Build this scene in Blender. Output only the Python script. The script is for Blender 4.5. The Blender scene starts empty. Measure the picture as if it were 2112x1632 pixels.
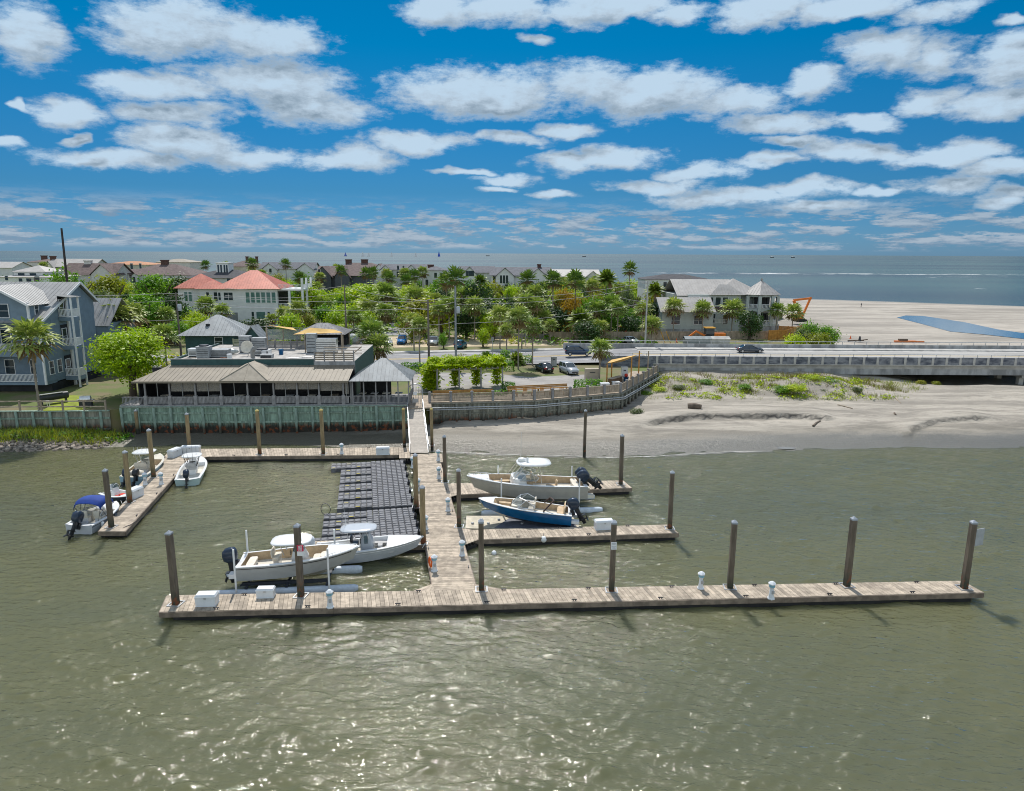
import bpy, math, random
import numpy as np
from mathutils import Vector, Matrix, noise
R = math.radians
random.seed(11)
SC = bpy.context.scene; COL = SC.collection
# ---------------------------------------------------------------- camera
W, H, F, CZ, ROLL = 2112., 1632., 1450., 22., .0055
PITCH = math.atan((816 - 522.5) / F)
fw = Vector((0, math.cos(PITCH), -math.sin(PITCH)))
r0 = Vector((1, 0, 0)); u0 = Vector((0, math.sin(PITCH), math.cos(PITCH)))
rt = math.cos(ROLL) * r0 + math.sin(ROLL) * u0
up = -math.sin(ROLL) * r0 + math.cos(ROLL) * u0
cam = bpy.data.cameras.new('camera'); co = bpy.data.objects.new('camera', cam); COL.objects.link(co)
co.matrix_world = Matrix(((rt.x, up.x, -fw.x, 0), (rt.y, up.y, -fw.y, 0), (rt.z, up.z, -fw.z, CZ), (0, 0, 0, 1)))
cam.sensor_width = 36; cam.lens = 36 * F / W; cam.clip_start = .5; cam.clip_end = 60000
SC.camera = co
def ray(px, py): return fw + rt * ((px - W / 2) / F) + up * ((H / 2 - py) / F)
def P(px, py, z=0.):
    d = ray(px, py); t = (z - CZ) / d.z
    return Vector((d.x * t, d.y * t, z))
def Y(px, py, y):
    d = ray(px, py); t = y / d.y
    return Vector((d.x * t, y, CZ + d.z * t))
# ---------------------------------------------------------------- sun and sky
SUN_AZ, SUN_EL = R(-11), R(54)
SUNV = Vector((math.sin(SUN_AZ) * math.cos(SUN_EL), math.cos(SUN_AZ) * math.cos(SUN_EL), math.sin(SUN_EL)))
sl = bpy.data.lights.new('sun', 'SUN'); sl.energy = 3.9; sl.angle = R(.53); sl.color = (1, .955, .89)
so = bpy.data.objects.new('sun', sl); COL.objects.link(so); so.rotation_euler = SUNV.to_track_quat('Z', 'Y').to_euler()
SC.view_settings.view_transform = 'Standard'; SC.view_settings.look = 'None'
SC.view_settings.exposure = 0.22; SC.view_settings.gamma = 1
SC.cycles.filter_width = 1.0; SC.cycles.max_bounces = 6; SC.cycles.transparent_max_bounces = 6; SC.cycles.sample_clamp_indirect = 4
wd = bpy.data.worlds.new('World'); SC.world = wd; wd.use_nodes = True
class NT:
    def __init__(s, t): s.t = t
    def n(s, typ, ins=(), **kw):
        nd = s.t.nodes.new(typ)
        for k, v in kw.items(): setattr(nd, k, v)
        for k, v in (ins.items() if isinstance(ins, dict) else enumerate(ins)):
            if v is None: continue
            if isinstance(v, bpy.types.NodeSocket): s.t.links.new(v, nd.inputs[k])
            else: nd.inputs[k].default_value = v
        return nd.outputs[0]
    def m(s, op, *a): return s.n('ShaderNodeMath', a, operation=op)
    def vm(s, op, *a): return s.n('ShaderNodeVectorMath', a, operation=op)
    def xyz(s, x, y, z): return s.n('ShaderNodeCombineXYZ', (x, y, z))
    def noise(s, v, sc, det=4, ro=.55, dist=0): return s.n('ShaderNodeTexNoise', {'Vector': v, 'Scale': sc, 'Detail': det, 'Roughness': ro, 'Distortion': dist})
    def mr(s, v, a, b, c=0., d=1., smooth=True): return s.n('ShaderNodeMapRange', {0: v, 1: a, 2: b, 3: c, 4: d}, interpolation_type='SMOOTHSTEP' if smooth else 'LINEAR')
    def mix(s, f, a, b, mode='MIX'):
        nd = s.t.nodes.new('ShaderNodeMix'); nd.data_type = 'RGBA'; nd.blend_type = mode
        for k, v in ((0, f), (6, a), (7, b)):
            if isinstance(v, bpy.types.NodeSocket): s.t.links.new(v, nd.inputs[k])
            else: nd.inputs[k].default_value = v if k == 0 else (tuple(v) + (1,) if len(v) == 3 else v)
        return nd.outputs[2]
CLOUDS = [(50, 62, 105, 62), (360, 55, 180, 55), (520, 75, 170, 48), (330, 175, 150, 34), (560, 170, 190, 52), (640, 215, 160, 40), (140, 225, 110, 30), (340, 230, 150, 26),
          (380, 290, 150, 42), (250, 328, 160, 26), (520, 322, 150, 30), (740, 325, 100, 34), (860, 290, 130, 26), (1050, 288, 80, 15), (900, 20, 90, 34), (1040, 18, 120, 34), (1240, 15, 170, 30),
          (1400, 22, 80, 26), (1600, 18, 130, 36), (1760, 12, 130, 28), (1930, 20, 110, 30), (2080, 50, 30, 14), (940, 185, 130, 50), (1040, 200, 120, 46), (1220, 175, 130, 50),
          (1350, 190, 150, 52), (1500, 205, 130, 40), (1170, 268, 80, 18), (1600, 262, 130, 30), (1760, 252, 90, 18), (1160, 330, 80, 26), (1270, 322, 105, 30), (1690, 172, 90, 28),
          (1830, 105, 100, 48), (1930, 120, 80, 44), (2070, 140, 100, 58), (1920, 215, 110, 28), (2060, 215, 110, 32), (1780, 310, 160, 24), (1960, 310, 150, 30), (2080, 345, 110, 28),
          (1640, 300, 90, 12), (1950, 380, 130, 26), (2090, 400, 70, 16), (1140, 402, 46, 12), (1040, 370, 80, 14), (1030, 390, 50, 8), (1650, 392, 110, 22), (1440, 355, 90, 22), (1350, 385, 130, 20),
          (1500, 410, 180, 22), (1790, 398, 60, 12), (1700, 430, 120, 14), (2080, 418, 60, 14), (960, 352, 80, 8), (30, 292, 45, 14), (148, 278, 26, 12), (20, 205, 22, 16), (1590, 335, 110, 14), (1100, 85, 40, 12)]
def build_world():
    g = bpy.data.node_groups.new('cloud_field', 'ShaderNodeTree')
    g.interface.new_socket('v', in_out='INPUT', socket_type='NodeSocketVector')
    g.interface.new_socket('d', in_out='OUTPUT', socket_type='NodeSocketFloat')
    N = NT(g); gi = g.nodes.new('NodeGroupInput'); go = g.nodes.new('NodeGroupOutput'); v = gi.outputs[0]
    w1 = g.nodes.new('ShaderNodeTexNoise'); w1.inputs['Scale'].default_value = 9; w1.inputs['Detail'].default_value = 3; w1.inputs['Roughness'].default_value = .6
    g.links.new(N.vm('MULTIPLY', v, (1, 1.8, 1)), w1.inputs['Vector'])
    off = N.vm('MULTIPLY', N.vm('SUBTRACT', w1.outputs['Color'], (.5, .5, .5)), (.12, .05, 0))
    vv = N.vm('MULTIPLY', N.vm('ADD', v, off), (1, 1, 0)); acc = None
    for (px, py, w, h) in CLOUDS:
        d = ray(px, py).normalized(); az = math.atan2(d.x, d.y); el = math.asin(d.z)
        k = 1 / (1 + ((px - 1056) / F) ** 2)
        s = (1 / (w / F * k * 1.03), 1 / (h / F * 1.0 * math.sqrt(k)), 0)
        q = N.vm('MULTIPLY_ADD', vv, s, (-az * s[0], -el * s[1], 0))
        ln = g.nodes.new('ShaderNodeVectorMath'); ln.operation = 'LENGTH'; g.links.new(q, ln.inputs[0]); ln = ln.outputs['Value']
        acc = ln if acc is None else N.m('MINIMUM', acc, ln)
    # the same broken cumulus layer goes on all round and overhead
    sx = g.nodes.new('ShaderNodeSeparateXYZ'); g.links.new(v, sx.inputs[0])
    inf = N.m('MULTIPLY', N.mr(N.m('ABSOLUTE', sx.outputs[0]), .74, .64), N.mr(sx.outputs[1], .42, .36))
    gen = N.m('ADD', N.m('SUBTRACT', 1.15, N.m('MULTIPLY', N.m('SUBTRACT', N.noise(N.vm('MULTIPLY', v, (1, 1.7, 1)), 3.6, 2), .47), 7.)), N.m('MULTIPLY', inf, 4.))
    acc = N.m('MINIMUM', acc, gen)
    f = N.noise(N.vm('MULTIPLY', v, (1, 2.2, 1)), 15, 8, .72)
    f2 = N.noise(N.vm('MULTIPLY', v, (1, 2.5, 1)), 60, 3, .65)
    d = N.m('SUBTRACT', 1.0, acc)
    d = N.m('ADD', d, N.m('MULTIPLY', N.m('SUBTRACT', f, .5), 1.35))
    d = N.m('ADD', d, N.m('MULTIPLY', N.m('SUBTRACT', f2, .5), .5))
    g.links.new(d, go.inputs[0])
    t = wd.node_tree; N = NT(t); bg = t.nodes['Background']
    tc = t.nodes.new('ShaderNodeTexCoord'); sp = t.nodes.new('ShaderNodeSeparateXYZ'); t.links.new(tc.outputs['Generated'], sp.inputs[0])
    az = N.m('ARCTAN2', sp.outputs[0], sp.outputs[1]); el = N.m('ARCSINE', sp.outputs[2])
    v = N.xyz(az, el, 0.)
    def fld(vec):
        nd = t.nodes.new('ShaderNodeGroup'); nd.node_tree = g; t.links.new(vec, nd.inputs[0]); return nd.outputs[0]
    d0 = fld(v); d2 = fld(N.vm('ADD', v, (-.012, .026, 0)))
    alpha = N.m('MULTIPLY', N.mr(d0, -.06, .52), .97)
    df = N.m('SUBTRACT', d2, d0)
    wd.cycles.sampling_method = 'MANUAL'; wd.cycles.sample_map_resolution = 256
    lc = N.vm('MULTIPLY', v, (1, 1.9, 1)); lp = N.m('SUBTRACT', N.noise(lc, 34, 4, .6), N.noise(N.vm('ADD', lc, (-.006, .014, 0)), 34, 4, .6)); df = N.m('SUBTRACT', df, N.m('MULTIPLY', lp, 1.0))
    dk = N.m('MULTIPLY', N.mr(df, -.36, .56), N.mr(d0, .1, .7))
    ccol = N.mix(N.mr(df, -.75, -.1), (9.07, 11.8, 14.4), (8.2, 10.2, 12.2))
    ccol = N.mix(dk, ccol, (3.7, 5.2, 6.7))
    # low bank of small clouds towards the horizon
    lv = N.xyz(N.m('MULTIPLY', az, 1.0), N.m('MULTIPLY', el, 5.0), 0.)
    ln = N.m('ADD', N.noise(lv, 17, 7, .66), N.m('MULTIPLY', N.m('SUBTRACT', N.noise(lv, 5, 2), .5), .35))
    lu = N.noise(N.vm('ADD', lv, (-.003, .03, 0)), 17, 7, .66)
    lm = N.m('MULTIPLY', N.mr(ln, .44, .56), N.m('MULTIPLY', N.mr(el, .003, .01), N.mr(el, .078, .04)))
    lcol = N.mix(N.mr(N.m('SUBTRACT', ln, lu), -.1, .16), (3.56, 5.35, 7.45), (6.97, 8.42, 10))
    sky = t.nodes.new('ShaderNodeTexSky'); sky.sky_type = 'NISHITA'; sky.sun_disc = False
    sky.sun_elevation = SUN_EL; sky.sun_rotation = SUN_AZ; sky.altitude = 20; sky.air_density = 1.0; sky.dust_density = .3; sky.ozone_density = 3
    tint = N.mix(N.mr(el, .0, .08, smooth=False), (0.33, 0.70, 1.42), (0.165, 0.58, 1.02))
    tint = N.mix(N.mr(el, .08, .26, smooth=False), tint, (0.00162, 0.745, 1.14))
    tint = N.mix(N.mr(el, .58, .95), tint, (7.2, 5.3, 3.7))  # overhead sky out of view is brightened as added fill
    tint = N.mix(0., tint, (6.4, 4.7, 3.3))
    tint = N.mix(N.m('MULTIPLY', N.mr(sp.outputs[1], .25, -.35), N.mr(el, -.02, .1)), tint, (8.2, 5.9, 4.0))  # unseen sky behind the camera brightened as added fill for camera-facing walls
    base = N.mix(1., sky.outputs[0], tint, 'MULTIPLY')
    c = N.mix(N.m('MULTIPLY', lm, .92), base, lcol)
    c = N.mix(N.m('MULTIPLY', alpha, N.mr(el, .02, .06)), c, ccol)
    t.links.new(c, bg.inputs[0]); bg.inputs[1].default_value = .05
build_world()
# ---------------------------------------------------------------- helpers
class MB:
    def __init__(s): s.v = []; s.f = []; s.m = []; s.s = []
    def add(s, vs, fs, m=0, sm=False):
        b = len(s.v); s.v += [tuple(v) for v in vs]
        for f in fs: s.f.append([b + i for i in f]); s.m.append(m); s.s.append(sm)
        return s
    def quad(s, a, b, c, d, m=0): return s.add((a, b, c, d), ((0, 1, 2, 3),), m)
    def box(s, c, sz, rz=0, m=0, tp=1., ty=None, rx=0):
        x, y, z = (k / 2 for k in sz); ty = tp if ty is None else ty; M = Matrix.Rotation(rz, 3, 'Z') @ Matrix.Rotation(rx, 3, 'X'); C = Vector(c)
        vs = [M @ Vector((sx * x * (tp if k else 1), sy * y * (ty if k else 1), z if k else -z)) + C for k in (0, 1) for sx, sy in ((-1, -1), (1, -1), (1, 1), (-1, 1))]
        return s.add(vs, ((3, 2, 1, 0), (4, 5, 6, 7), (0, 1, 5, 4), (1, 2, 6, 5), (2, 3, 7, 6), (3, 0, 4, 7)), m)
    def bx(s, x0, x1, y0, y1, z0, z1, m=0): return s.box(((x0 + x1) / 2, (y0 + y1) / 2, (z0 + z1) / 2), (x1 - x0, y1 - y0, z1 - z0), 0, m)
    def beam(s, a, b, w, h=None, m=0):
        a = Vector(a); b = Vector(b); h = h or w; d = (b - a).normalized()
        side = d.cross(Vector((0, 0, 1)));
        if side.length < 1e-3: side = Vector((1, 0, 0))
        side.normalize(); u = side.cross(d).normalized()
        vs = [p + side * (i * w / 2) + u * (j * h / 2) for p in (a, b) for i, j in ((-1, -1), (1, -1), (1, 1), (-1, 1))]
        return s.add(vs, ((0, 1, 2, 3), (7, 6, 5, 4), (0, 4, 5, 1), (1, 5, 6, 2), (2, 6, 7, 3), (3, 7, 4, 0)), m)
    def tube(s, pts, r, n=6, m=0, sm=True):
        pts = [Vector(p) for p in pts]; rs = r if isinstance(r, (list, tuple)) else [r] * len(pts); rings = []
        u = None
        for i, p in enumerate(pts):
            d = (pts[min(i + 1, len(pts) - 1)] - pts[max(i - 1, 0)]).normalized()
            if u is None: u = d.cross(Vector((0, 1, 0) if abs(d.y) < .9 else (1, 0, 0)))
            u = (u - d * u.dot(d)).normalized(); w = d.cross(u)
            rings.append([p + (u * math.cos(6.2832 * k / n) + w * math.sin(6.2832 * k / n)) * rs[i] for k in range(n)])
        return s.loft(rings, m, sm)
    def loft(s, rings, m=0, sm=True, closed=True, caps=True):
        n = len(rings[0]); vs = [v for r in rings for v in r]; fs = []
        for i in range(len(rings) - 1):
            for k in range(n if closed else n - 1):
                a, b = i * n + k, i * n + (k + 1) % n
                fs.append((a, b, b + n, a + n))
        s.add(vs, fs, m, sm)
        if caps and closed: s.add(rings[0], (tuple(reversed(range(n))),), m); s.add(rings[-1], (tuple(range(n)),), m)
        return s
    def lathe(s, prof, c=(0, 0, 0), n=12, m=0, sm=True):
        return s.loft([[(c[0] + r * math.cos(6.2832 * k / n), c[1] + r * math.sin(6.2832 * k / n), c[2] + z) for k in range(n)] for r, z in prof], m, sm)
    def prism(s, poly, z0, z1, m=0):
        n = len(poly); vs = [(p[0], p[1], z0) for p in poly] + [(p[0], p[1], z1) for p in poly]
        return s.add(vs, [tuple(range(n, 2 * n)), tuple(reversed(range(n)))] + [(i, (i + 1) % n, n + (i + 1) % n, n + i) for i in range(n)], m)
    def blob(s, c, r, m=0, n=8, k=5, sq=1.):
        return s.lathe([(r * max(.05, math.sin(math.pi * i / k)), -r * sq * math.cos(math.pi * i / k)) for i in range(k + 1)], c, n, m)
    def xf(s, M, i0=0):
        s.v[i0:] = [tuple(M @ Vector(v)) for v in s.v[i0:]]; return s
    def mesh(s, name, mats):
        me = bpy.data.meshes.new(name); me.from_pydata(s.v, [], s.f)
        for m in (mats if isinstance(mats, (list, tuple)) else [mats]): me.materials.append(m)
        me.polygons.foreach_set('material_index', s.m); me.polygons.foreach_set('use_smooth', s.s); me.update()
        return me
    def build(s, name, mats, parent=None, loc=None, rz=0., center=False):
        if center and s.v:
            xs, ys, zs = zip(*s.v); loc = Vector(((min(xs) + max(xs)) / 2, (min(ys) + max(ys)) / 2, min(zs)))
            s.v = [(a - loc.x, b - loc.y, c - loc.z) for a, b, c in s.v]
        o = bpy.data.objects.new(name, s.mesh(name, mats)); COL.objects.link(o)
        if parent: o.parent = parent
        if loc is not None: o.location = loc
        o.rotation_euler.z = rz
        return o
def tag(o, label=None, cat=None, group=None, kind=None):
    for k, v in (('label', label), ('category', cat), ('group', group), ('kind', kind)):
        if v: o[k] = v
    return o
def thing(name, label, cat, loc=(0, 0, 0), rz=0., group=None, sc=1.):
    o = bpy.data.objects.new(name, None); COL.objects.link(o); o.location = loc; o.rotation_euler.z = rz; o.empty_display_size = .3
    o.scale = (sc,) * 3
    return tag(o, label, cat, group)
def dup(o, loc=None, rz=None, label=None, group=None, sc=None):
    def cp(a, par):
        c = a.copy(); COL.objects.link(c)
        if par: c.parent = par
        for ch in a.children: cp(ch, c)
        return c
    c = cp(o, None)
    if loc is not None: c.location = loc
    if rz is not None: c.rotation_euler.z = rz
    if sc is not None: c.scale = sc if isinstance(sc, (tuple, list)) else (sc,) * 3
    if label: c['label'] = label
    if group: c['group'] = group
    return c
# ---------------------------------------------------------------- materials
MATS = {}
def mat(name, col, rough=.6, var=.18, sc=2.5, bump=0., metal=0., isl=0., spec=.4, det=4, stretch=None, bsc=None, col2=None, pos=False):
    if name in MATS: return MATS[name]
    m = bpy.data.materials.new(name); m.use_nodes = True; t = m.node_tree; N = NT(t); b = t.nodes['Principled BSDF']
    b.inputs['Roughness'].default_value = rough; b.inputs['Metallic'].default_value = metal; b.inputs['Specular IOR Level'].default_value = spec
    tc = t.nodes.new('ShaderNodeTexCoord'); vec = tc.outputs['Object']
    if pos: vec = t.nodes.new('ShaderNodeNewGeometry').outputs['Position']
    if stretch: vec = N.vm('MULTIPLY', vec, stretch)
    c = tuple(col); c2 = tuple(col2) if col2 else tuple(max(0, x * (1 - var)) for x in c)
    f = N.mr(N.noise(vec, sc, det, .6), .36, .64)
    colr = N.mix(f, c2, tuple(min(1, x * (1 + var * .6)) for x in c) if not col2 else c)
    if isl:
        gi = t.nodes.new('ShaderNodeNewGeometry').outputs['Random Per Island']
        colr = N.mix(1., colr, N.mix(gi, (1 - isl,) * 3, (1 + isl * .8,) * 3), 'MULTIPLY')
    t.links.new(colr, b.inputs['Base Color'])
    if bump:
        h = N.noise(vec, bsc or sc * 4, 5, .6)
        bn = t.nodes.new('ShaderNodeBump'); bn.inputs['Strength'].default_value = min(1, bump); bn.inputs['Distance'].default_value = .05; t.links.new(h, bn.inputs['Height']); t.links.new(bn.outputs[0], b.inputs['Normal'])
    MATS[name] = m
    return m
def leafmat(name, c1, c2, trans=.42):
    if name in MATS: return MATS[name]
    m = bpy.data.materials.new(name); m.use_nodes = True; t = m.node_tree; N = NT(t); b = t.nodes['Principled BSDF']
    gi = t.nodes.new('ShaderNodeNewGeometry').outputs['Random Per Island']; oi = t.nodes.new('ShaderNodeObjectInfo').outputs['Random']
    tc = t.nodes.new('ShaderNodeTexCoord').outputs['Object']
    f = N.m('ADD', N.m('MULTIPLY', gi, .55), N.m('MULTIPLY', N.mr(N.noise(tc, 1.1, 2), .35, .65), .45))
    c = N.mix(f, c1, c2); c = N.mix(1., c, N.mix(oi, (.8, .88, .75), (1.22, 1.1, 1.1)), 'MULTIPLY')
    t.links.new(c, b.inputs['Base Color']); b.inputs['Roughness'].default_value = .5; b.inputs['Specular IOR Level'].default_value = .3
    tr = t.nodes.new('ShaderNodeBsdfTranslucent'); t.links.new(N.mix(1., c, (1.25, 1.35, .6), 'MULTIPLY'), tr.inputs[0])
    ms = t.nodes.new('ShaderNodeMixShader'); ms.inputs[0].default_value = trans
    t.links.new(b.outputs[0], ms.inputs[1]); t.links.new(tr.outputs[0], ms.inputs[2]); t.links.new(ms.outputs[0], t.nodes['Material Output'].inputs[0])
    MATS[name] = m
    return m
def watermat(name, deep, sc, strength, dist, stretch, rough=.06, foam=False, col2=None, csc=.03, fmax=1., sss=0.):
    """murky water: an even volume colour under a rippled reflecting surface (Fresnel)"""
    m = bpy.data.materials.new(name); m.use_nodes = True; t = m.node_tree; N = NT(t); t.nodes.remove(t.nodes['Principled BSDF'])
    pos = t.nodes.new('ShaderNodeNewGeometry').outputs['Position']
    c = N.mix(N.mr(N.noise(N.vm('MULTIPLY', pos, (.5, 1.6, 1)), csc, 3), .38, .62), deep, col2 or tuple(x * 1.25 for x in deep))
    v = N.vm('MULTIPLY', N.n('ShaderNodeVectorRotate', {'Vector': pos, 'Angle': .16}, rotation_type='Z_AXIS'), stretch)
    v = N.vm('ADD', v, N.vm('MULTIPLY', N.n('ShaderNodeTexNoise', {'Vector': pos, 'Scale': .09, 'Detail': 2}), (1.6, 1.2, 0)))
    n1 = N.noise(v, sc, 1.8, .5, .5); n2 = N.noise(N.vm('MULTIPLY', v, (1.5, 1.1, 1)), sc * 1.7, 2, .5, .4); n3 = N.noise(N.vm('MULTIPLY', v, (1.6, 1, 1)), sc * 4.2, 2, .5)
    rg = N.m('SUBTRACT', 1.0, N.m('ABSOLUTE', N.m('SUBTRACT', N.m('MULTIPLY', n2, 2.), 1.)))
    h = N.m('ADD', N.m('ADD', n1, N.m('MULTIPLY', rg, .22)), N.m('MULTIPLY', n3, .09))
    amp = N.mr(N.noise(N.vm('MULTIPLY', pos, (.7, 1, 1)), .04, 3), .33, .66, .62, 1.05)
    bn = t.nodes.new('ShaderNodeBump'); bn.inputs['Distance'].default_value = dist; t.links.new(N.m('MULTIPLY', amp, strength), bn.inputs['Strength'])
    t.links.new(h, bn.inputs['Height']); ro = rough
    if foam:
        sp = t.nodes.new('ShaderNodeSeparateXYZ'); t.links.new(pos, sp.inputs[0])
        x, y = sp.outputs[0], sp.outputs[1]
        yy = N.m('ADD', y, N.m('MULTIPLY', N.m('SUBTRACT', N.noise(N.vm('MULTIPLY', pos, (1, .2, 1)), .012, 3), .5), 170.))
        fn = N.noise(N.vm('MULTIPLY', pos, (.35, .9, 1)), .06, 6, .7)
        k = None
        for (yc, wd_, x0, th, thk) in ((850, 34, 160, .50, .1), (760, 18, 330, .55, .1), (470, 9, 150, .57, .1), (690, 7, 260, .6, .1)):
            band = N.mr(N.m('ABSOLUTE', N.m('SUBTRACT', yy, float(yc))), float(wd_), wd_ * .35)
            q = N.m('MULTIPLY', N.m('MULTIPLY', band, N.mr(fn, th, th + thk)), N.mr(x, x0 - 20., x0 + 60.))
            k = q if k is None else N.m('MAXIMUM', k, q)
        c = N.mix(k, c, (.6, .63, .64)); ro = N.mr(k, 0., 1., rough, .8)
    df = t.nodes.new('ShaderNodeSubsurfaceScattering' if sss else 'ShaderNodeBsdfDiffuse'); t.links.new(c, df.inputs[0])
    if sss: df.falloff = 'BURLEY'; df.inputs['Scale'].default_value = sss; df.inputs['Radius'].default_value = (1, 1, .7)
    gl = t.nodes.new('ShaderNodeBsdfGlossy'); t.links.new(bn.outputs[0], gl.inputs['Normal'])
    if isinstance(ro, float): gl.inputs['Roughness'].default_value = ro
    else: t.links.new(ro, gl.inputs['Roughness'])
    fr = t.nodes.new('ShaderNodeFresnel'); fr.inputs['IOR'].default_value = 1.4; t.links.new(bn.outputs[0], fr.inputs['Normal'])
    ms = t.nodes.new('ShaderNodeMixShader'); t.links.new(N.m('MINIMUM', fr.outputs[0], fmax), ms.inputs[0]); t.links.new(df.outputs[0], ms.inputs[1]); t.links.new(gl.outputs[0], ms.inputs[2])
    t.links.new(ms.outputs[0], t.nodes['Material Output'].inputs[0])
    return m
# ---------------------------------------------------------------- water and land
def sheet(name, poly, z, m, kind='structure', th=0.):
    b = MB()
    if th: b.prism(poly, z - th, z)
    else: b.add([(p[0], p[1], z) for p in poly], (tuple(range(len(poly))),))
    return tag(b.build(name, m), kind=kind)
harbor = watermat('harbor_water', (.112, .113, .058), 1.7, .95, .22, (.65, 1.6, 1), .07, col2=(.092, .098, .058), sss=1.2)
sheet('water', [(-260, -30), (260, -30), (260, 135), (-260, 135)], -.14, harbor)
def waves():
    """the harbour surface as real wind ripples: a sum of short wave trains over a mesh that gets coarser with distance"""
    rg = np.random.default_rng(5); yv = 21.5 * np.exp(np.arange(0, 455) * .003); uv = np.arange(-.86, .8601, .0023); Yg, U = np.meshgrid(yv, uv, indexing='ij'); Xg = U * Yg
    h = np.zeros_like(Xg); n = 44; lim = Yg * .0085
    for i in range(n):
        lam = .45 * (3.0 ** rg.random() ) if i % 6 else 1.6 + 2.2 * rg.random(); th = rg.normal(R(98), R(34)); k = 6.2832 / lam; ph = rg.random() * 6.2832
        warp = .5 * np.sin(Xg * .21 + ph) + .4 * np.sin(Yg * .17 + 2 * ph)
        amp = .2 * (2 / n) ** .5 * lam / 6.2832 * np.clip((lam - lim) / lim, 0, 1)
        h += amp * np.sin(k * (Xg * math.cos(th) + Yg * math.sin(th)) + ph + warp * 1.4) * (.75 + .45 * np.sin(Xg * .11 * (1 + i % 3) + ph) * np.sin(Yg * .13 + 3 * ph))
    h = h + 5.5 * h * h - .006
    h *= np.clip((80 - Yg) / 9, .12, 1) * np.where((Yg > 43) & (Yg < 74) & (Xg > -31) & (Xg < -6), .75, 1.0)
    ny, nx = Xg.shape; co_ = np.stack([Xg, Yg, h], -1).reshape(-1, 3); i = np.arange(ny * nx).reshape(ny, nx); q = np.stack([i[:-1, :-1], i[:-1, 1:], i[1:, 1:], i[1:, :-1]], -1).reshape(-1)
    me = bpy.data.meshes.new('water'); me.vertices.add(len(co_)); me.vertices.foreach_set('co', co_.astype(np.float32).ravel()); nq = len(q) // 4
    me.loops.add(len(q)); me.loops.foreach_set('vertex_index', q.astype(np.int32)); me.polygons.add(nq); me.polygons.foreach_set('loop_start', np.arange(0, len(q), 4, dtype=np.int32)); me.polygons.foreach_set('use_smooth', np.ones(nq, bool))
    me.update(); me.validate(); me.materials.append(harbor); o = bpy.data.objects.new('water', me); COL.objects.link(o); tag(o, kind='structure')
waves()
sheet('sea', [(-30000, 330), (-30000, 45000), (30000, 45000), (30000, 135), (300, 135), (300, 220), (60, 220), (60, 330)], -.02,
      watermat('sea_water', (.055, .105, .105), .16, .5, .9, (.5, 1.3, 1), .22, True, col2=(.035, .062, .075), fmax=.33, csc=.0022))
def pw(pts, x):
    if x <= pts[0][0]: return pts[0][1]
    for (a, b), (c, d) in zip(pts, pts[1:]):
        if x <= c: return b + (d - b) * (x - a) / (c - a)
    return pts[-1][1]
def ss(a, b, x):
    t = max(0., min(1., (x - a) / (b - a))); return t * t * (3 - 2 * t)
WL = [(-70, 75.5), (-57, 76), (-45, 78), (-26, 79), (-8.4, 76.2), (-3, 75.4), (7.7, 74.3), (12, 74.2), (24, 76.5), (42, 78.9), (60, 79.3), (90, 80), (160, 82)]
SEA = [(-400, 420), (60, 395), (128, 372), (160, 356), (230, 316), (400, 215)]
SC1 = [tuple(P(x, y, 1.2)[:2]) for x, y in ((1290, 878), (1370, 866), (1430, 858), (1560, 858), (1640, 856), (1700, 860), (1730, 858))]
SC2 = [tuple(P(x, y, 1.2)[:2]) for x, y in ((1862, 888), (1885, 874), (1930, 864), (2030, 859), (2080, 858))]
def hz(x, y):
    if y < 134:
        t = y - pw(WL, x); n = noise.noise((x * .16, y * .22, 1.)) * .22 + noise.noise((x * .6, y * .9, 4.)) * .07 + noise.noise((x * 1.7, y * 2.2, 7.)) * .03
        h = .16 * t if t < 0 else .95 * ss(0, 15, t) + .018 * max(0, t - 9)
        h += n * ss(1, 10, t) * .75
        if SC1[0][0] < x < SC1[-1][0]:
            w = ss(SC1[0][0], SC1[0][0] + 5, x) * ss(SC1[-1][0], SC1[-1][0] - 1.5, x); yy = pw(SC1, x) + noise.noise((x * .9, 2, 3)) * .5
            d = y - yy; h += .5 * w * (ss(-.25, .25, d) * (1 - ss(1, 9, d)) - .3 * ss(-2.4, -.3, d) * (1 - ss(-.25, .1, d)))
        if SC2[0][0] < x < SC2[-1][0]:
            w = ss(SC2[0][0], SC2[0][0] + 3, x) * ss(SC2[-1][0], SC2[-1][0] - 4, x); yy = pw(SC2, x) + noise.noise((x * .8, 5, 3)) * .35
            d = y - yy; h += .42 * w * (ss(-.25, .25, d) * (1 - ss(1, 7, d)) - .35 * ss(-2.4, -.3, d) * (1 - ss(-.25, .1, d)))
        # dune along the bridge
        du = ss(97, 110, y) * ss(14, 24, x) * (1 - ss(48, 66, x)) * 1.0 + .9 * math.exp(-((x - 47) / 7) ** 2 - ((y - 107) / 4) ** 2)
        h += du * (1 + .35 * noise.noise((x * .35, y * .35, 9)))
        h -= 1.3 * ss(62, 74, x) * ss(112, 117.5, y)
        if x < -40: h += .7 * math.exp(-((x + 56) / 9) ** 2 - ((y - 80.2) / 1.8) ** 2)
        if x < -9 and y > 82: h = min(h, .55)
        return h
    ds = pw(SEA, x) - y
    h = min(1.0, .028 * ds)
    return h + .05 * noise.noise((x * .03, y * .05, 2)) + 1.6 * ss(92, 70, x) * ss(215, 160, y) * (.8 + .4 * noise.noise((x * .15, y * .15, 3)))
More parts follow.
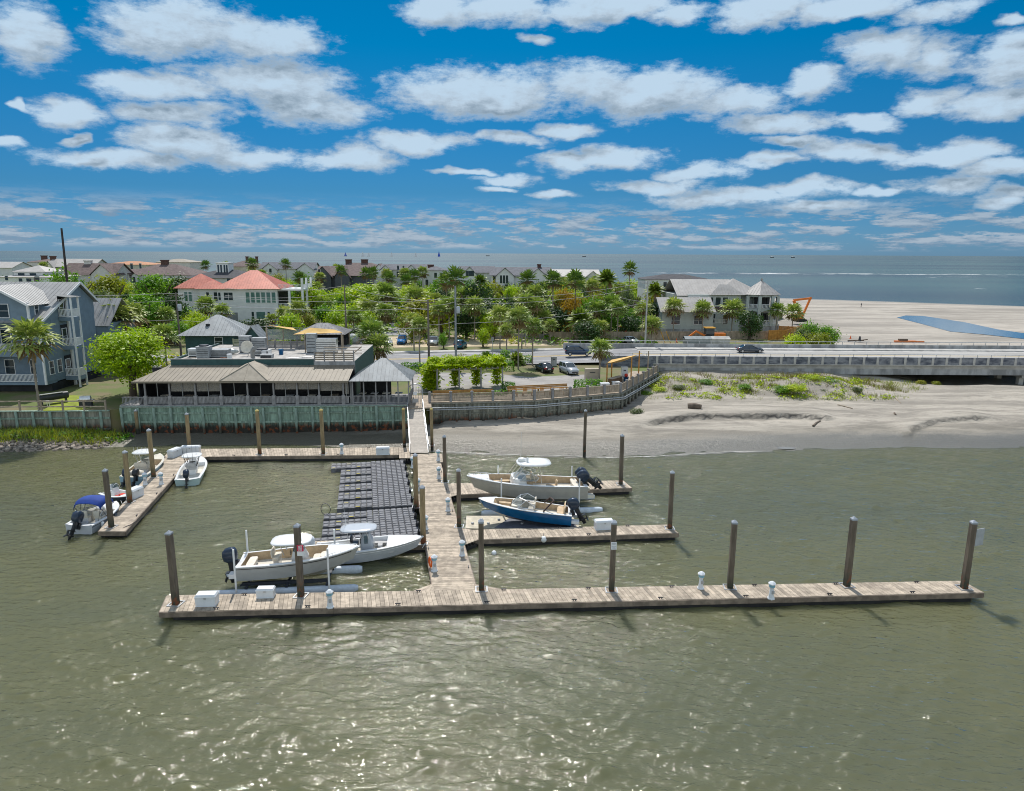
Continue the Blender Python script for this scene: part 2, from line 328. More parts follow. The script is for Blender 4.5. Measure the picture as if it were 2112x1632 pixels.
def grid(name, x0, x1, y0, y1, dx, dy, m):
    nx = int((x1 - x0) / dx); ny = int((y1 - y0) / dy); b = MB()
    vs = [(x0 + (x1 - x0) * i / nx, y0 + (y1 - y0) * j / ny) for j in range(ny + 1) for i in range(nx + 1)]
    b.add([(x, y, hz(x, y)) for x, y in vs], [(j * (nx + 1) + i, j * (nx + 1) + i + 1, (j + 1) * (nx + 1) + i + 1, (j + 1) * (nx + 1) + i) for j in range(ny) for i in range(nx)], 0, True)
    return tag(b.build(name, m), kind='structure')
def sandmat(name, dry, wet, far=False):
    m = bpy.data.materials.new(name); m.use_nodes = True; t = m.node_tree; N = NT(t); b = t.nodes['Principled BSDF']
    pos = t.nodes.new('ShaderNodeNewGeometry').outputs['Position']; sp = t.nodes.new('ShaderNodeSeparateXYZ'); t.links.new(pos, sp.inputs[0])
    v = N.vm('MULTIPLY', pos, (.35, 1.4, 1))
    s1 = N.noise(v, .05 if far else .22, 6, .68, .6); s2 = N.noise(v, .5 if far else 1.6, 5, .7)
    c = N.mix(N.mr(s1, .38, .62), tuple(x * .6 for x in dry), dry)
    c = N.mix(N.m('MULTIPLY', N.mr(s2, .5, .68), .6), c, tuple(x * .42 for x in dry))
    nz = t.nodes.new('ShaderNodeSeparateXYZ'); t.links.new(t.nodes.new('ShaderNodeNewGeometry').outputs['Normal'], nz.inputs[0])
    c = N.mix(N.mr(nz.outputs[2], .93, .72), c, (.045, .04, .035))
    k = N.mr(N.m('ADD', sp.outputs[2], N.m('MULTIPLY', N.m('SUBTRACT', s1, .5), .6)), .05, .7 if far else .85)
    c = N.mix(k, wet, c); t.links.new(c, b.inputs['Base Color']); t.links.new(N.mr(k, 0., .6, .3, .9), b.inputs['Roughness'])
    bn = t.nodes.new('ShaderNodeBump'); bn.inputs['Strength'].default_value = .8; bn.inputs['Distance'].default_value = .16
    t.links.new(N.m('ADD', N.noise(pos, 2.2, 6, .7), N.m('MULTIPLY', s2, .6)), bn.inputs['Height']); t.links.new(bn.outputs[0], b.inputs['Normal'])
    return m
DRY = (.40, .362, .305)
grid('beach', -80, 112, 70, 134, .6, .4, sandmat('beach_sand', DRY, (.125, .115, .09)))  # wet sand tone, darkened to also paint the shade below the bulkhead
grid('ocean_beach', -420, 420, 134, 440, 4, 3, sandmat('ocean_sand', (.41, .37, .315), (.2, .18, .15), True))
pool = [P(x, y, 1.06) for x, y in ((1850, 655), (1868, 651), (1905, 652), (1945, 658), (1990, 665), (2060, 680), (2130, 690), (2200, 699), (2200, 712), (2110, 699), (2030, 690), (1960, 684), (1900, 668), (1868, 660))]
sheet('tide_pool', pool, 1.07, watermat('pool_water', (.24, .23, .2), .5, .12, .05, (1, 1, 1), .12))
BULK = [(-120, 78.6), (-61.4, 82.0), (-48.6, 82.8), (-47.4, 83.2), (-30.4, 83.6), (-13.0, 84.9)]
BULK2 = [(-10.6, 87.4), (2.8, 89.2), (14.8, 94.6), (23.3, 111.6)]
UP = 3.2
upl = BULK + [(-12.6, 87.2)] + BULK2 + [(25, 118), (27, 140), (64, 143), (72, 160), (66, 200), (90, 235), (112, 330), (60, 378), (-420, 400), (-420, 78)]
grass = mat('grass_ground', (.10, .135, .03), .9, .3, .25, .5, col2=(.16, .135, .07), pos=True, bsc=3)
tag(MB().prism([(a, b + .12 if b < 95 else b) for a, b in upl], -1.5, UP).build('ground', grass), kind='structure')
asph = mat('asphalt', (.23, .23, .235), .85, .14, .35, .3, pos=True, bsc=8)
asph2 = mat('worn_asphalt', (.30, .285, .27), .9, .16, .3, .3, pos=True, bsc=6)
conc = mat('concrete', (.42, .41, .39), .85, .2, .8, .3)
concd = mat('weathered_concrete', (.33, .335, .34), .85, .35, .7, .3, stretch=(1, 1, .35))
white = mat('white_paint', (.76, .77, .78), .45, .06, 1.2)
yellow = mat('yellow_line', (.62, .42, .05), .7, .15, 3)
lotsand = mat('lot_sand', (.50, .41, .28), .95, .22, .5, .3, pos=True, bsc=5)
# main road: near edge and far edge polylines; it climbs onto the bridge
RN = [(-150, 98), (-90, 106.5), (-27, 115), (0, 119), (12, 119.6), (24, 119.6)]
RF = [(-150, 112), (-90, 121), (-30, 131), (0, 136), (14, 136.4), (24, 136.4)]
b = MB(); zz = [3.26, 3.26, 3.26, 3.3, 3.6, 3.95]
for i in range(5): b.quad((*RN[i], zz[i]), (*RN[i + 1], zz[i + 1]), (*RF[i + 1], zz[i + 1]), (*RF[i], zz[i]))
tag(b.build('road', asph), kind='structure')
def lerp2(a, b, t): return tuple(x + (y - x) * t for x, y in zip(a, b))
def lane(t0, t1, name, m, dz=.005, e=None):
    b = MB()
    for i in range(5):
        a0, a1 = lerp2(RN[i], RF[i], t0), lerp2(RN[i], RF[i], t1); b0, b1 = lerp2(RN[i + 1], RF[i + 1], t0), lerp2(RN[i + 1], RF[i + 1], t1)
        b.quad((*a0, zz[i] + dz), (*b0, zz[i + 1] + dz), (*b1, zz[i + 1] + dz), (*a1, zz[i] + dz))
    return tag(b.build(name, m), kind='structure')
lane(.52, .535, 'road_marking', yellow); lane(.55, .565, 'road_marking', yellow); lane(.2, .212, 'road_marking', white); lane(.86, .872, 'road_marking', white)
b = MB()
for i in range(4):
    a0, a1 = RF[i], (RF[i][0] - .3, RF[i][1] + 2.0); c0, c1 = RF[i + 1], (RF[i + 1][0] - .3, RF[i + 1][1] + 2.0)
    z0, z1 = zz[i] + .14, zz[i + 1] + .14
    b.quad((*a0, z0), (*c0, z1), (*c1, z1), (*a1, z0)); b.quad((*a0, z0 - .3), (*c0, z1 - .3), (*c0, z1), (*a0, z0))
tag(b.build('pavement', conc), kind='structure')
sheet('parking_lot', [P(x, y, 3.2)[:2] for x, y in ((842, 768), (1010, 770), (1090, 778), (1225, 772), (1250, 800), (1180, 806), (1040, 806), (850, 812))], 3.215, asph2)
sheet('sand_lot', [P(x, y, 3.2)[:2] for x, y in ((690, 719), (1172, 713), (1172, 692), (1010, 690), (880, 694), (720, 695), (690, 700))], 3.23, lotsand)
sheet('side_street', [P(x, y, 3.2)[:2] for x, y in ((700, 692), (850, 692), (850, 668), (800, 660), (760, 640), (690, 640), (660, 650), (690, 668))], 3.22, asph)
sheet('lawn', [P(x, y, 3.2)[:2] for x, y in ((88, 848), (170, 846), (195, 830), (180, 818), (145, 815), (110, 830))], 3.225, mat('lawn_grass', (.22, .27, .02), .9, .25, .6, .4, pos=True, bsc=9))
# ---------------------------------------------------------------- docks
plank = mat('dock_plank', (.40, .335, .26), .8, .25, 2.2, .2, isl=.24, stretch=(1, 1, 1))
fasc = mat('dock_fascia', (.20, .16, .125), .8, .3, 1.5, .2, isl=.1)
dark = mat('black_float', (.018, .018, .02), .6, .3, 1)
DZ = .62; wetm_ = mat('cleat_metal', (.05, .05, .055), .5, .2, 4)
def dock(name, label, quads, rails, group=None):
    t = thing(name, label, 'dock', (sum(p[0] for p in quads[0][:4]) / 4, sum(p[1] for p in quads[0][:4]) / 4, 0), 0, group)
    o = Vector(t.location); d = MB(); fl = MB()
    for A, B, C, D in quads:
        A, B, C, D = (Vector((p[0], p[1], DZ)) - o for p in (A, B, C, D)); n = max(2, int((B - A).length / .27))
        for i in range(n):
            u0_, u1_ = (i + .03) / n, (i + .97) / n; e = random.uniform(-.004, .004); q = [A.lerp(B, u0_), A.lerp(B, u1_), D.lerp(C, u1_), D.lerp(C, u0_)]
            for k in q: k.z += e
            d.add(q + [k - Vector((0, 0, .04)) for k in q], ((0, 1, 2, 3), (0, 4, 5, 1), (1, 5, 6, 2), (2, 6, 7, 3), (3, 7, 4, 0)))
        cc = (A + B + C + D) / 4
        ins = [cc + (k - cc) * .97 for k in (A, B, C, D)]
        fl.prism(ins, -.35, .32)
    fm = MB()
    for a, b_ in rails:
        a = Vector((a[0], a[1], 0)) - o; b_ = Vector((b_[0], b_[1], 0)) - o; L = (b_ - a).length; n = max(1, int(L / 5))
        nrm = Vector(((b_ - a).y, -(b_ - a).x, 0)).normalized() * .03
        for i in range(n): fm.beam(a.lerp(b_, i / n) + nrm + Vector((0, 0, .42)), a.lerp(b_, (i + .998) / n) + nrm + Vector((0, 0, .42)), .06, .33)
    for a, b_ in rails:
        a = Vector((*a, 0)) - o; b_ = Vector((*b_, 0)) - o; L = (b_ - a).length; c_ = sum((Vector((*q[0], 0)) for q in rails), Vector()) / len(rails) - o; inn = (c_ - (a + b_) / 2); nr = Vector((-(b_ - a).y, (b_ - a).x, 0)).normalized(); nr = nr if nr.dot(inn) > 0 else -nr
        for i in range(int(L / 5.5)):
            k = a.lerp(b_, (i + .6) / (L / 5.5)) + nr * .16; ang = math.atan2((b_ - a).y, (b_ - a).x); q = MB(); q.box((0, 0, .1), (.34, .05, .05)); q.box((-.07, 0, .04), (.05, .05, .08)); q.box((.07, 0, .04), (.05, .05, .08)); cl = q.build('cleat', wetm_, t); cl.location = (k.x, k.y, DZ); cl.rotation_euler.z = ang
    d.build('deck', plank, t); fm.build('fascia', fasc, t); fl.build('float', dark, t)
    return t
def D2(x, y): return P(x, y, DZ)[:2]
def loop(q): return [(q[i], q[(i + 1) % len(q)]) for i in range(len(q))]
FD = [D2(329, 1262), D2(2029, 1222), D2(1985, 1198), D2(345, 1228)]
g1 = [D2(850, 1219.5), D2(896, 1219), D2(893, 1205), D2(892, 1204)]
g2 = [D2(978, 1217), D2(1040, 1216), D2(980, 1205), D2(978, 1204)]
dock('floating_dock', 'long grey plank dock running across the front of the marina', [FD, g1, g2], loop(FD), 'floating docks')
PL, PR, PRt, PLt = D2(893, 1218), D2(984, 1216), D2(903, 935), D2(848, 937)
pq = [PL, PLt, PRt, PR]
dock('floating_dock', 'wide main walkway dock leading from the gangway to the front dock', [pq], [(PR, PRt), (PL, PLt)][0:1] + [(PLt, PL)], 'floating docks')
def finger(label, A, B, C, D, gus=()):
    return dock('floating_dock', label, [(A, B, C, D)] + list(gus), loop([A, B, C, D]), 'floating docks')
finger('short plank finger dock beside the big hardtop boat', D2(942, 1020), D2(1303, 1006), D2(1285, 991), D2(930, 997), [(D2(922, 1027), D2(942, 1021), D2(935, 998), D2(913, 998))])
finger('plank finger dock with one white box, in front of the blue boat', D2(980, 1113), D2(1399, 1099), D2(1376, 1082), D2(972, 1093), [(D2(953, 1125), D2(985, 1114), D2(975, 1093), D2(945, 1089))])
finger('narrow finger dock behind the white centre console boat', D2(640, 1128), D2(890, 1124), D2(880, 1112), D2(648, 1116))
LA, LB, LC, LD = D2(203, 1096), D2(258, 1096), D2(411, 926), D2(352, 927)
q = [LA, LD, LC, LB]
dock('floating_dock', 'angled left arm dock with four small boats moored along it', [q], loop([LA, LB, LC, LD]), 'floating docks')
finger('back plank dock below the restaurant bulkhead', D2(416, 942), D2(822, 938), D2(822, 923), D2(410, 926), [(D2(398, 948), D2(430, 942), D2(428, 936), D2(412, 932)), (D2(823, 945), D2(852, 945), D2(849, 924), D2(823, 923))])
finger('small pedestal platform beside the foot of the gangway', D2(898, 953), D2(914, 953), D2(911, 936), D2(896, 936))
# ---------------------------------------------------------------- piles
def zmat(name, top, low, z0, z1, rough=.85, isl=.2):
    m = mat(name, top, rough, .3, 1.6, .3, isl=isl, stretch=(2.5, 2.5, .4)); t = m.node_tree; N = NT(t); b = t.nodes['Principled BSDF']
    pos = t.nodes.new('ShaderNodeNewGeometry').outputs['Position']; sp = t.nodes.new('ShaderNodeSeparateXYZ'); t.links.new(pos, sp.inputs[0])
    k = N.mr(N.m('ADD', sp.outputs[2], N.m('MULTIPLY', N.m('SUBTRACT', N.noise(N.vm('MULTIPLY', pos, (3, 3, .6)), 1.5, 4, .7), .5), 1.3)), z0, z1)
    old = b.inputs['Base Color'].links[0].from_socket; rust = N.mix(N.mr(N.noise(pos, 2.2, 3), .5, .62), low, (.16, .05, .02))
    t.links.new(N.mix(k, rust, old), b.inputs['Base Color']); return m
pw1 = zmat('pile_grey', (.15, .12, .09), (.04, .045, .03), .7, 2.0, isl=0); pw2 = zmat('pile_tan', (.31, .235, .13), (.06, .06, .035), .7, 2.0, isl=0)
capm = mat('pile_cap', (.30, .33, .37), .5, .15, 3); brass = mat('pile_cap_yellow', (.45, .36, .12), .6, .2, 3)
wetm = mat('pile_wet', (.035, .037, .028), .5, .3, 2)
zinc = mat('galvanized', (.45, .47, .49), .4, .15, 4, metal=.6)
def pile(base, top, z, w, kind, label, wet=.5, ring=True):
    g = P(*base, z); y = g.y; tp = Y(top[0], top[1], y + .1); hgt = tp.z
    t = thing('dock_pile', label, 'pile', (g.x, g.y, 0), random.uniform(-.15, .15), 'dock piles'); n = 8 if kind else 4
    m = pw2 if kind else pw1; lean = (random.uniform(-.006, .006), random.uniform(-.004, .004))
    def ringv(zv, r): return [(r * math.cos(6.2832 * (k + .5) / n) + lean[0] * zv, r * math.sin(6.2832 * (k + .5) / n) + lean[1] * zv, zv) for k in range(n)]
    r = w / 2 * (1.04 if n == 4 else 1.02); b = MB()
    b.loft([ringv(-3, r), ringv(wet, r)], 1, n > 4); b.loft([ringv(wet, r), ringv(hgt * .6, r * .99), ringv(hgt - .1, r * .97)], 0, n > 4)
    b.build('shaft', [m, wetm], t)
    c = MB().loft([ringv(hgt - .12, r * 1.06), ringv(hgt - .02, r * 1.06), ringv(hgt + .12, r * .15)], 0, False); c.build('cap', brass if kind == 2 else capm, t)
    if ring:
        q = MB(); s = w * .78
        for k in range(4): q.box((s * math.cos(k * 1.5708), s * math.sin(k * 1.5708), DZ + .03), (.07 if k % 2 == 0 else 2 * s + .07, .07 if k % 2 else 2 * s - .07, .05))
        q.build('pile_guide', zinc, t)
    return t
for a in (((363, 1246), (355, 1097), 'square grey pile at the left end of the front dock'), ((621, 1229), (618, 1082), 'square pile with a red and white notice, in front of the cream boat'),
          ((993, 1216), (998, 1073), 'square mossy pile where the main walkway meets the front dock'), ((1261, 1218), (1268, 1075), 'square pile with a white notice, middle of the front dock'),
          ((1505, 1212), (1517, 1075), 'square dark pile between two white pedestals on the front dock'), ((1746, 1208), (1761, 1068), 'plain square dark pile, second from the right end of the front dock'),
          ((1988, 1213), (2005, 1075), 'square dark pile with a grey sign board at the right end')): pile(a[0], a[1], DZ, .46, 0, a[2])
for a in (((1381, 1090), (1386, 973), .44, 0, 'dark pile at the tip of the finger dock with one white box'), ((1280, 999), (1283, 897), .44, 0, 'dark pile at the tip of the short finger dock'),
          ((947, 1086), (950, 968), .42, 0, 'grey pile on the right edge of the walkway nearest the blue boat'), ((918, 994), (919, 899), .42, 0, 'grey pile on the right edge of the walkway behind the hardtop boat'),
          ((891, 919), (893, 843), .36, 2, 'tan pile with yellow cap right of the gangway foot'), ((834, 917), (833, 843), .36, 2, 'tan pile left of the gangway foot'),
          ((859, 1046), (857, 937), .42, 1, 'tan pile on the left edge of the walkway by the upper black floats'), ((873, 1121), (874, 1003), .42, 1, 'tan pile at the bow of the white centre console boat'),
          ((391, 927), (391, 853), .4, 1, 'tan pile behind the two white boxes at the dock corner'), ((536, 937), (535, 846), .4, 2, 'tan pile left of centre on the back dock'), ((667, 936), (665, 845), .4, 2, 'tan pile on the back dock nearest the white pedestal'),
          ((317, 984), (314, 886), .42, 1, 'tan pile at the side of the cream boat on the left arm dock'), ((268, 1036), (264, 931), .42, 1, 'tan pile between the white box and the small skiff'), ((230, 1087), (222, 969), .42, 0, 'tall grey pile beside the boat with the blue canopy')):
    pile(a[0], a[1], DZ, a[2], a[3], a[4])
pile((1205, 941), (1208, 846), .1, .42, 0, 'lone dark pile standing in the water at the sand edge', .6, False)
pile((284, 893), (281, 846), .4, .4, 1, 'leaning old pile at the corner of the green bulkhead', .9, False)

b = MB(); rnd0 = random.Random(4); xs = [-46 + .5 * i for i in range(60, 150)]
for x, x2 in zip(xs, xs[1:]):
    f = lambda q: pw(WL, q) + .45 * noise.noise((q * .22, 3, 3)) + .25; w = lambda q: .04 + .12 * abs(noise.noise((q * .7, 1, 9)))
    b.quad((x, f(x) - w(x), .035), (x2, f(x2) - w(x2), .035), (x2, f(x2) + w(x2), .06), (x, f(x) + w(x), .06))
tag(b.build('shore_foam', mat('foam_white', (.42, .41, .38), .9, .4, 1.5, pos=True)), 'thin pale foam line along the edge of the sand', kind='stuff')
pp = P(1622, 916, .55); tag(MB().add([(pp.x + a * math.cos(k * .5236), pp.y + c_ * math.sin(k * .5236), hz(pp.x, pp.y) + .06) for k in range(12) for a, c_ in ((1.05 + .2 * math.sin(k * 2), .5),)], (tuple(range(12)),)).build('sand_puddle', bpy.data.materials['pool_water']), kind='structure')
# ---------------------------------------------------------------- boats
gel = mat('gelcoat_white', (.74, .75, .75), .22, .05, 1.5); cream = mat('gelcoat_cream', (.66, .62, .52), .25, .06, 1.5)
hgrey = mat('hull_grey', (.36, .37, .365), .2, .06, 1.5); hblue = mat('hull_blue', (.008, .095, .235), .16, .12, 1.2); hpale = mat('hull_pale', (.47, .50, .54), .2, .05, 1.5)
hnavy = mat('hull_charcoal', (.06, .075, .1), .25, .1, 1.5); hseaf = mat('hull_seafoam', (.42, .55, .55), .22, .08, 1.5); hsky = mat('hull_light_blue', (.30, .46, .55), .22, .08, 1.5)
tan = mat('tan_upholstery', (.50, .375, .235), .6, .15, 3); palev = mat('pale_upholstery', (.64, .59, .50), .6, .1, 3); greyv = mat('grey_upholstery', (.40, .40, .40), .6, .12, 3)
blackp = mat('black_paint', (.02, .022, .026), .35, .2, 2); engn = mat('engine_navy', (.022, .035, .06), .18, .15, 2); engw = mat('engine_white', (.62, .66, .70), .2, .06, 2)
alu = mat('aluminium', (.66, .67, .68), .3, .08, 4, metal=.7); antif = mat('bottom_paint', (.05, .055, .06), .5, .25, 2)
bimini = mat('blue_canvas', (.008, .045, .26), .8, .15, 2); red = mat('red_plastic', (.62, .04, .02), .4, .12, 3); orange = mat('orange_plastic', (.75, .12, .01), .4, .12, 3)
sole = mat('nonskid_sole', (.58, .55, .48), .7, .1, 3)
def glassmat(name, col, rough=.05, al=.45):
    m = bpy.data.materials.new(name); m.use_nodes = True; b = m.node_tree.nodes['Principled BSDF']
    b.inputs['Base Color'].default_value = (*col, 1); b.inputs['Roughness'].default_value = rough; b.inputs['Alpha'].default_value = al; b.inputs['Specular IOR Level'].default_value = .8
    return m
bglass = glassmat('boat_glass', (.10, .17, .2)); bglass.node_tree.nodes['Principled BSDF']
def rrect(lx, ly, z, n=16, p=3.2, cx=0, cy=0):
    r = []
    for k in range(n):
        a = 6.2832 * (k + .5) / n; c, s = math.cos(a), math.sin(a)
        r.append((cx + lx / 2 * math.copysign(abs(c) ** (2 / p), c), cy + ly / 2 * math.copysign(abs(s) ** (2 / p), s), z))
    return r
def outboard(par, x, y, z, m, tilt=0., s=1.):
    M = Matrix.Translation((x, y, z)) @ Matrix.Rotation(tilt, 4, 'Y') @ Matrix.Scale(s, 4)
    c = MB().loft([rrect(.5, .36, .18, cx=-.34), rrect(.74, .5, .3, cx=-.36), rrect(.8, .54, .55, cx=-.36), rrect(.74, .5, .78, cx=-.34), rrect(.5, .36, .92, cx=-.3), rrect(.2, .14, .95, cx=-.28)]).xf(M)
    o = c.build('outboard_motor', m, par)
    l = MB().loft([rrect(.34, .2, .2, cx=-.38), rrect(.3, .16, -.2, cx=-.4), rrect(.34, .1, -.55, cx=-.42), rrect(.4, .08, -.72, cx=-.46)])
    l.box((-.5, 0, -.42), (.55, .3, .03)); l.tube([(-.15, 0, -.72), (-.25, 0, -.72), (-.55, 0, -.72), (-.78, 0, -.72)], [.02, .08, .09, .05], 8); l.box((-.5, 0, -.9), (.2, .03, .3), tp=1.4)
    l.box((-.05, 0, .0), (.22, .26, .4)); l.xf(M).build('lower_unit', blackp if m != engw else m, o)
    p = MB()
    for k in range(3):
        i0 = len(p.v); p.box((0, 0, .14), (.03, .13, .22), rz=.5); p.xf(Matrix.Translation((-.8, 0, -.72)) @ Matrix.Rotation(k * 2.094, 4, 'X'), i0)
    p.xf(M).build('propeller', blackp, o)
    return o
def hullparts(t, L, B, fs, fb, draft, hm, lm, capm_=gel, solez=.3, fore=.72, bm=None, n=18, open_bow=True, stripe=None):
    T = [i / n for i in range(n + 1)]
    hb = lambda u: B / 2 * (.9 + .1 * ss(0, .35, u)) if u < .42 else B / 2 * max(0, 1 - ((u - .42) / .58) ** 2.5) ** .9
    bc = lambda u: B / 2 * .84 if u < .3 else B / 2 * .84 * max(0, 1 - ((u - .3) / .7) ** 2.0)
    zs = lambda u: fs + (fb - fs) * u ** 1.6
    zc = lambda u: -.02 + fb * .42 * u ** 3
    zk = lambda u: -draft if u < .55 else -draft + (draft + fb * .36) * ((u - .55) / .45) ** 2.2
    xg = lambda u: L * u; xc = lambda u: L * u * (1 - .06 * u * u); xk = lambda u: L * u * (1 - .13 * u * u)
    def side(sg):
        return [[(xk(u), 0, zk(u)), (xc(u), sg * bc(u), zc(u)), (xg(u) * .5 + xc(u) * .5, sg * (bc(u) * .35 + hb(u) * .65), zc(u) * .45 + zs(u) * .55), (xg(u), sg * hb(u), zs(u))] for u in T]
    h = MB()
    for sg in (1, -1):
        S = side(sg)
        for i in range(n):
            for k in range(3):
                a, b_, c, d = S[i][k], S[i][k + 1], S[i + 1][k + 1], S[i + 1][k]
                h.add([a, d, c, b_] if sg > 0 else [a, b_, c, d], ((0, 1, 2, 3),), 1 if k == 0 else 0, k > 0)
        h.add([S[0][k] for k in (0, 1, 2, 3)] + [(0, 0, zs(0) - .12)], ((0, 1, 2, 3, 4),) if sg > 0 else ((4, 3, 2, 1, 0),), 0)
    ho = h.build('hull', [hm, bm or antif], t)
    rr = MB()
    for sg in (1, -1): rr.tube([(xg(u) * 1.002, sg * (hb(u) + .015), zs(u) - .03) for u in T], .035, 5)
    rr.build('rub_rail', gel if hm != gel else hpale, ho)
    if stripe:
        for sg in (1, -1):
            sp = MB()
            for i in range(n - 1):
                a, b_ = T[i], T[i + 1]; f = lambda u, k: (xg(u) * .75 + xc(u) * .25, sg * (hb(u) * .985 + bc(u) * 0 + .012), zs(u) - .16 - k)
                sp.quad(f(a, 0), f(b_, 0), f(b_, .045), f(a, .045)) if sg < 0 else sp.quad(f(a, .045), f(b_, .045), f(b_, 0), f(a, 0))
            sp.build('boot_stripe', stripe, ho)
    cw = .17
    def hwid(u, z):
        a_, b__, c_, d_ = bc(u), zc(u), hb(u), zs(u); zm, ym = b__ * .45 + d_ * .55, a_ * .35 + c_ * .65
        if z <= b__: return max(0, a_ * (z - zk(u)) / max(.05, b__ - zk(u)))
        return a_ + (ym - a_) * (z - b__) / (zm - b__) if z < zm else ym + (c_ - ym) * (z - zm) / (d_ - zm)
    def low(u):
        zb_ = solez + (.22 if u > .62 else 0); return max(0, min((hb(u) - cw) * .97, hwid(u, zb_) - .1)), zb_
    xl = lambda u: xc(u) - .02 * u
    dk = MB(); ln = MB(); K = [u for u in T if u <= fore + .02]
    for sg in (1, -1):
        for u, w in zip(T, T[1:]):
            iu, iw = max(0, hb(u) - cw), max(0, hb(w) - cw)
            if w <= fore + .02:
                dk.add([(xg(u), sg * hb(u), zs(u)), (xg(w), sg * hb(w), zs(w)), (xg(w), sg * iw, zs(w) + .015), (xg(u), sg * iu, zs(u) + .015)], ((0, 1, 2, 3),) if sg < 0 else ((3, 2, 1, 0),))
                ln.add([(xg(u), sg * iu, zs(u) + .015), (xg(w), sg * iw, zs(w) + .015), (xl(w), sg * low(w)[0], low(w)[1]), (xl(u), sg * low(u)[0], low(u)[1])], ((0, 1, 2, 3),) if sg < 0 else ((3, 2, 1, 0),), 0)
                ln.add([(xl(u), 0, low(u)[1]), (xl(w), 0, low(w)[1]), (xl(w), sg * low(w)[0], low(w)[1]), (xl(u), sg * low(u)[0], low(u)[1])], ((0, 1, 2, 3),) if sg > 0 else ((3, 2, 1, 0),), 1)
            else:
                dk.add([(xg(u), sg * hb(u), zs(u)), (xg(w), sg * hb(w), zs(w)), (xg(w), 0, zs(w) + .05), (xg(u), 0, zs(u) + .05)], ((0, 1, 2, 3),) if sg < 0 else ((3, 2, 1, 0),))
        u = max(k for k in T if k <= fore + .02); iu = max(0, hb(u) - cw)
        ln.add([(xg(u), 0, zs(u) + .05), (xg(u), sg * iu, zs(u) + .02), (xl(u), sg * low(u)[0], low(u)[1]), (xl(u), 0, low(u)[1])], ((0, 1, 2, 3),), 0)
        ln.add([(.32, 0, zs(0) - .05), (.32, sg * (hb(0) - cw), zs(0) + .01), (.32, sg * (hb(0) - cw), solez), (.32, 0, solez)], ((0, 1, 2, 3),), 0)
        dk.add([(0, 0, zs(0) - .12), (0, sg * hb(0), zs(0)), (.33, sg * hb(0.03), zs(0) + .005), (.33, 0, zs(0) - .05)], ((0, 1, 2, 3),) if sg > 0 else ((3, 2, 1, 0),))
    dk.build('deck', capm_, t); ln.build('cockpit_liner', [lm, sole], t)
    return dict(hb=hb, zs=zs, xg=xg)
def ttop(t, x, z0, z1, lx, ly, m, splay=.12, tower=None, taper=True):
    b = MB(); b.loft([rrect(lx * .97, ly * .95, z1), rrect(lx, ly, z1 + .05), rrect(lx * .97, ly * .95, z1 + .1), rrect(lx * .7, ly * .7, z1 + .14)]).xf(Matrix.Translation((x, 0, 0))).build('hardtop', m, t)
    p = MB()
    for sx in (-.32, .3):
        for sy in (-1, 1): p.tube([(x + sx * lx * .55, sy * ly * .22, z0), (x + sx * lx * .75, sy * ly * .36, z1 + .02)], .03, 6)
    for sy in (-1, 1): p.tube([(x - .24 * lx, sy * ly * .36, z1), (x + .22 * lx, sy * ly * .22, z0 + .5)], .022, 5)
    p.build('top_frame', tower or alu, t)
def console(t, x, z, lx, ly, h, m, glass=True, wheel=True):
    b = MB(); b.loft([rrect(lx, ly, z, p=5), rrect(lx * .95, ly * .96, z + h * .55, p=5), rrect(lx * .62, ly * .9, z + h, p=5, cx=-.06)], 0, False)
    c = b.build('console', m, t)
    if glass:
        g = MB(); g.loft([rrect(lx * .62, ly * .9, z + h, p=5, cx=-.02), rrect(lx * .36, ly * .78, z + h + .42, p=5, cx=-.14)], 0, False, caps=False).build('windscreen', bglass, c)
    if wheel:
        w = MB(); cx = -lx * .52; w.tube([(cx, .18 * math.cos(a * .6283), z + h * .82 + .18 * math.sin(a * .6283)) for a in range(11)], .018, 5); w.beam((cx, -.17, z + h * .82), (cx, .17, z + h * .82), .03); w.build('steering_wheel', blackp, c)
        w2 = MB().box((-lx * .33, 0, z + h * .98), (.05, ly * .6, .26), rx=0).build('dashboard', blackp, c)
    for o in [c]: o.location.x = x
def seat(t, x, y, z, w, d, h, m, back=True):
    b = MB(); b.box((0, 0, h * .35), (d * .7, w * .85, h * .7), m=1); b.loft([rrect(d, w, h * .7, p=5), rrect(d * 1.04, w * 1.04, h * .82, p=5), rrect(d * .95, w * .95, h, p=5)])
    if back: b.loft([rrect(.13, w, h, cx=-d * .45, p=4), rrect(.15, w * 1.02, h + .3, cx=-d * .5, p=4), rrect(.08, w * .85, h + .46, cx=-d * .53, p=4)])
    o = b.build('seat', [m, gel], t); o.location = (x, y, z)
def boat(name, label, stern, bow, z=0., pitch=0., group=None):
    s_ = Vector(stern); e = Vector(bow); d = e - s_; L = math.hypot(d.x, d.y)
    t = thing(name, label, 'boat', (s_.x, s_.y, z), math.atan2(d.y, d.x), group); t.rotation_euler.y = -pitch
    return t, L
def rails(t, I, u0_, u1_, h, name='bow_rail'):
    b = MB(); n = 8
    for sg in (1, -1):
        pts = [(I['xg'](u0_ + (u1_ - u0_) * i / n), sg * max(0, I['hb'](u0_ + (u1_ - u0_) * i / n) - .08), I['zs'](u0_ + (u1_ - u0_) * i / n) + h * min(1, i / 2)) for i in range(n + 1)]
        b.tube(pts, .016, 5)
        for i in (2, 4, 6): b.tube([pts[i], (pts[i][0], pts[i][1], pts[i][2] - h)], .012, 4)
    b.build(name, alu, t)
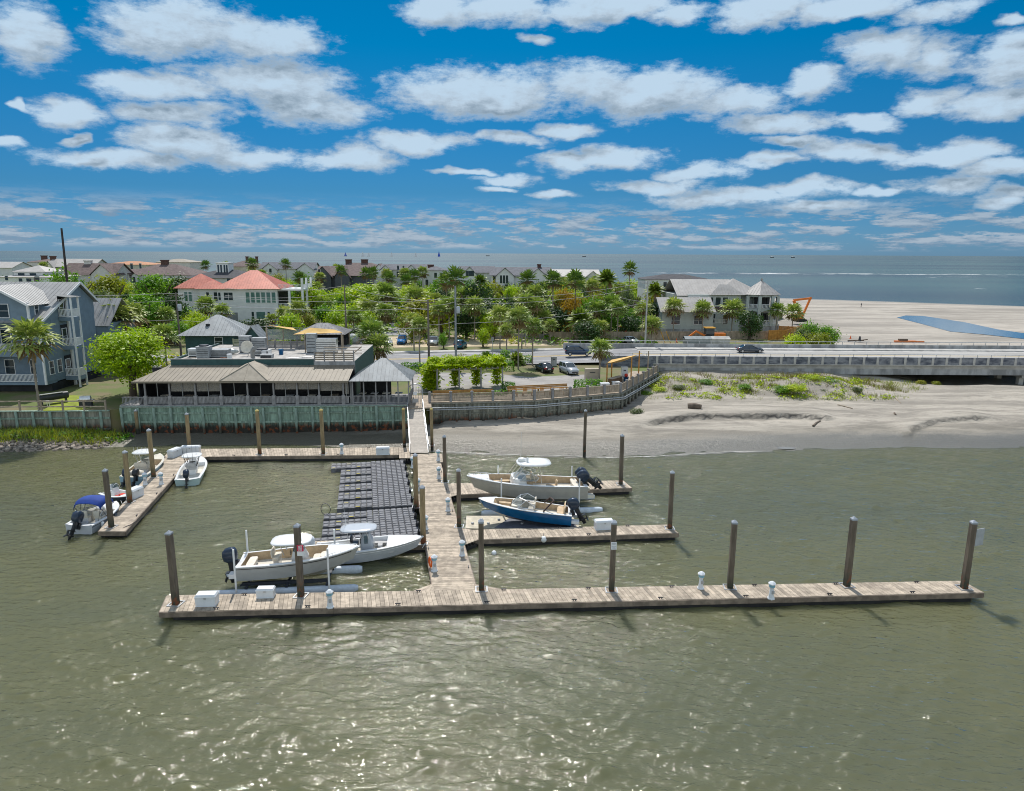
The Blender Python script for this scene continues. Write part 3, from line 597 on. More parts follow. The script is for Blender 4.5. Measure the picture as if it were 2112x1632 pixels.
# a: cream and grey centre console on the front lift
A0, A1 = Y(497, 1190, 43.8), Y(744, 1150, 44.7)
t, L = boat('centre_console_boat', 'grey hulled boat with tan interior, raised on the lift behind the front dock', A0, A1, .85, .02)
I = hullparts(t, L, 2.65, 1.0, 1.5, .45, hgrey, tan, stripe=blackp, solez=.45, bm=hgrey)
console(t, L * .5, .45, 1.15, .95, 1.05, gel); ttop(t, L * .44, 1.3, 2.15, 2.7, 1.95, gel); seat(t, L * .31, 0, .45, 1.05, .5, .75, palev); seat(t, L * .1, 0, .45, 1.6, .55, .4, palev, False); seat(t, L * .64, 0, .5, .8, .5, .45, palev, False)
MB().loft([rrect(1.3, 1.1, .5, p=4), rrect(1.25, 1.0, 1.02, p=4)]).xf(Matrix.Translation((L * .75, 0, .05))).build('bow_cushion', palev, t)
MB().box((-.22, .8, .3), (.5, .55, .3)).box((-.22, -.8, .3), (.5, .55, .3)).build('swim_platform', gel, t)
outboard(t, -.05, 0, .75, engn, -.12, 1.25); rails(t, I, .72, .98, .12)
# b: white centre console moored behind it
B0, B1 = Y(650, 1148, 47.6), Y(874, 1133, 48.5)
t, L = boat('centre_console_boat', 'white centre console boat with tall tower, bow tied to the walkway pile', B0, B1, .15, .015)
I = hullparts(t, L, 2.5, .82, 1.35, .35, hpale, gel, solez=.4, fore=.66, bm=hpale, stripe=gel)
b = MB().loft([rrect(1.0, .9, .4, p=5), rrect(.85, .85, 1.4, p=5), rrect(.5, .8, 1.9, p=5, cx=-.05)], 0, False).xf(Matrix.Translation((L * .48, 0, 0))).build('console', hpale, t)
g_ = MB(); [g_.bx(L * .48 - .16, L * .48 + .1, sy * .44 - .012, sy * .44 + .012, 1.2, 1.8) for sy in (-1, 1)]; g_.build('side_window', bglass, b)
MB().tube([(L * .42, .2 * math.cos(a * .6283), 1.25 + .2 * math.sin(a * .6283)) for a in range(11)], .02, 5).build('steering_wheel', blackp, b)
b = MB(); b.loft([rrect(2.5, 1.7, 2.2), rrect(2.65, 1.8, 2.25), rrect(2.55, 1.7, 2.31), rrect(1.8, 1.2, 2.35)]).xf(Matrix.Translation((L * .41, 0, 0))).build('hardtop', hpale, t)
[MB().tube([(L * .48 + sx, sy * .36, 1.4), (L * .44 + sx * 1.5, sy * .5, 2.24)], .035, 6).build('top_frame', alu, t) for sx in (-.15, .2) for sy in (-1, 1)]
seat(t, L * .37, 0, .4, 1.0, .5, .8, blackp); seat(t, L * .18, 0, .4, 1.6, .6, .5, gel, False); seat(t, L * .6, 0, .42, .8, .35, .55, greyv, False)
for sy in (-1, 1): MB().loft([rrect(1.5, .42, .6, p=5, cy=sy * .72), rrect(1.5, .42, .82, p=5, cy=sy * .66)]).xf(Matrix.Translation((L * .68 - .35, 0, .0))).build('bow_cushion', greyv, t)
outboard(t, -.02, 0, .68, engw, .05, 1.15); MB().tube([(L * .3, .6, .8), (L * .27, .65, 4.2)], [.02, .008], 4).build('antenna', gel, t)
# c: big hardtop boat
C0, C1 = Y(1206, 1015, 59.9), Y(963, 985, 58.9)
t, L = boat('hardtop_boat', 'large beige hulled motor boat with white hardtop and radar dome on a lift', C0, C1, .95, .012)
I = hullparts(t, L, 3.1, 1.15, 1.85, .55, mat('hull_beige', (.40, .38, .335), .2, .06, 1.5), tan, stripe=hgrey, solez=.6, fore=.83, n=22, bm=mat('hull_beige_dark', (.33, .31, .27), .3, .1, 1.5))
def windshield(t, x, z, w, hgt, rake, ln):
    b = MB(); f = MB(); hw = w / 2
    pts = [(x - ln, -hw, z), (x - .1, -hw * .96, z + .02), (x + .45, -hw * .4, z + .05), (x + .45, hw * .4, z + .05), (x - .1, hw * .96, z + .02), (x - ln, hw, z)]
    tops = [(x - ln - rake * .3, -hw * .97, z + hgt * .35), (x - .1 - rake, -hw * .85, z + hgt), (x + .45 - rake, -hw * .36, z + hgt * 1.02), (x + .45 - rake, hw * .36, z + hgt * 1.02), (x - .1 - rake, hw * .85, z + hgt), (x - ln - rake * .3, hw * .97, z + hgt * .35)]
    for i in range(5): b.quad(pts[i], pts[i + 1], tops[i + 1], tops[i])
    f.tube(pts, .03, 5, sm=False); f.tube(tops, .035, 5, sm=False)
    for a, c in zip(pts, tops): f.tube([a, c], .028, 5)
    o = f.build('windshield', alu, t); b.build('pane', bglass, o)
x = L * .55
MB().loft([rrect(1.5, 2.3, 1.2, p=5), rrect(1.25, 2.05, 1.75, p=5)], 0, False).xf(Matrix.Translation((x + .2, 0, 0))).build('helm_deck', gel, t)
windshield(t, x + .25, 1.62, 2.3, .78, .75, 1.5)
ho = MB().loft([rrect(2.9, 2.3, 3.2), rrect(3.1, 2.45, 3.27), rrect(3.0, 2.35, 3.36), rrect(2.1, 1.6, 3.42)]).xf(Matrix.Translation((x - 1.1, 0, -.3))).build('hardtop', gel, t)
MB().lathe([(.05, 0), (.34, .0), (.36, .12), (.32, .24), (.1, .27)], (x - .05, 0, 3.12), 14).build('radar_dome', gel, ho); MB().lathe([(.1, 0), (.1, .35), (.05, .45)], (x - .5, .4, 3.12), 8).build('horn', gel, ho)
b = MB()
for sy in (-1, 1): b.tube([(x + 1.0, sy * 1.05, 1.75), (x + .1, sy * 1.0, 2.95)], .035, 6); b.tube([(x + .7, sy * 1.05, 1.75), (x - .3, sy * 1.0, 2.95)], .03, 6); b.tube([(x - 1.7, sy * 1.15, 1.4), (x - 1.5, sy * 1.05, 2.95)], .035, 6); b.tube([(x - 1.2, sy * 1.15, 1.4), (x - .9, sy * 1.05, 2.4), (x - 1.7, sy * 1.1, 2.4)], .025, 5)
b.build('top_frame', palev, t); MB().tube([(x + .1, .6, 3.1), (x + .1, .6, 5.9)], [.02, .01], 4).build('antenna', gel, t)
seat(t, x - .7, .6, .6, .7, .55, .85, tan); seat(t, x - .7, -.6, .6, .7, .55, .85, tan); seat(t, L * .09, 0, .6, 2.2, .6, .5, palev, False); seat(t, L * .3, .75, .6, .8, .9, .5, tan)
for sy in (-1, 1): MB().loft([rrect(1.5, .42, .95, p=5, cy=sy * .62), rrect(1.5, .44, 1.15, p=5, cy=sy * .62)]).xf(Matrix.Translation((L * .71, 0, 0))).build('bow_cushion', tan, t)
MB().box((-.28, .95, .15), (.6, .6, .28)).box((-.28, -.95, .15), (.6, .6, .28)).build('swim_platform', cream, t)
outboard(t, .05, .36, 1.0, engn, .85, 1.3); outboard(t, .05, -.4, 1.0, engn, .85, 1.3); rails(t, I, .78, .99, .15)
# d: blue bowrider
D0, D1 = Y(1178, 1071, 54.2), Y(985, 1038, 54.9)
t, L = boat('bowrider_boat', 'blue hulled bowrider with tan seats and raked windshield, resting bow up on a float', D0, D1, .62, .07)
I = hullparts(t, L, 2.4, .85, 1.15, .4, hblue, tan, solez=.4, fore=.86, bm=mat('bottom_dark_blue', (.012, .02, .04), .3, .2, 1.5))
windshield(t, L * .58, 1.02, 2.05, .62, .6, 1.3)
MB().loft([rrect(.9, .5, .45, p=5, cy=.56), rrect(.75, .55, 1.12, p=5, cy=.62)], 0, False).loft([rrect(.9, .5, .45, p=5, cy=-.56), rrect(.75, .55, 1.12, p=5, cy=-.62)], 0, False).xf(Matrix.Translation((L * .59, 0, 0))).build('console', palev, t)
seat(t, L * .43, .62, .4, .6, .5, .6, palev); seat(t, L * .43, -.62, .4, .6, .5, .6, palev); seat(t, L * .12, 0, .4, 1.8, .6, .45, tan)
for sy in (-1, 1): MB().loft([rrect(1.0, .36, .62, p=5, cy=sy * .44), rrect(1.0, .38, .84, p=5, cy=sy * .44)]).xf(Matrix.Translation((L * .72, 0, 0))).build('bow_cushion', tan, t)
b = MB(); b.tube([(L * .3, -1.1, .95), (L * .24, -.85, 1.5), (L * .2, 0, 1.6), (L * .24, .85, 1.5), (L * .3, 1.1, .95)], .07, 6); b.build('folded_bimini', mat('dark_canvas', (.05, .03, .025), .8, .2), t)
MB().box((-.3, .72, .25), (.65, .5, .22)).box((-.3, -.72, .25), (.65, .5, .22)).build('swim_platform', gel, t)
outboard(t, .0, 0, .72, engn, .5, 1.2)
# e: white T-top bay boat, right side of the left arm
E0, E1 = P(387, 1000, .1), P(411, 947, .5)
t, L = boat('bay_boat', 'pale seafoam boat with white hardtop and fishing rods, right of the left arm dock', E0, E1, .06)
I = hullparts(t, L, 2.45, .62, .85, .25, hseaf, gel, solez=.25, fore=.7, bm=hseaf); console(t, L * .5, .25, .8, .8, 1.0, gel); ttop(t, L * .46, .95, 1.95, 1.75, 1.9, gel, tower=blackp)
seat(t, L * .36, 0, .25, .9, .45, .75, greyv); seat(t, L * .62, 0, .25, .7, .4, .5, palev, False); outboard(t, -.02, 0, .6, engn, .15, 1.05); FE = [(t, I, L, (1,), (.25, .6))]
b = MB(); [b.tube([(L * .33, y, 1.1), (L * .3, y * 1.3, 3.3)], [.02, .008], 4) for y in (-.5, -.2, .2, .5)]; b.build('fishing_rod', blackp, t)
# f: cream T-top boat left of the arm
F0, F1 = P(274, 999, .1), P(331, 945, .7)
t, L = boat('centre_console_boat', 'cream boat with white hardtop and tan interior, left of the left arm dock', F0, F1, .06)
I = hullparts(t, L, 2.6, .85, 1.15, .3, hsky, tan, solez=.3, fore=.74, bm=hsky, capm_=cream); console(t, L * .52, .3, 1.0, 1.0, 1.15, cream); ttop(t, L * .46, 1.15, 2.35, 1.9, 2.1, gel)
seat(t, L * .33, 0, .3, 1.2, .6, .85, palev); MB().loft([rrect(1.0, 1.5, .3, p=4), rrect(.9, 1.4, 1.0, p=3), rrect(.4, .8, 1.15)]).xf(Matrix.Translation((L * .13, 0, 0))).build('engine_cover', palev, t)
outboard(t, -.02, .5, .55, engn, .5, 1.05); outboard(t, -.02, -.4, .55, blackp, .5, 1.0)
b = MB(); [b.tube([(L * .4, y, 2.6), (L * .39, y, 2.95)], .02, 4) for y in (-.8, -.4, 0, .4, .8)]; b.build('rod_holder', alu, t)
# g: small skiff
G0, G1 = P(222, 1022, .1), P(266, 1032, .3)
t, L = boat('skiff', 'small dark grey skiff with white console and red gear inside, tied between two piles', G0, G1, .04)
I = hullparts(t, L, 1.75, .5, .68, .18, hnavy, gel, solez=.2, fore=.78, bm=hnavy, n=14); console(t, L * .42, .2, .55, .6, .85, gel); seat(t, L * .2, 0, .2, .7, .4, .5, gel)
MB().box((L * .66, .1, .45), (.45, .4, .3)).box((L * .6, -.3, .4), (.3, .3, .2)).build('gear_bag', red, t); MB().tube([(L * .46, .34 * math.cos(a * .3491), .95 + .5 * math.sin(a * .3491)) for a in range(10)], .02, 5).build('grab_rail', alu, t)
# h: boat with the blue canopy
H0, H1 = P(164, 1099, .1), P(241, 1046, .5)
t, L = boat('runabout_boat', 'white runabout with royal blue canopy at the outer end of the left dock', H0, H1, .05)
I = hullparts(t, L, 2.5, .72, .98, .28, hpale, gel, solez=.28, fore=.7, bm=blackp, stripe=hnavy); windshield(t, L * .52, .85, 1.9, .5, .4, 1.0)
MB().loft([rrect(.8, .7, .28, p=5, cy=-.6), rrect(.7, .6, 1.05, p=5, cy=-.6)], 0, False).loft([rrect(.8, .7, .28, p=5, cy=.6), rrect(.7, .6, 1.05, p=5, cy=.6)], 0, False).xf(Matrix.Translation((L * .52, 0, 0))).build('console', cream, t)
seat(t, L * .36, .55, .28, .6, .5, .6, cream); seat(t, L * .36, -.55, .28, .6, .5, .6, cream); seat(t, L * .14, .3, .28, 1.2, .5, .4, greyv, False)
b = MB(); n = 8; rings = []
for i in range(9):
    xx = L * (.24 + .36 * i / 8); hh = 2.2 + .22 * math.sin(math.pi * i / 8) - .12 * (i == 0) - .12 * (i == 8)
    rings.append([(xx, 1.15 * math.cos(math.pi * k / n), hh - .5 + .5 * math.sin(math.pi * k / n) ** .55) for k in range(n + 1)] + [(xx, 1.13 * math.cos(math.pi * k / n), hh - .54 + .5 * math.sin(math.pi * k / n) ** .55) for k in range(n, -1, -1)])
b.loft(rings).build('canopy', bimini, t)
b = MB()
for sy in (-1, 1):
    for xa, xb in ((.38, .25), (.38, .42), (.4, .59), (.16, .25)): b.tube([(L * xa, sy * 1.15, .78), (L * xb, sy * 1.12, 1.75)], .02, 5)
b.build('canopy_frame', blackp, t)
cl = MB(); [cl.quad((L * .26, sy * 1.15, .8), (L * .58, sy * 1.15, .85), (L * .58, sy * 1.12, 1.72), (L * .26, sy * 1.12, 1.72)) for sy in (-1, 1)]; cl.build('clear_curtain', glassmat('clear_vinyl', (.5, .5, .48), .15, .22), t)
outboard(t, -.02, 0, .58, engn, .62, 1.2); FE.append((t, I, L, (-1,), (.2, .55)))
def fenders(t, I, L, sgs, us):
    for sg in sgs:
        for u in us: MB().lathe([(.03, -.5), (.12, -.44), (.12, .0), (.03, .06)], (0, 0, 0), 8).build('fender', boxw_ if u < .5 else hnavy, t).location = (I['xg'](u), sg * (I['hb'](u) + .13), I['zs'](u) - .12)
# ---------------------------------------------------------------- boat lifts and floats
tank = mat('lift_tank', (.52, .58, .64), .35, .12, 2); frame = mat('lift_frame', (.03, .035, .045), .5, .2, 2)
def lift(label, c, rz, L, B, z):
    t = thing('boat_lift', label, 'boat lift', (c[0], c[1], 0), rz, 'boat lifts')
    for sy in (-1, 1):
        MB().loft([rrect(.5, .3, 0, 10, 2.4)] + [rrect(.62, .55, L * k, 10, 2.6) for k in (.03, .5, .97)] + [rrect(.5, .3, L, 10, 2.4)]).xf(Matrix.Translation((-L / 2, sy * B / 2, .12)) @ Matrix.Rotation(R(90), 4, 'Y')).build('float_tank', tank, t)
    f = MB()
    for x in (-.28, 0, .28): f.beam((L * x, -B / 2, .5), (L * x, B / 2, .5), .16, .12)
    for sy in (-.3, .3): f.beam((-L * .32, sy * B, z), (L * .3, sy * B, z), .16, .2)
    for x in (-.28, .28):
        for sy in (-.3, .3): f.beam((L * x - .5, sy * B, .45), (L * x, sy * B, z), .1)
    f.build('lift_frame', frame, t)
    for x, h in ((-.34, 3.3), (.3, 3.1)):
        for sy in (-1, 1): MB().tube([(L * x, sy * B * .56, .1), (L * x, sy * B * .56, h)], .065, 8).build('guide_pole', gel, t)
    return t
m_ = (A0 + A1) / 2; rz = math.atan2(A1.y - A0.y, A1.x - A0.x); lift('white tank boat lift carrying the grey hulled boat by the front dock', (m_.x - .7, m_.y - .15), rz, 9.2, 2.9, .55)
m_ = (C0 + C1) / 2; rz = math.atan2(C0.y - C1.y, C0.x - C1.x); lift('blue grey tank boat lift carrying the big hardtop boat', (m_.x + 1.2, m_.y - .3), rz, 10.5, 3.3, .6)
blk = mat('float_block', (.115, .12, .135), .5, .25, 4, isl=.25); ylw = mat('yellow_tag', (.62, .50, .04), .5, .1, 3)
def blocks(b, o, u, v, nu, nv, z=.22, s=.5):
    for i in range(nu):
        for j in range(nv):
            p = o + u * ((i + .5) * s) + v * ((j + .5) * s)
            b.box((p.x, p.y, z), (s * .93, s * .93, .4), math.atan2(u.y, u.x)); b.box((p.x, p.y, z + .225), (s * .86, s * .86, .05), math.atan2(u.y, u.x), tp=.86)
            b.m[-6:] = [0] * 6
def float_dock(label, tr, br, rw, nports, plen, pwid, extra):
    tr = Vector((*tr, 0)); br = Vector((*br, 0)); v = (br - tr).normalized(); u = Vector((v.y, -v.x, 0)); Lv = (br - tr).length
    if u.x > 0: u = -u
    t = thing('modular_float_dock', label, 'floating dock', (tr.x, tr.y, 0), 0, 'black modular float docks'); s = .5
    w = MB(); blocks(w, Vector((0, 0, 0)), u, v, rw, int(Lv / s)); w.build('walkway_blocks', blk, t)
    pitch = Lv / nports
    for k in range(nports):
        o = u * (rw * s) + v * (k * pitch); b = MB(); n = int(plen / s) + (2 if k == extra else 0); ang = math.atan2(u.y, u.x)
        for j, wd2 in ((0, .42), (.46, .42)):
            for i in range(n):
                p = o + u * ((i + .5) * s) + v * ((j + .25) * 1.0 * (pitch / 1.25)); notch = i % 2
                b.box((p.x, p.y, .2), (s * .94, pitch * (.42 if notch else .36), .42), ang); b.box((p.x, p.y, .43), (s * .84, pitch * .3, .05), ang, tp=.85)
        for i in range(n - 2, n): p = o + u * ((i + .5) * s) + v * (.5 * pitch); b.box((p.x, p.y, .2 if i == n - 2 else .12), (s * .95, pitch * .5, .4), ang)
        y_ = [(p_, .25 if q_ % 2 else .72) for q_, p_ in enumerate((2, 4, 7))]
        for i, jj in y_:
            if i >= n: continue
            p = o + u * ((i + .5) * s) + v * (jj * pitch); b.box((p.x, p.y, .462), (.36, .07, .02), ang, m=1)
        b.build('drive_on_port', [blk, ylw], t)
        cl = MB(); p = v * ((k + .5) * pitch) + u * .05; cl.box((p.x, p.y, .6), (.2, .5, .3)); cl.tube([(p.x, p.y - .2, .6), (p.x, p.y - .2, 1.0)], .05, 6); cl.build('bow_stop', blackp, t)
float_dock('upper black float dock of drive-on ports beside the walkway', P(834, 948, .45)[:2], P(853, 1043, .45)[:2], 7, 6, 3.1, 2, 0)
float_dock('lower black float dock of drive-on ports, behind the white boat with the tower', P(853, 1046, .45)[:2], P(868, 1110, .45)[:2], 8, 4, 3.9, 2, 3)
pf = mat('float_cream', (.47, .42, .32), .6, .2, 2, .2)
t = thing('drive_on_float', 'cream and grey moulded float platform under the blue bowrider', 'float', P(1060, 1079, 0)); cq = [P(*k, .3) - Vector(t.location) for k in ((960, 1090), (1200, 1092), (1180, 1064), (962, 1064))]
cq = [Vector((k.x, k.y, 0)) for k in cq]; MB().prism([tuple(k[:2]) for k in cq], -.2, .3).build('platform', [pf], t)
b = MB(); [b.lathe([(.12, 0), (.12, .12), (.06, .14)], tuple(cq[0].lerp(cq[1], f_).lerp(cq[3].lerp(cq[2], f_), .35 + .3 * (i % 2)) + Vector((0, 0, .3))), 8) for i, f_ in enumerate((.06, .14, .2, .3, .5, .65, .8))]; b.build('bunk_roller', greyv, t)
MB().prism([tuple((cq[0].lerp(cq[1], a).lerp(cq[3].lerp(cq[2], a), c_))[:2]) for a, c_ in ((.25, .05), (.97, .05), (.97, .8), (.4, .8))], .3, .33).build('shade_mat', mat('mat_grey', (.12, .13, .16), .7, .2), t)  # dark sheet on the float paints the shade under the boat
# ---------------------------------------------------------------- dock furniture
boxw = mat('dock_box_white', (.66, .69, .72), .4, .06, 2); boxw_ = boxw
for a in FE: fenders(*a)
def dockbox(px, py, w, d, h, rz, label, z=DZ):
    p = P(px, py, z + .01); t = thing('dock_box', label, 'dock box', p, rz, 'white dock boxes')
    b = MB(); b.box((0, 0, h * .38), (w * .94, d * .9, h * .76), tp=1.04); b.box((0, 0, .02), (w * .98, d * .96, .05)); b.build('body', boxw, t)
    l = MB(); l.box((0, 0, h * .8), (w, d, h * .1)); l.box((0, 0, h * .92), (w * .98, d * .97, h * .14), tp=.93, ty=.8); l.build('lid', boxw, t); MB().box((0, -d * .5, h * .72), (.14, .03, .1)).build('latch', zinc, t)
rz = math.atan2(FD[1][1] - FD[0][1], FD[1][0] - FD[0][0])
dockbox(428, 1246, 1.25, .75, .75, rz, 'white dock box near the left end of the front dock'); dockbox(549, 1230, 1.1, .6, .62, rz, 'smaller white dock box with two dark vents beside the grey hulled boat')
dockbox(1245, 1090, 1.5, .7, .75, .16, 'white dock box on the finger dock in front of the blue boat'); dockbox(790, 937, 1.45, .75, .85, .1, 'white dock box on the back dock near the gangway')
dockbox(361, 941, 1.5, .75, .85, 1.35, 'white dock box set lengthways at the inner end of the left arm dock'); dockbox(394, 935, 2.0, .7, .85, .1, 'long white dock box behind the tan pile at the dock corner'); dockbox(279, 1025, 1.35, .8, .85, 1.35, 'white dock box beside the small skiff on the left arm dock')
lens = mat('pedestal_lens', (.22, .42, .52), .3, .1, 3)
def pedestal(px, py, label, s=1.):
    p = P(px, py, DZ + .01); k = 6; b = MB()
    t = thing('power_pedestal', label, 'power pedestal', p, .3, 'white power pedestals', s)
    b.lathe([(.24, 0), (.24, .06), (.19, .1), (.15, .35), (.125, .72), (.19, .82)], (0, 0, 0), k, 0, False); b.build('column', boxw, t)
    MB().lathe([(.2, .82), (.2, 1.0)], (0, 0, 0), k, 0, False).build('lamp_lens', lens, t); MB().lathe([(.25, 1.0), (.25, 1.05), (.12, 1.16), (.04, 1.2)], (0, 0, 0), k, 0, False).build('cap', boxw, t)
    MB().box((.0, -.16, .5), (.16, .08, .2)).box((.1, .14, .5), (.08, .16, .2)).build('outlet_box', greyv, t)
for a in ((681, 1253, 'white power pedestal on the front dock right of the smaller box'), (1445, 1214, 'white power pedestal on the back edge of the front dock'), (1590, 1235, 'white power pedestal on the front edge of the front dock, right half'), (896, 1178, 'white power pedestal with the orange life ring beside it'),
          (953, 1146, 'white power pedestal at the root of the finger dock with one box'), (924, 1054, 'white power pedestal on the walkway beside the blue boat'), (905, 987, 'white power pedestal with coiled hose on the walkway'), (904, 950, 'white power pedestal on the platform beside the gangway'),
          (300, 1000, 'white power pedestal beside the cream boat on the left arm'), (333, 999, 'white power pedestal with a wooden tag on the left arm dock'), (705, 936, 'white power pedestal on the back dock left of the white box'), (851, 965, 'white power pedestal on the walkway edge by the top of the black floats'), (863, 1012, 'white power pedestal half hidden behind the upper tan pile of the walkway'), (878, 1092, 'white power pedestal half hidden behind the lower tan pile of the walkway')):
    pedestal(*a)
p = P(888, 1172, DZ); t = MB().tube([(.0, .32 * math.cos(a * .5236), .45 + .32 * math.sin(a * .5236)) for a in range(13)], .07, 7).build('life_ring', orange, None, p, .4); tag(t, 'orange life ring hung at the walkway edge above the water', 'life ring')
p = P(1121, 1123, .0); t = thing('mooring_buoy', 'round white fender buoy hanging off the finger dock edge', 'buoy', (p.x, p.y, 0)); MB().blob((0, 0, .42), .26, 0, 12, 8).build('ball', gel, t); MB().tube([(0, 0, .66), (0, .3, .75)], .03, 5).build('rope', blackp, t)
p = P(1019, 1143, 0); tag(MB().blob((0, 0, .08), .2, 0, 10, 6).build('marker_float', gel, None, p), 'small white float on the water in front of the finger dock', 'float')
def signboard(px, py, yd, w, h, parts, label):
    c = Y(px, py, yd); t = thing('notice_sign', label, 'sign', c); MB().box((0, 0, 0), (w, .03, h)).build('panel', parts[0], t)
    for m, z, hh in parts[1]: MB().box((0, -.02, z * h), (w * .82, .012, hh * h)).build('print_band', m, t)
inkr = mat('sign_red', (.62, .03, .08), .5, .08, 3); inkb = mat('sign_grey', (.35, .36, .4), .5, .1, 3)
GL = {'N': ((0, 0, 0, 1), (0, 1, 1, 0), (1, 0, 1, 1)), 'O': ((0, 0, 0, 1), (1, 0, 1, 1), (0, 0, 1, 0), (0, 1, 1, 1)), 'W': ((0, 1, .25, 0), (.25, 0, .5, .6), (.5, .6, .75, 0), (.75, 0, 1, 1)), 'A': ((0, 0, .5, 1), (.5, 1, 1, 0), (.2, .4, .8, .4)), 'K': ((0, 0, 0, 1), (0, .45, 1, 1), (.2, .55, 1, 0)), 'E': ((0, 0, 0, 1), (0, 0, 1, 0), (0, .5, .8, .5), (0, 1, 1, 1))}
def text(par, body, size, loc, m):
    b = MB(); w = size * .62; x = -len(body) * w / 2 + w * .12
    for ch in body:
        for x0, z0, x1, z1 in GL[ch]: b.beam((x + x0 * w * .74, 0, (z0 - .5) * size), (x + x1 * w * .74, 0, (z1 - .5) * size), size * .15, .012)
        x += w
    o = b.build('lettering', m, par); o.location = loc; return o
yd = P(621, 1229, DZ).y - .3; c = Y(619, 1131, yd); t = thing('notice_sign', 'red and white notice fixed to the pile in front of the grey hulled boat', 'sign', c)
MB().box((0, 0, 0), (.4, .03, .4)).build('red_panel', inkr, t); MB().box((0, .0, -.36), (.4, .03, .3)).build('white_panel', white, t); text(t, 'NO', .2, (0, -.02, .07), white); text(t, 'WAKE', .11, (0, -.02, -.1), white)
yd = P(1261, 1218, DZ).y - .3; c = Y(1266, 1126, yd); t = thing('notice_sign', 'white notice with small print fixed to the middle pile of the front dock', 'sign', c)
MB().box((0, 0, 0), (.36, .03, .5)).build('panel', white, t); b = MB(); [b.box((0, -.018, z), (w, .006, .03)) for z, w in ((.16, .26), (.08, .22), (-.04, .28), (-.12, .2), (-.18, .26))]; b.build('print_lines', inkb, t)
c = Y(2020, 1108, P(1988, 1213, DZ).y); t = thing('sign_board', 'plain grey square board on the side of the rightmost dock pile', 'sign', c, R(20)); MB().box((0, 0, 0), (.75, .05, 1.15)).build('panel', mat('sign_back', (.36, .38, .4), .5, .12, 2), t); MB().box((-.3, .1, .3), (.5, .08, .08)).box((-.3, .1, -.3), (.5, .08, .08)).build('bracket', zinc, t)
# hose on the left arm and mooring lines
b = MB(); pts = [(312, 1054), (322, 1046), (326, 1040), (322, 1050), (308, 1058), (296, 1066), (284, 1074), (268, 1083), (255, 1088)]; b.tube([P(x, y, DZ + .03) for x, y in pts], .025, 5); tag(b.build('water_hose', blackp, center=True), 'thin black hose lying along the left arm dock', 'hose')
def mline(name, label, pts, r=.02, m=gel): tag(MB().tube(pts, r, 5).build(name, m, center=True), label, name.split('_')[-1])
mline('mooring_line', 'pale mooring line from the white boat bow to its pile', [B1 + Vector((-.1, 0, .1)), Y(876, 1122, B1.y + .3), Y(878, 1120, B1.y + .4)])
mline('mooring_line', 'pale mooring line from the skiff to the left arm dock', [P(249, 1032, .4), P(253, 1042, .25), P(254, 1046, DZ)])
mline('mooring_line', 'pale mooring line from the blue canopy boat to the dock', [P(214, 1068, .8), P(222, 1074, .5), P(228, 1076, DZ)])
p = P(672, 1070, .2); t = thing('landing_net', 'dark landing net leaning over the edge of the lower black floats', 'net', p); MB().tube([(.4 * math.cos(a * .5236), .1, .8 + .5 * math.sin(a * .5236)) for a in range(13)], .025, 5).build('hoop', blackp, t); MB().tube([(.1, .1, .4), (.5, .5, .1)], .025, 5).build('handle', alu, t)
# ---------------------------------------------------------------- gangway
gz1 = 3.35; ga, gb_ = P(846, 936, DZ), P(884, 936, DZ); gc, gd = P(872, 840, gz1), P(840, 840, gz1)
t = thing('gangway', 'sloping grey aluminium gangway from the gate down to the walkway dock', 'gangway', (ga + gb_) / 2); o = Vector(t.location)
a, b_, c, d = (k - o for k in (ga, gb_, gc, gd)); a.z = b_.z = .12; m = MB(); n = 60
for i in range(n): f0, f1 = i / n, (i + .86) / n; q = [a.lerp(d, f0), b_.lerp(c, f0), b_.lerp(c, f1), a.lerp(d, f1)]; m.add(q + [k - Vector((0, 0, .05)) for k in q], ((0, 1, 2, 3), (0, 4, 5, 1), (1, 5, 6, 2), (2, 6, 7, 3), (3, 7, 4, 0)))
m.build('tread', mat('gangway_tread', (.40, .36, .31), .7, .12, 3, isl=.1), t)
for p0, p1 in ((a, d), (b_, c)):
    r_ = MB(); up_ = Vector((0, 0, 1)); r_.beam(p0, p1, .08, .2); r_.beam(p0 + up_ * 1.0, p1 + up_ * 1.0, .06); r_.beam(p0 + up_ * .5, p1 + up_ * .5, .05)
    for i in range(9): k = p0.lerp(p1, i / 8); r_.beam(k, k + up_ * 1.0, .05)
    for i in range(8): r_.beam(p0.lerp(p1, i / 8), p0.lerp(p1, (i + 1) / 8) + up_ * 1.0, .03)
    r_.build('handrail', zinc, t)
# ---------------------------------------------------------------- materials for buildings
bulkg = zmat('bulkhead_green', (.25, .36, .29), (.03, .028, .022), .9, 2.0); bulkp = zmat('bulkhead_post', (.25, .34, .28), (.06, .06, .045), .7, 1.6)
bulkw = zmat('bulkhead_weathered', (.26, .26, .215), (.04, .036, .028), .8, 1.9)
deckw = mat('weathered_lumber', (.34, .28, .215), .85, .25, 2, .3, isl=.18, stretch=(1, 1, .5)); deckg = mat('grey_lumber', (.27, .265, .27), .85, .22, 2, .3, isl=.15, stretch=(1, 1, .5))
teal = mat('teal_siding', (.03, .085, .085), .6, .15, 2); metal = mat('metal_roof', (.28, .285, .285), .55, .12, .8, metal=.1); metalt = mat('tan_metal_roof', (.215, .185, .14), .6, .12, .7)
metalb = mat('blue_grey_metal_roof', (.27, .29, .30), .55, .15, .8, metal=.1); metalw = mat('pale_metal_roof', (.35, .335, .32), .6, .1, .7); redroof = mat('red_metal_roof', (.50, .165, .115), .42, .14, .6, metal=.1)
canvas = mat('tan_canvas', (.34, .30, .24), .8, .12, 1.5, .2); sail = mat('yellow_sail', (.62, .40, .13), .8, .12, 1); inside = mat('dark_interior', (.022, .024, .028), .8, .3, 1)
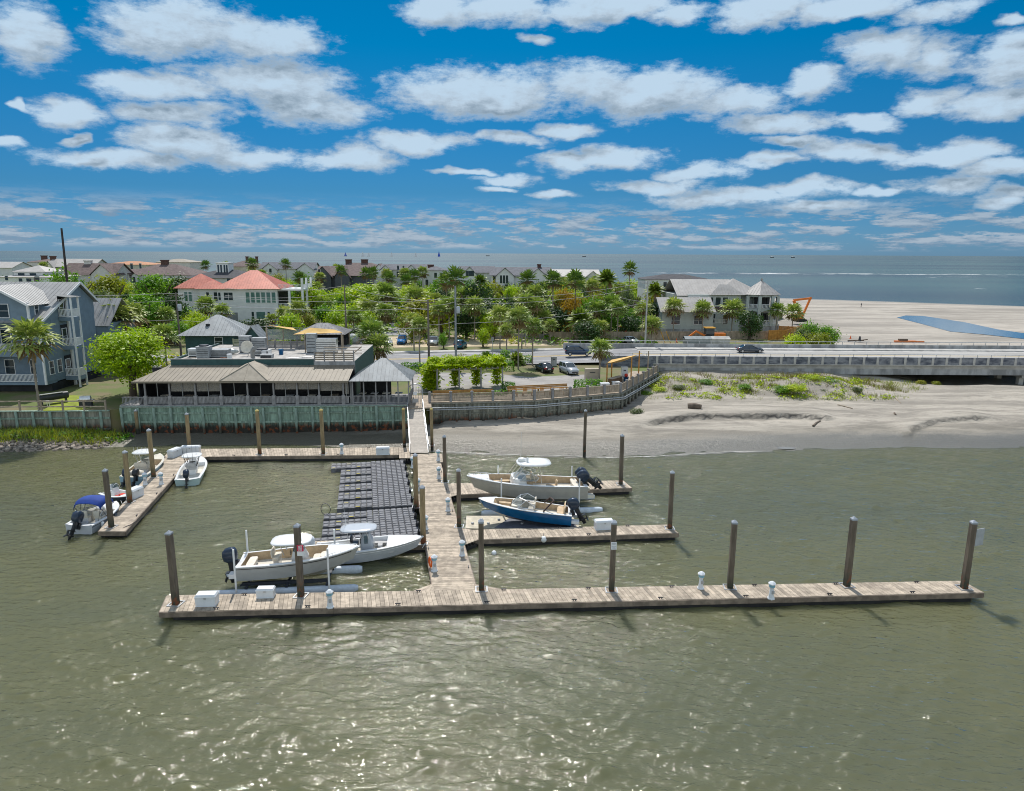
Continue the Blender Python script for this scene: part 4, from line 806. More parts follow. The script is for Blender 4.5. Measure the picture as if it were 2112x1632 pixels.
wallw = mat('white_siding', (.66, .67, .68), .6, .07, .6); wallc = mat('cream_wall', (.55, .51, .43), .7, .1, .6); wallb = mat('blue_grey_siding', (.17, .235, .30), .6, .1, 1); wallg = mat('grey_green_siding', (.42, .46, .45), .6, .08, .8)
trim = mat('white_trim', (.72, .73, .74), .5, .06, 1); dglass = mat('window_glass', (.03, .045, .055), .08, .3, .5, spec=.8); gglass = mat('green_glass', (.10, .20, .19), .08, .25, .6, spec=.8)
shb = mat('brown_shingle', (.135, .10, .095), .9, .25, 1.2, .3); shg = mat('grey_shingle', (.125, .13, .15), .9, .22, 1.2, .3); shd = mat('dark_shingle', (.06, .06, .068), .9, .25, 1.2, .3); tile = mat('orange_tile', (.42, .20, .10), .8, .2, 1.5, .3)
brick = mat('brick_chimney', (.11, .06, .05), .9, .25, 3, .3); stucco = mat('pale_stucco', (.56, .55, .53), .8, .1, 1); grav = mat('roof_gravel', (.40, .385, .36), .95, .25, 1.5, .4)
# ---------------------------------------------------------------- bulkheads
def bulkhead(label, pts, z0, z1, m, mp, step=1.95, walers=(.32, .74), wm=None):
    t = thing('bulkhead_wall', label, 'bulkhead', (*pts[0], 0)); o = Vector((*pts[0], 0)); s = MB(); w = MB(); L0 = 0
    for a, b_ in zip(pts, pts[1:]):
        a = Vector((*a, 0)) - o; b_ = Vector((*b_, 0)) - o; d = (b_ - a); L = d.length; d.normalize(); nr = Vector((d.y, -d.x, 0)); rz = math.atan2(d.y, d.x); n = int(L / .3)
        for i in range(n):
            c = a + d * ((i + .5) * L / n) + nr * .02 * (i % 2); s.box((c.x, c.y, (z0 + z1) / 2), (L / n * .97, .08, z1 - z0), rz)
        for k in walers: c = a + d * L / 2 + nr * .12; zc = z0 + (z1 - z0) * k; w.box((c.x, c.y, zc), (L, .16, .2), rz)
        c = a + d * L / 2 + nr * .1; w.box((c.x, c.y, z1 + .04), (L, .5, .09), rz)
        for i in range(int(L / step) + 1):
            c = a + d * (i * step + .15) + nr * .3; q = MB(); zt = z1 - .1 + random.uniform(-.1, .1); q.lathe([(.16, z0 - .5), (.16, zt), (.1, zt + .05)], (0, 0, 0), 8); po = q.build('post', mp, t); po.location = (c.x, c.y, 0); po.rotation_euler = (random.uniform(-.01, .01), random.uniform(-.015, .015), 0)
    s.build('sheeting', m, t); w.build('waler', wm or mp, t); return t
bulkhead('low grey bulkhead wall below the lawn of the blue grey house', [BULK[0], BULK[1], BULK[2]], -.2, 3.1, bulkw, bulkp)
bulkhead('green stained timber bulkhead under the waterfront restaurant', [BULK[3], BULK[4], BULK[5]], -.2, 3.5, bulkg, bulkp, walers=(.5, .8))
bulkhead('weathered bulkhead with galvanized pipes under the right hand deck fence', BULK2, .2, 3.15, bulkw, zmat('old_post', (.20, .20, .165), (.05, .045, .035), .9, 1.8), 1.7, (.55,))
b = MB(); off = [(-.2, -.75), (.2, -.75), (.5, -.7), (.7, -.5)]
for k in (0, .28): b.tube([(x + dx, y + dy - k * .4, 2.5 + .05 * i + k) for i, ((x, y), (dx, dy)) in enumerate(zip(BULK2, off))], .07, 6)
tag(b.build('drain_pipe', zinc, center=True), 'pair of pale galvanized pipes running along the right bulkhead', 'pipe')
# fence rail above the left bulkhead
def fence(name, label, pts, z, h, kind, m=deckg, step=2.4, cat='fence', pm=None, pw_=.18):
    t = thing(name, label, cat, (*pts[0], z)); o = Vector((*pts[0], z)); r_ = MB(); pan = MB()
    for si, (a, b_) in enumerate(zip(pts, pts[1:])):
        a = Vector((*a, z)) - o; b_ = Vector((*b_, z)) - o; L = (b_ - a).length; n = max(1, round(L / step)); U = Vector((0, 0, 1))
        for i in range(n + (1 if si == len(pts) - 2 else 0)):
            c = a.lerp(b_, i / n); q = MB(); q.box((0, 0, h / 2 + .05), (pw_, pw_, h + .1)); 
            if pw_ > .2: q.box((0, 0, h + .14), (pw_ * 1.2, pw_ * 1.2, .06)); q.box((0, 0, h + .21), (pw_ * .95, pw_ * .95, .1), tp=.3)
            po = q.build('post', pm or m, t); po.location = c; po.rotation_euler.z = math.atan2((b_ - a).y, (b_ - a).x)
        if kind == 'rail':
            for k in (.45, .98): r_.beam(a + U * h * k, b_ + U * h * k, .05, .14)
        else:
            r_.beam(a + U * h * .93, b_ + U * h * .93, .1, .1); r_.beam(a + U * h * .12, b_ + U * h * .12, .06, .1); gap = {'slat': .16, 'board': .2, 'tight': .13}[kind]; wd_ = {'slat': .07, 'board': .19, 'tight': .1}[kind]
            for i in range(int(L / gap)):
                c = a.lerp(b_, (i + .5) * gap / L); pan.box((c.x, c.y, h * .52), (wd_, .035, h * (.8 if kind != 'board' else .98)), math.atan2((b_ - a).y, (b_ - a).x))
    r_.build('rail', m, t)
    if pan.v: pan.build('slat_panel', m, t)
    return t
fence('rail_fence', 'open two rail timber fence along the top of the left bulkhead', [BULK[0], BULK[1], (-48.9, 82.6)], 3.1, 1.25, 'rail', deckw)
# ---------------------------------------------------------------- restaurant
def roofpoly(b, pts, rib=.6, m=0, th=.06, rm=None):
    """planar roof face, first edge is the eave; standing seams run up from it"""
    pts = [Vector(p) for p in pts]; n = (pts[1] - pts[0]).cross(pts[2] - pts[0]).normalized()
    if n.z < 0: n = -n
    k = len(pts); vs = pts + [p - n * th for p in pts]; b.add(vs, [tuple(range(k)), tuple(reversed(range(k, 2 * k)))] + [(i, i + k, (i + 1) % k + k, (i + 1) % k) for i in range(k)], m)
    if not rib: return
    e = (pts[1] - pts[0]); L = e.length; e.normalize(); s = n.cross(e).normalized()
    if s.z < 0: s = -s
    q = [((p - pts[0]).dot(e), (p - pts[0]).dot(s)) for p in pts]
    lo, hi = min(x for x, _ in q), max(x for x, _ in q); x = lo + rib / 2
    while x < hi:
        ys = []
        for (x0, y0), (x1, y1) in zip(q, q[1:] + q[:1]):
            if (x0 - x) * (x1 - x) < 0: ys.append(y0 + (y1 - y0) * (x - x0) / (x1 - x0))
        if len(ys) >= 2: b.beam(pts[0] + e * x + s * min(ys) + n * .02, pts[0] + e * x + s * max(ys) + n * .012, .03, .035, m if rm is None else rm)
        x += rib
def hip(b, x0, x1, y0, y1, z, h, rib=.6, m=0, ax=None):
    w, d = x1 - x0, y1 - y0; ax = ax or ('x' if w >= d else 'y'); r = min(w, d) / 2
    if ax == 'x': A, B = (x0 + r, (y0 + y1) / 2, z + h), (x1 - r, (y0 + y1) / 2, z + h)
    else: A, B = ((x0 + x1) / 2, y0 + r, z + h), ((x0 + x1) / 2, y1 - r, z + h)
    a, bb, c, d_ = (x0, y0, z), (x1, y0, z), (x1, y1, z), (x0, y1, z)
    eq = (Vector(A) - Vector(B)).length < .05
    if ax == 'x' or eq:
        roofpoly(b, [a, bb, A] if eq else [a, bb, B, A], rib, m); roofpoly(b, [bb, c, B], rib, m); roofpoly(b, [c, d_, A] if eq else [c, d_, A, B], rib, m); roofpoly(b, [d_, a, A], rib, m)
    else:
        roofpoly(b, [a, bb, A], rib, m); roofpoly(b, [bb, c, B, A], rib, m); roofpoly(b, [c, d_, B], rib, m); roofpoly(b, [d_, a, A, B], rib, m)
def gable(b, x0, x1, y0, y1, z, h, ax='x', ov=.4, rib=.6, m=0):
    if ax == 'x':
        ym = (y0 + y1) / 2; k = h / ((y1 - y0) / 2)
        roofpoly(b, [(x0 - ov, y0 - ov, z - ov * k), (x1 + ov, y0 - ov, z - ov * k), (x1 + ov, ym, z + h), (x0 - ov, ym, z + h)], rib, m); roofpoly(b, [(x1 + ov, y1 + ov, z - ov * k), (x0 - ov, y1 + ov, z - ov * k), (x0 - ov, ym, z + h), (x1 + ov, ym, z + h)], rib, m)
    else:
        xm = (x0 + x1) / 2; k = h / ((x1 - x0) / 2)
        roofpoly(b, [(x0 - ov, y1 + ov, z - ov * k), (x0 - ov, y0 - ov, z - ov * k), (xm, y0 - ov, z + h), (xm, y1 + ov, z + h)], rib, m); roofpoly(b, [(x1 + ov, y0 - ov, z - ov * k), (x1 + ov, y1 + ov, z - ov * k), (xm, y1 + ov, z + h), (xm, y0 - ov, z + h)], rib, m)
def gend(b, ax, p, a0, a1, z, h, th=.12, m=0):
    """triangular gable end wall in the plane ax = p"""
    am = (a0 + a1) / 2; f = (lambda u, zz, k: (p + k, u, zz)) if ax == 'x' else (lambda u, zz, k: (u, p + k, zz))
    tri = [(a0, z), (a1, z), (am, z + h)]
    vs = [f(u, zz, 0) for u, zz in tri] + [f(u, zz, th) for u, zz in tri]; b.add(vs, ((0, 1, 2), (5, 4, 3), (0, 3, 4, 1), (1, 4, 5, 2), (2, 5, 3, 0)), m)
def window(par, x, y, z, w, h, face='f', gl=None, n=1, tr=None, name='window', cross=True):
    """face f: wall looking to -Y; r: to +X; l: to -X"""
    rz = {'f': 0, 'r': R(90), 'l': R(-90), 'b': R(180)}[face]; b = MB(); e = .09
    b.bx(-w / 2 - e, w / 2 + e, -.06, .02, h / 2, h / 2 + e); b.bx(-w / 2 - e, w / 2 + e, -.08, .02, -h / 2 - e, -h / 2); b.bx(-w / 2 - e, -w / 2, -.06, .02, -h / 2, h / 2); b.bx(w / 2, w / 2 + e, -.06, .02, -h / 2, h / 2)
    for i in range(1, n): b.bx(-w / 2 + w * i / n - .04, -w / 2 + w * i / n + .04, -.055, .02, -h / 2, h / 2)
    if cross: b.bx(-w / 2, w / 2, -.05, .02, -.025, .025)
    o = b.build(name, tr or trim, par); o.location = (x, y, z); o.rotation_euler.z = rz
    MB().bx(-w / 2, w / 2, -.02, .0, -h / 2, h / 2).build('pane', gl or dglass, o); return o
def railing(par, a, b_, z, h=1.0, m=None, gap=.16, bw=.045, name='railing'):
    q = MB(); a = Vector((*a, z)); b_ = Vector((*b_, z)); U = Vector((0, 0, 1)); L = (b_ - a).length
    q.beam(a + U * h, b_ + U * h, .09, .09); q.beam(a + U * .12, b_ + U * .12, .06, .08); n = max(2, int(L / gap))
    for i in range(n): c = a.lerp(b_, (i + .5) / n); q.box((c.x, c.y, z + h * .55), (bw, bw, h * .86), math.atan2((b_ - a).y, (b_ - a).x))
    return q.build(name, m or trim, par)
vinyl = glassmat('vinyl', (.36, .335, .30), .2, .45); RA = math.atan2(1.7, 34.4)
rs = thing('restaurant_building', 'waterfront restaurant with long screened porch, tan metal roof and teal parapet above the green bulkhead', 'restaurant', (BULK[3][0], BULK[3][1], 0), RA)
X = lambda px: (px - 248) / 17.0
b = MB(); b.bx(.0, 34.6, .0, 6, 3.55, 3.75); b.bx(0, 34.6, -.25, 0, 3.4, 3.72); b.build('porch_deck', deckg, rs)
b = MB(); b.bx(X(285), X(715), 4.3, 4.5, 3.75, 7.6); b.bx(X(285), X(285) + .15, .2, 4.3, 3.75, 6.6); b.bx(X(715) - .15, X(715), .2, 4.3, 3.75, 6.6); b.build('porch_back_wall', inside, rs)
b = MB(); x0, x1, xl = X(280), X(716), X(322); xa, xb = X(455), X(553)
roofpoly(b, [(x0, -.7, 6.7), (xa + .3, -.7, 6.7), (xa + 1.3, 4.4, 7.9), (xl, 4.4, 7.9)], .55); roofpoly(b, [(xb - .3, -.7, 6.7), (x1, -.7, 6.7), (x1, 4.4, 7.9), (xb - 1.3, 4.4, 7.9)], .55); roofpoly(b, [(x0, 4.4, 6.7), (x0, -.7, 6.7), (xl, 4.4, 7.9)], .55)
ro = b.build('porch_roof', metalt, rs)
b = MB(); ap = (X(503), 1.9, 8.5); bk = (X(503), 6, 8.5); e0, e1 = (xa, -.75, 6.78), (xb, -.75, 6.78)
roofpoly(b, [e0, e1, ap], 0); roofpoly(b, [(xa + .6, 6, 7.7), e0, ap, bk], 0); roofpoly(b, [e1, (xb - .6, 6, 7.7), bk, ap], 0); b.beam(e0, ap, .12); b.beam(e1, ap, .12); b.beam(((xa + xb) / 2, -.75, 6.8), ap, .12, .05); b.build('entrance_canopy', canvas, rs)
b = MB(); b.bx(x0, x1, -.78, -.7, 6.52, 6.74); b.build('gutter', metalt, ro)
PX = [300, 349, 401, 453, 507, 560, 608, 653, 703]
for i, px in enumerate(PX):
    q = MB(); q.bx(-.2, .2, -.2, .15, 3.45, 4.85); q.bx(-.09, .09, -.1, .08, 4.85, 6.6); q.build('porch_post', deckg, rs).location.x = X(px)
for p0, p1 in zip([252] + PX, PX + [716]):
    if p1 - p0 < 8: continue
    q = MB(); n = int((X(p1) - X(p0)) / .16)
    for i in range(n): q.bx(X(p0) + .16 * i + .02, X(p0) + .16 * i + (.15 if p0 > 290 else .09), -.02, .02, 3.85, 4.62)
    q.bx(X(p0), X(p1), -.06, .06, 4.62, 4.72); q.build('rail_panel', deckg, rs)
    if p0 > 290:
        q = MB(); xm = (X(p0) + X(p1)) / 2; q.bx(xm - .035, xm + .035, -.02, .04, 4.72, 6.6); q.bx(X(p0), X(p1), -.03, .03, 6.45, 6.6); q.build('screen_mullion', metal, rs)
        if int(p0) % 3: MB().bx(X(p0) + .15, X(p1) - .15, .1, .13, 5.55 - .2 * (int(p0) % 4), 6.5).build('vinyl_curtain', vinyl, rs)
for i, px in enumerate((325, 375, 427, 480, 533, 584, 630, 678)):      # furniture seen behind the screens
    q = MB(); q.bx(-.5, .5, 1.6, 2.4, 4.45, 4.52); q.bx(-.05, .05, 1.95, 2.05, 3.75, 4.45); [q.bx(s * .75 - .2, s * .75 + .2, 1.8, 2.2, 4.15, 4.2) or q.bx(s * .9 - .03, s * .9 + .03, 1.8, 2.2, 4.2, 4.7) for s in (-1, 1)]
    q.build('dining_table', [palev, deckw, greyv][i % 3], rs).location.x = X(px)
    if i % 2 == 0: q = MB(); q.bx(-1.2, 1.2, 4.15, 4.28, 5.6, 6.3); q.build('menu_board', [palev, canvas][i % 4 // 2], rs).location.x = X(px)
mb_ = MB(); mb_.bx(X(325), X(715), 4.5, 21, 3.2, 8.3); mb_.build('wall', teal, rs)
b = MB(); b.bx(X(325), X(628), 4.35, 4.5, 7.5, 8.62); b.bx(X(325), X(325) + .2, 4.5, 21, 8.3, 8.62); b.build('parapet', teal, rs); MB().bx(X(324), X(628), 4.3, 4.6, 8.62, 8.7).build('coping', metal, rs)
MB().bx(X(628), X(716), 4.3, 4.5, 7.2, 8.35).build('grey_panel', concd, rs); MB().bx(X(325) + .2, X(715), 4.6, 21, 8.3, 8.36).build('flat_roof', grav, rs)
b = MB(); [b.bx(X(px), X(px) + .06, -.05, 0, 2.2, 6.6) for px in (717, 719)]; b.build('downpipe', metal, rs)
# deck railing level above the right end
b = MB(); [b.bx(X(629), X(715), 4.4, 4.46, 8.5 + .26 * k, 8.68 + .26 * k) for k in range(4)]; [b.bx(X(629), X(715), 10.4, 10.46, 8.5 + .4 * k, 8.6 + .4 * k) for k in range(3)]; b.bx(X(715) - .06, X(715), 4.4, 10.4, 9.35, 9.5); b.build('upper_railing', deckw, rs)
for px in (630, 651, 672, 693, 714): MB().bx(-.07, .07, 4.3, 4.44, 8.3, 9.75).build('railing_post', deckg, rs).location.x = X(px)
W2 = Matrix.Translation((BULK[3][0], BULK[3][1], 0)) @ Matrix.Rotation(RA, 4, 'Z')
def onroof(x, y, z=8.36): return W2 @ Vector((x, y, z))
hvac = mat('hvac_grey', (.31, .325, .335), .5, .15, 2); rustm = mat('rust_panel', (.30, .14, .09), .7, .3, 2)
def unit(name, label, cat, px, y, w, d, h, m=None, extra=None):
    t = thing(name, label, cat, onroof(X(px) * (1 + (y - 4) / 95) - .5 * (y - 4) / 10, y), RA); b = MB(); b.bx(-w / 2, w / 2, -d / 2, d / 2, .12, h); b.bx(-w / 2 - .04, w / 2 + .04, -d / 2 - .04, d / 2 + .04, h, h + .06); b.build('casing', m or hvac, t)
    q = MB(); q.bx(-w / 2 + .05, w / 2 - .05, -d / 2 + .05, d / 2 - .05, 0, .12); [q.bx(-w / 2 + .1, w / 2 - .1, -d / 2 - .03, -d / 2 - .005, h * k, h * k + .06) for k in (.3, .45, .6, .75)]; q.build('grille', frame, t)
    if extra == 'fan': MB().lathe([(w * .38, h + .06), (w * .38, h + .22), (w * .3, h + .24)], (0, 0, 0), 14).build('fan_guard', frame, t)
    return t
unit('rooftop_unit', 'rust topped grey rooftop unit near the left end of the restaurant roof', 'air handler', 375, 7.5, 1.6, 1.4, 1.5, None, 'fan'); unit('rooftop_unit', 'low long grey rooftop duct box beside the rust topped unit', 'air handler', 402, 8.2, 2.6, 1.2, 1.0)
unit('rooftop_unit', 'small white rooftop unit at the left roof edge by the green tree', 'air handler', 344, 9, 1.2, 1.2, 1.0, gel); unit('rooftop_unit', 'tall pale rooftop cabinet in front of the teal hut', 'air handler', 428, 13, 1.4, 1.2, 2.2); unit('rooftop_unit', 'grey louvred rooftop cabinet right of the teal hut door', 'air handler', 455, 13.5, 1.9, 1.2, 1.9)
unit('rooftop_unit', 'tall metal rooftop refrigerator cabinet before the bar railing', 'air handler', 572, 12.5, 1.3, 1.2, 2.6); unit('rooftop_unit', 'wide quilted steel cooler beside the tall metal cabinet', 'air handler', 600, 12.6, 3.2, 1.2, 1.9, alu); unit('rooftop_unit', 'low white rooftop box in the middle of the gravel roof', 'air handler', 480, 10, 2.2, 1.4, .7, gel, 'fan')
unit('rooftop_unit', 'flat grey rooftop vent box near the bent duct', 'air handler', 510, 7, 1.5, 1.0, .5)
t = tag(MB().tube([(X(489), 6.2, 8.3), (X(489), 6.2, 9.2), (X(491), 6.0, 9.55), (X(497), 5.6, 9.9), (X(499), 5.5, 9.9)], .3, 10).build('duct_pipe', metal, None, (BULK[3][0], BULK[3][1], 0), RA), 'bent grey exhaust duct rising behind the canopy peak', 'duct')
t = thing('satellite_dish', 'large round grey dish standing on the gravel roof', 'dish', onroof(X(461), 9.5)); MB().lathe([(.05, 0), (.5, .1), (.85, .35), (.8, .36), (.45, .14), (.05, .05)], (0, 0, 0), 16).xf(Matrix.Translation((0, 0, 1.1)) @ Matrix.Rotation(R(70), 4, 'X')).build('reflector', palev, t); MB().tube([(0, 0, 0), (0, .1, 1.1)], .05, 6).build('mast', zinc, t)
t = tag(MB().blob((0, 0, .45), .6, 0, 12, 6, .75).xf(Matrix.Scale(3.0, 4, (1, 0, 0))).build('covered_bundle', mat('clear_tarp', (.42, .46, .45), .25, .25, 2), None, onroof(X(405), 10.5), .05), 'bundle wrapped in glossy grey tarp on the roof', 'bundle')
# teal hut with blue grey roof behind
def hut(px, row_eave, row_top, Yd, wpx, dep, label):
    c = Y(px, row_eave, Yd); k = Yd / F * 1.02; w = wpx * k; t = thing('roof_hut', label, 'hut', (c.x, Yd, 0), RA); zt = Y(px, row_top, Yd + dep / 2).z
    MB().bx(-w / 2 + .9, w / 2 - .9, .9, dep - .9, 3.2, c.z).build('wall', teal, t); b = MB(); hip(b, -w / 2, w / 2, 0, dep, c.z, zt - c.z); b.build('roof', metalb, t); return t, c, w
t, c, w = hut(430, 693, 649, 106, 128, 9, 'teal hut with blue grey hipped metal roof behind the flat roof'); window(t, w * .12, .88, c.z - 1.0, 1.1, 1.3); MB().lathe([(.3, 0), (.3, .3), (.36, .32), (.1, .45)], (-.8, 2.2, c.z + 1.2), 10).build('roof_vent', frame, t)
g = Y(520, 700, 107); t = thing('small_gable_shed', 'small steep gabled shed with light metal roof on the restaurant roof', 'shed', (g.x, 107, 0), RA); zb = g.z; b = MB(); gable(b, -1.5, 1.5, 0, 3.2, zb, 2.0, 'y', .3, .5); b.build('roof', metalb, t); b = MB(); b.bx(-1.3, 1.3, .2, 3, 3.2, zb); gend(b, 'y', .2, -1.4, 1.4, zb, 1.75); b.build('wall', teal, t)
b = MB(); gz = Y(520, 716, 103).z
for k in range(4): b.box((0, 0, .2 + .28 * k), (5, .06, .18))
[b.box((x, .05, .6), (.12, .12, 1.25)) for x in (-2.5, 0, 2.5)]; tag(b.build('bench_back', mat('green_lumber', (.28, .30, .19), .8, .2, 2), None, (Y(517, 716, 103).x, 103, gz), RA), 'greenish slatted bench back on the roof below the small gabled shed', 'bench')
rr0 = W2 @ Vector((X(452), 16.5, 8.36)); rr1 = W2 @ Vector((X(600), 16.8, 8.36)); fence('roof_railing', 'grey slatted railing across the middle of the restaurant flat roof', [(rr0.x, rr0.y), (rr1.x, rr1.y)], 8.36, 1.1, 'tight', deckg, 2.0, 'railing')
for i, (px, y, L_, r_, ang, m_, lb) in enumerate(((395, 5.6, 3.2, .06, .3, deckw, 'loose grey timber lying at the front of the flat roof'), (430, 6.6, 2.4, .05, -.5, rustm, 'rusty bar lying across the flat roof'), (540, 5.8, 4.2, .07, .12, deckw, 'long timber lying right of the bent duct'), (585, 6.8, 3.5, .06, .5, zinc, 'pale conduit pipe lying on the right part of the flat roof'), (350, 6.4, 1.8, .06, .9, deckw, 'short timber lying at the left corner of the flat roof'))):
    c_ = onroof(X(px), y, 8.42 + r_); d_ = Vector((math.cos(ang), math.sin(ang), 0)) * L_ / 2; tag(MB().tube([-d_, d_], r_, 6).build(m_.name.split('_')[0] + '_bar' if m_ is not deckw else 'loose_timber', m_, None, c_), lb, 'timber' if m_ is deckw else 'pipe')
for px, y, m_, lb in ((365, 10.5, red, 'red bucket on the flat roof behind the left units'), (498, 9.2, boxw, 'white bucket on the flat roof beside the low white box'), (530, 10.6, hblue, 'blue drum on the flat roof in front of the slatted railing'), (440, 6.0, boxw, 'white drum near the dish on the flat roof')):
    t = thing('bucket', lb, 'bucket', onroof(X(px), y)); MB().lathe([(.28, 0), (.36, .7), (.38, .72), (.3, .7)], (0, 0, 0), 10).build('pail', m_, t); MB().tube([(-.36, 0, .68), (-.2, 0, .9), (.2, 0, .9), (.36, 0, .68)], .02, 4).build('handle', frame, t)
# bar pavilion with sails
c = Y(658, 690, 101); w = 108 * 101 / F; t = thing('bar_pavilion', 'open rooftop bar pavilion with grey plank gable roof behind the upper railing', 'pavilion', (c.x, 101, 0), RA); zt = Y(658, 666, 104).z
b = MB(); hip(b, -w / 2, w / 2, 0, 6, c.z, zt - c.z, .5); b.build('roof', deckg, t)
for sx in (-1, 1):
    for yy in (.4, 5.6): MB().bx(-.1, .1, -.1, .1, 8.2, c.z).build('post', deckw, t).location = (sx * (w / 2 - .5), yy, 0)
b = MB(); b.bx(-w / 2 + .6, w / 2 - .6, 4, 4.6, 8.3, 9.4); b.bx(-w / 2 + .5, w / 2 - .5, 5.5, 5.6, 8.3, c.z); b.build('bar_counter', inside, t); MB().bx(-w / 2 + 1, w / 2 - 1.2, .9, 1.5, 9.2, 9.3).build('bar_top', deckw, t); b = MB(); [b.lathe([(.16, 8.9), (.18, 8.98)], (x, .6, 0), 8) or b.tube([(x, .6, 8.3), (x, .6, 8.9)], .04, 5) for x in (-2, -1, 0, 1, 2)]; b.build('bar_stool', frame, t)
def sailcloth(label, cs, sag=.5, m=None):
    b = MB(); n = 8; cs = [Vector(c) for c in cs]; o = sum(cs, Vector()) / len(cs)
    if len(cs) == 3: cs = cs + [cs[2].lerp(cs[0], .02)]
    vs = [[cs[0].lerp(cs[1], i / n).lerp(cs[3].lerp(cs[2], i / n), j / n) - o - Vector((0, 0, sag * math.sin(math.pi * i / n) * math.sin(math.pi * j / n))) for i in range(n + 1)] for j in range(n + 1)]
    for dz in (0, -.03): b.add([v + Vector((0, 0, dz)) for r_ in vs for v in r_], [(j * (n + 1) + i, j * (n + 1) + i + 1, (j + 1) * (n + 1) + i + 1, (j + 1) * (n + 1) + i) for j in range(n) for i in range(n)], 0, True)
    return tag(b.build('shade_sail', m or sail, None, o), label, 'shade sail')
sailcloth('yellow shade sail hung across the front of the bar pavilion', [Y(605, 690, 97), Y(640, 676, 99), Y(690, 680, 99), Y(706, 686, 97)], .3); sailcloth('thin yellow shade sail left of the bar pavilion', [Y(553, 671, 100), Y(612, 682, 100), Y(604, 676, 102)], .1)
for px, y0_, y1_ in ((552, 670, 712), (631, 688, 740), (706, 686, 735)): a_ = Y(px, y1_, 97); tag(MB().tube([(0, 0, 0), (0, 0, Y(px, y0_, 97).z - a_.z)], .09, 6).build('sail_post', deckw, None, a_), 'brown post holding a yellow shade sail at roof level', 'post', 'posts of the shade sails')
g = Y(585, 705, 101); t = thing('wind_screen', 'clear glazed wind screen with timber posts left of the bar pavilion', 'screen', (g.x, 101, g.z), RA); [MB().bx(-.06, .06, -.06, .06, 0, 1.9).build('post', deckw, t).__setattr__('location', (x, 0, 0)) for x in (-2.4, 0, 2.4)]; MB().bx(-2.4, 2.4, -.02, .02, .3, 1.8).build('pane', glassmat('screen_glass', (.25, .3, .32), .1, .5), t)
# kiosk pavilion at the end of the porch
t = thing('deck_pavilion', 'square deck pavilion with blue grey hipped roof beside the gangway gate', 'pavilion', onroof(0, 0, 0), RA); b = MB(); hip(b, X(717), X(845), -.6, 6.4, 6.65, 2.35, .5); b.build('roof', metalb, t)
for px in (722, 745, 770, 793, 816, 838):
    MB().bx(-.07, .07, -.07, .07, 3.75, 6.7).build('post', deckg, t).location = (X(px), .05, 0)
for px in (722, 838): MB().bx(-.07, .07, -.07, .07, 3.75, 6.7).build('post', deckg, t).location = (X(px), 5.8, 0)
railing(t, (X(722), .05), (X(838), .05), 3.75, .95, deckg, .15, .05); railing(t, (X(838), .05), (X(838), 5.8), 3.75, .95, deckg, .15, .05); MB().bx(X(722), X(790), 5.8, 5.9, 3.75, 6.5).build('back_screen', inside, t)
for i, px in enumerate((735, 760, 785, 812)):
    q = MB(); q.bx(-.45, .45, 2.6, 3.5, 4.45, 4.52); q.bx(-.05, .05, 3, 3.1, 3.75, 4.45); q.bx(-.9, -.5, 2.8, 3.2, 4.15, 4.2); q.bx(.5, .9, 2.8, 3.2, 4.15, 4.2); o = q.build('dining_table', [palev, greyv][i % 2], None, onroof(X(px), 0, 0), RA); tag(o, 'small dining table with two stools under the deck pavilion roof', 'table', 'tables under the deck pavilion')
# gate at the head of the gangway
gp = P(857, 836, 3.4); t = thing('arched_gate', 'arched grey metal gate with a white notice at the head of the gangway', 'gate', gp, .05); b = MB(); b.tube([(-.85, 0, 0), (-.85, 0, 2.1), (-.6, 0, 2.5), (0, 0, 2.7), (.6, 0, 2.5), (.85, 0, 2.1), (.85, 0, 0)], .06, 6); [b.tube([(x, 0, .1), (x, 0, 2.35)], .02, 4) for x in (-.6, -.4, -.2, 0, .2, .4, .6)]; b.build('gate_frame', zinc, t); MB().box((0, -.05, 1.5), (.5, .03, .4)).build('notice', white, t); MB().box((0, -.05, .6), (.7, .03, .5)).build('lower_notice', greyv, t)
MB().prism([P(832, 842, 3.4)[:2], P(890, 840, 3.4)[:2], P(885, 818, 3.4)[:2], P(836, 818, 3.4)[:2]], 3.2, 3.36)
tag(MB().prism([P(832, 842, 3.4)[:2], P(890, 840, 3.4)[:2], P(888, 815, 3.4)[:2], P(836, 815, 3.4)[:2]], 3.22, 3.37).build('boardwalk', deckw), kind='structure')
# ---------------------------------------------------------------- right deck, fence, pergola
dk = [(p[0], p[1]) for p in BULK2]; back = [(p[0] - .6, p[1] + 4.2) for p in BULK2[:3]] + [(19.5, 113)]
tag(MB().prism(dk + back[::-1], 3.2, 3.34).build('deck', deckw), kind='structure')
fence('deck_fence', 'weathered deck fence with capped posts along the right bulkhead', [(p[0] + .1, p[1] + .2) for p in BULK2], 3.34, 1.15, 'tight', deckw, 2.6, 'fence', deckg, .32)
pg = P(900, 812, 3.34); pg2 = P(1036, 806, 3.34); t = thing('pergola', 'timber pergola on the right deck overgrown by a green vine', 'pergola', (pg.x, pg.y + 1.2, 3.34), math.atan2(pg2.y - pg.y, pg2.x - pg.x)); Lp = (pg2 - pg).length
for i in range(4):
    for yy in (0, 3.2): MB().bx(-.09, .09, -.09, .09, 0, 2.9).build('post', deckg, t).location = (Lp * i / 3, yy, 0)
b = MB(); [b.bx(-.5, Lp + .5, yy - .07, yy + .07, 2.9, 3.1) for yy in (0, 3.2)]; [b.bx(Lp * i / 12 - .04, Lp * i / 12 + .04, -.6, 3.8, 3.1, 3.24) for i in range(13)]; b.build('roof_beam', deckg, t)
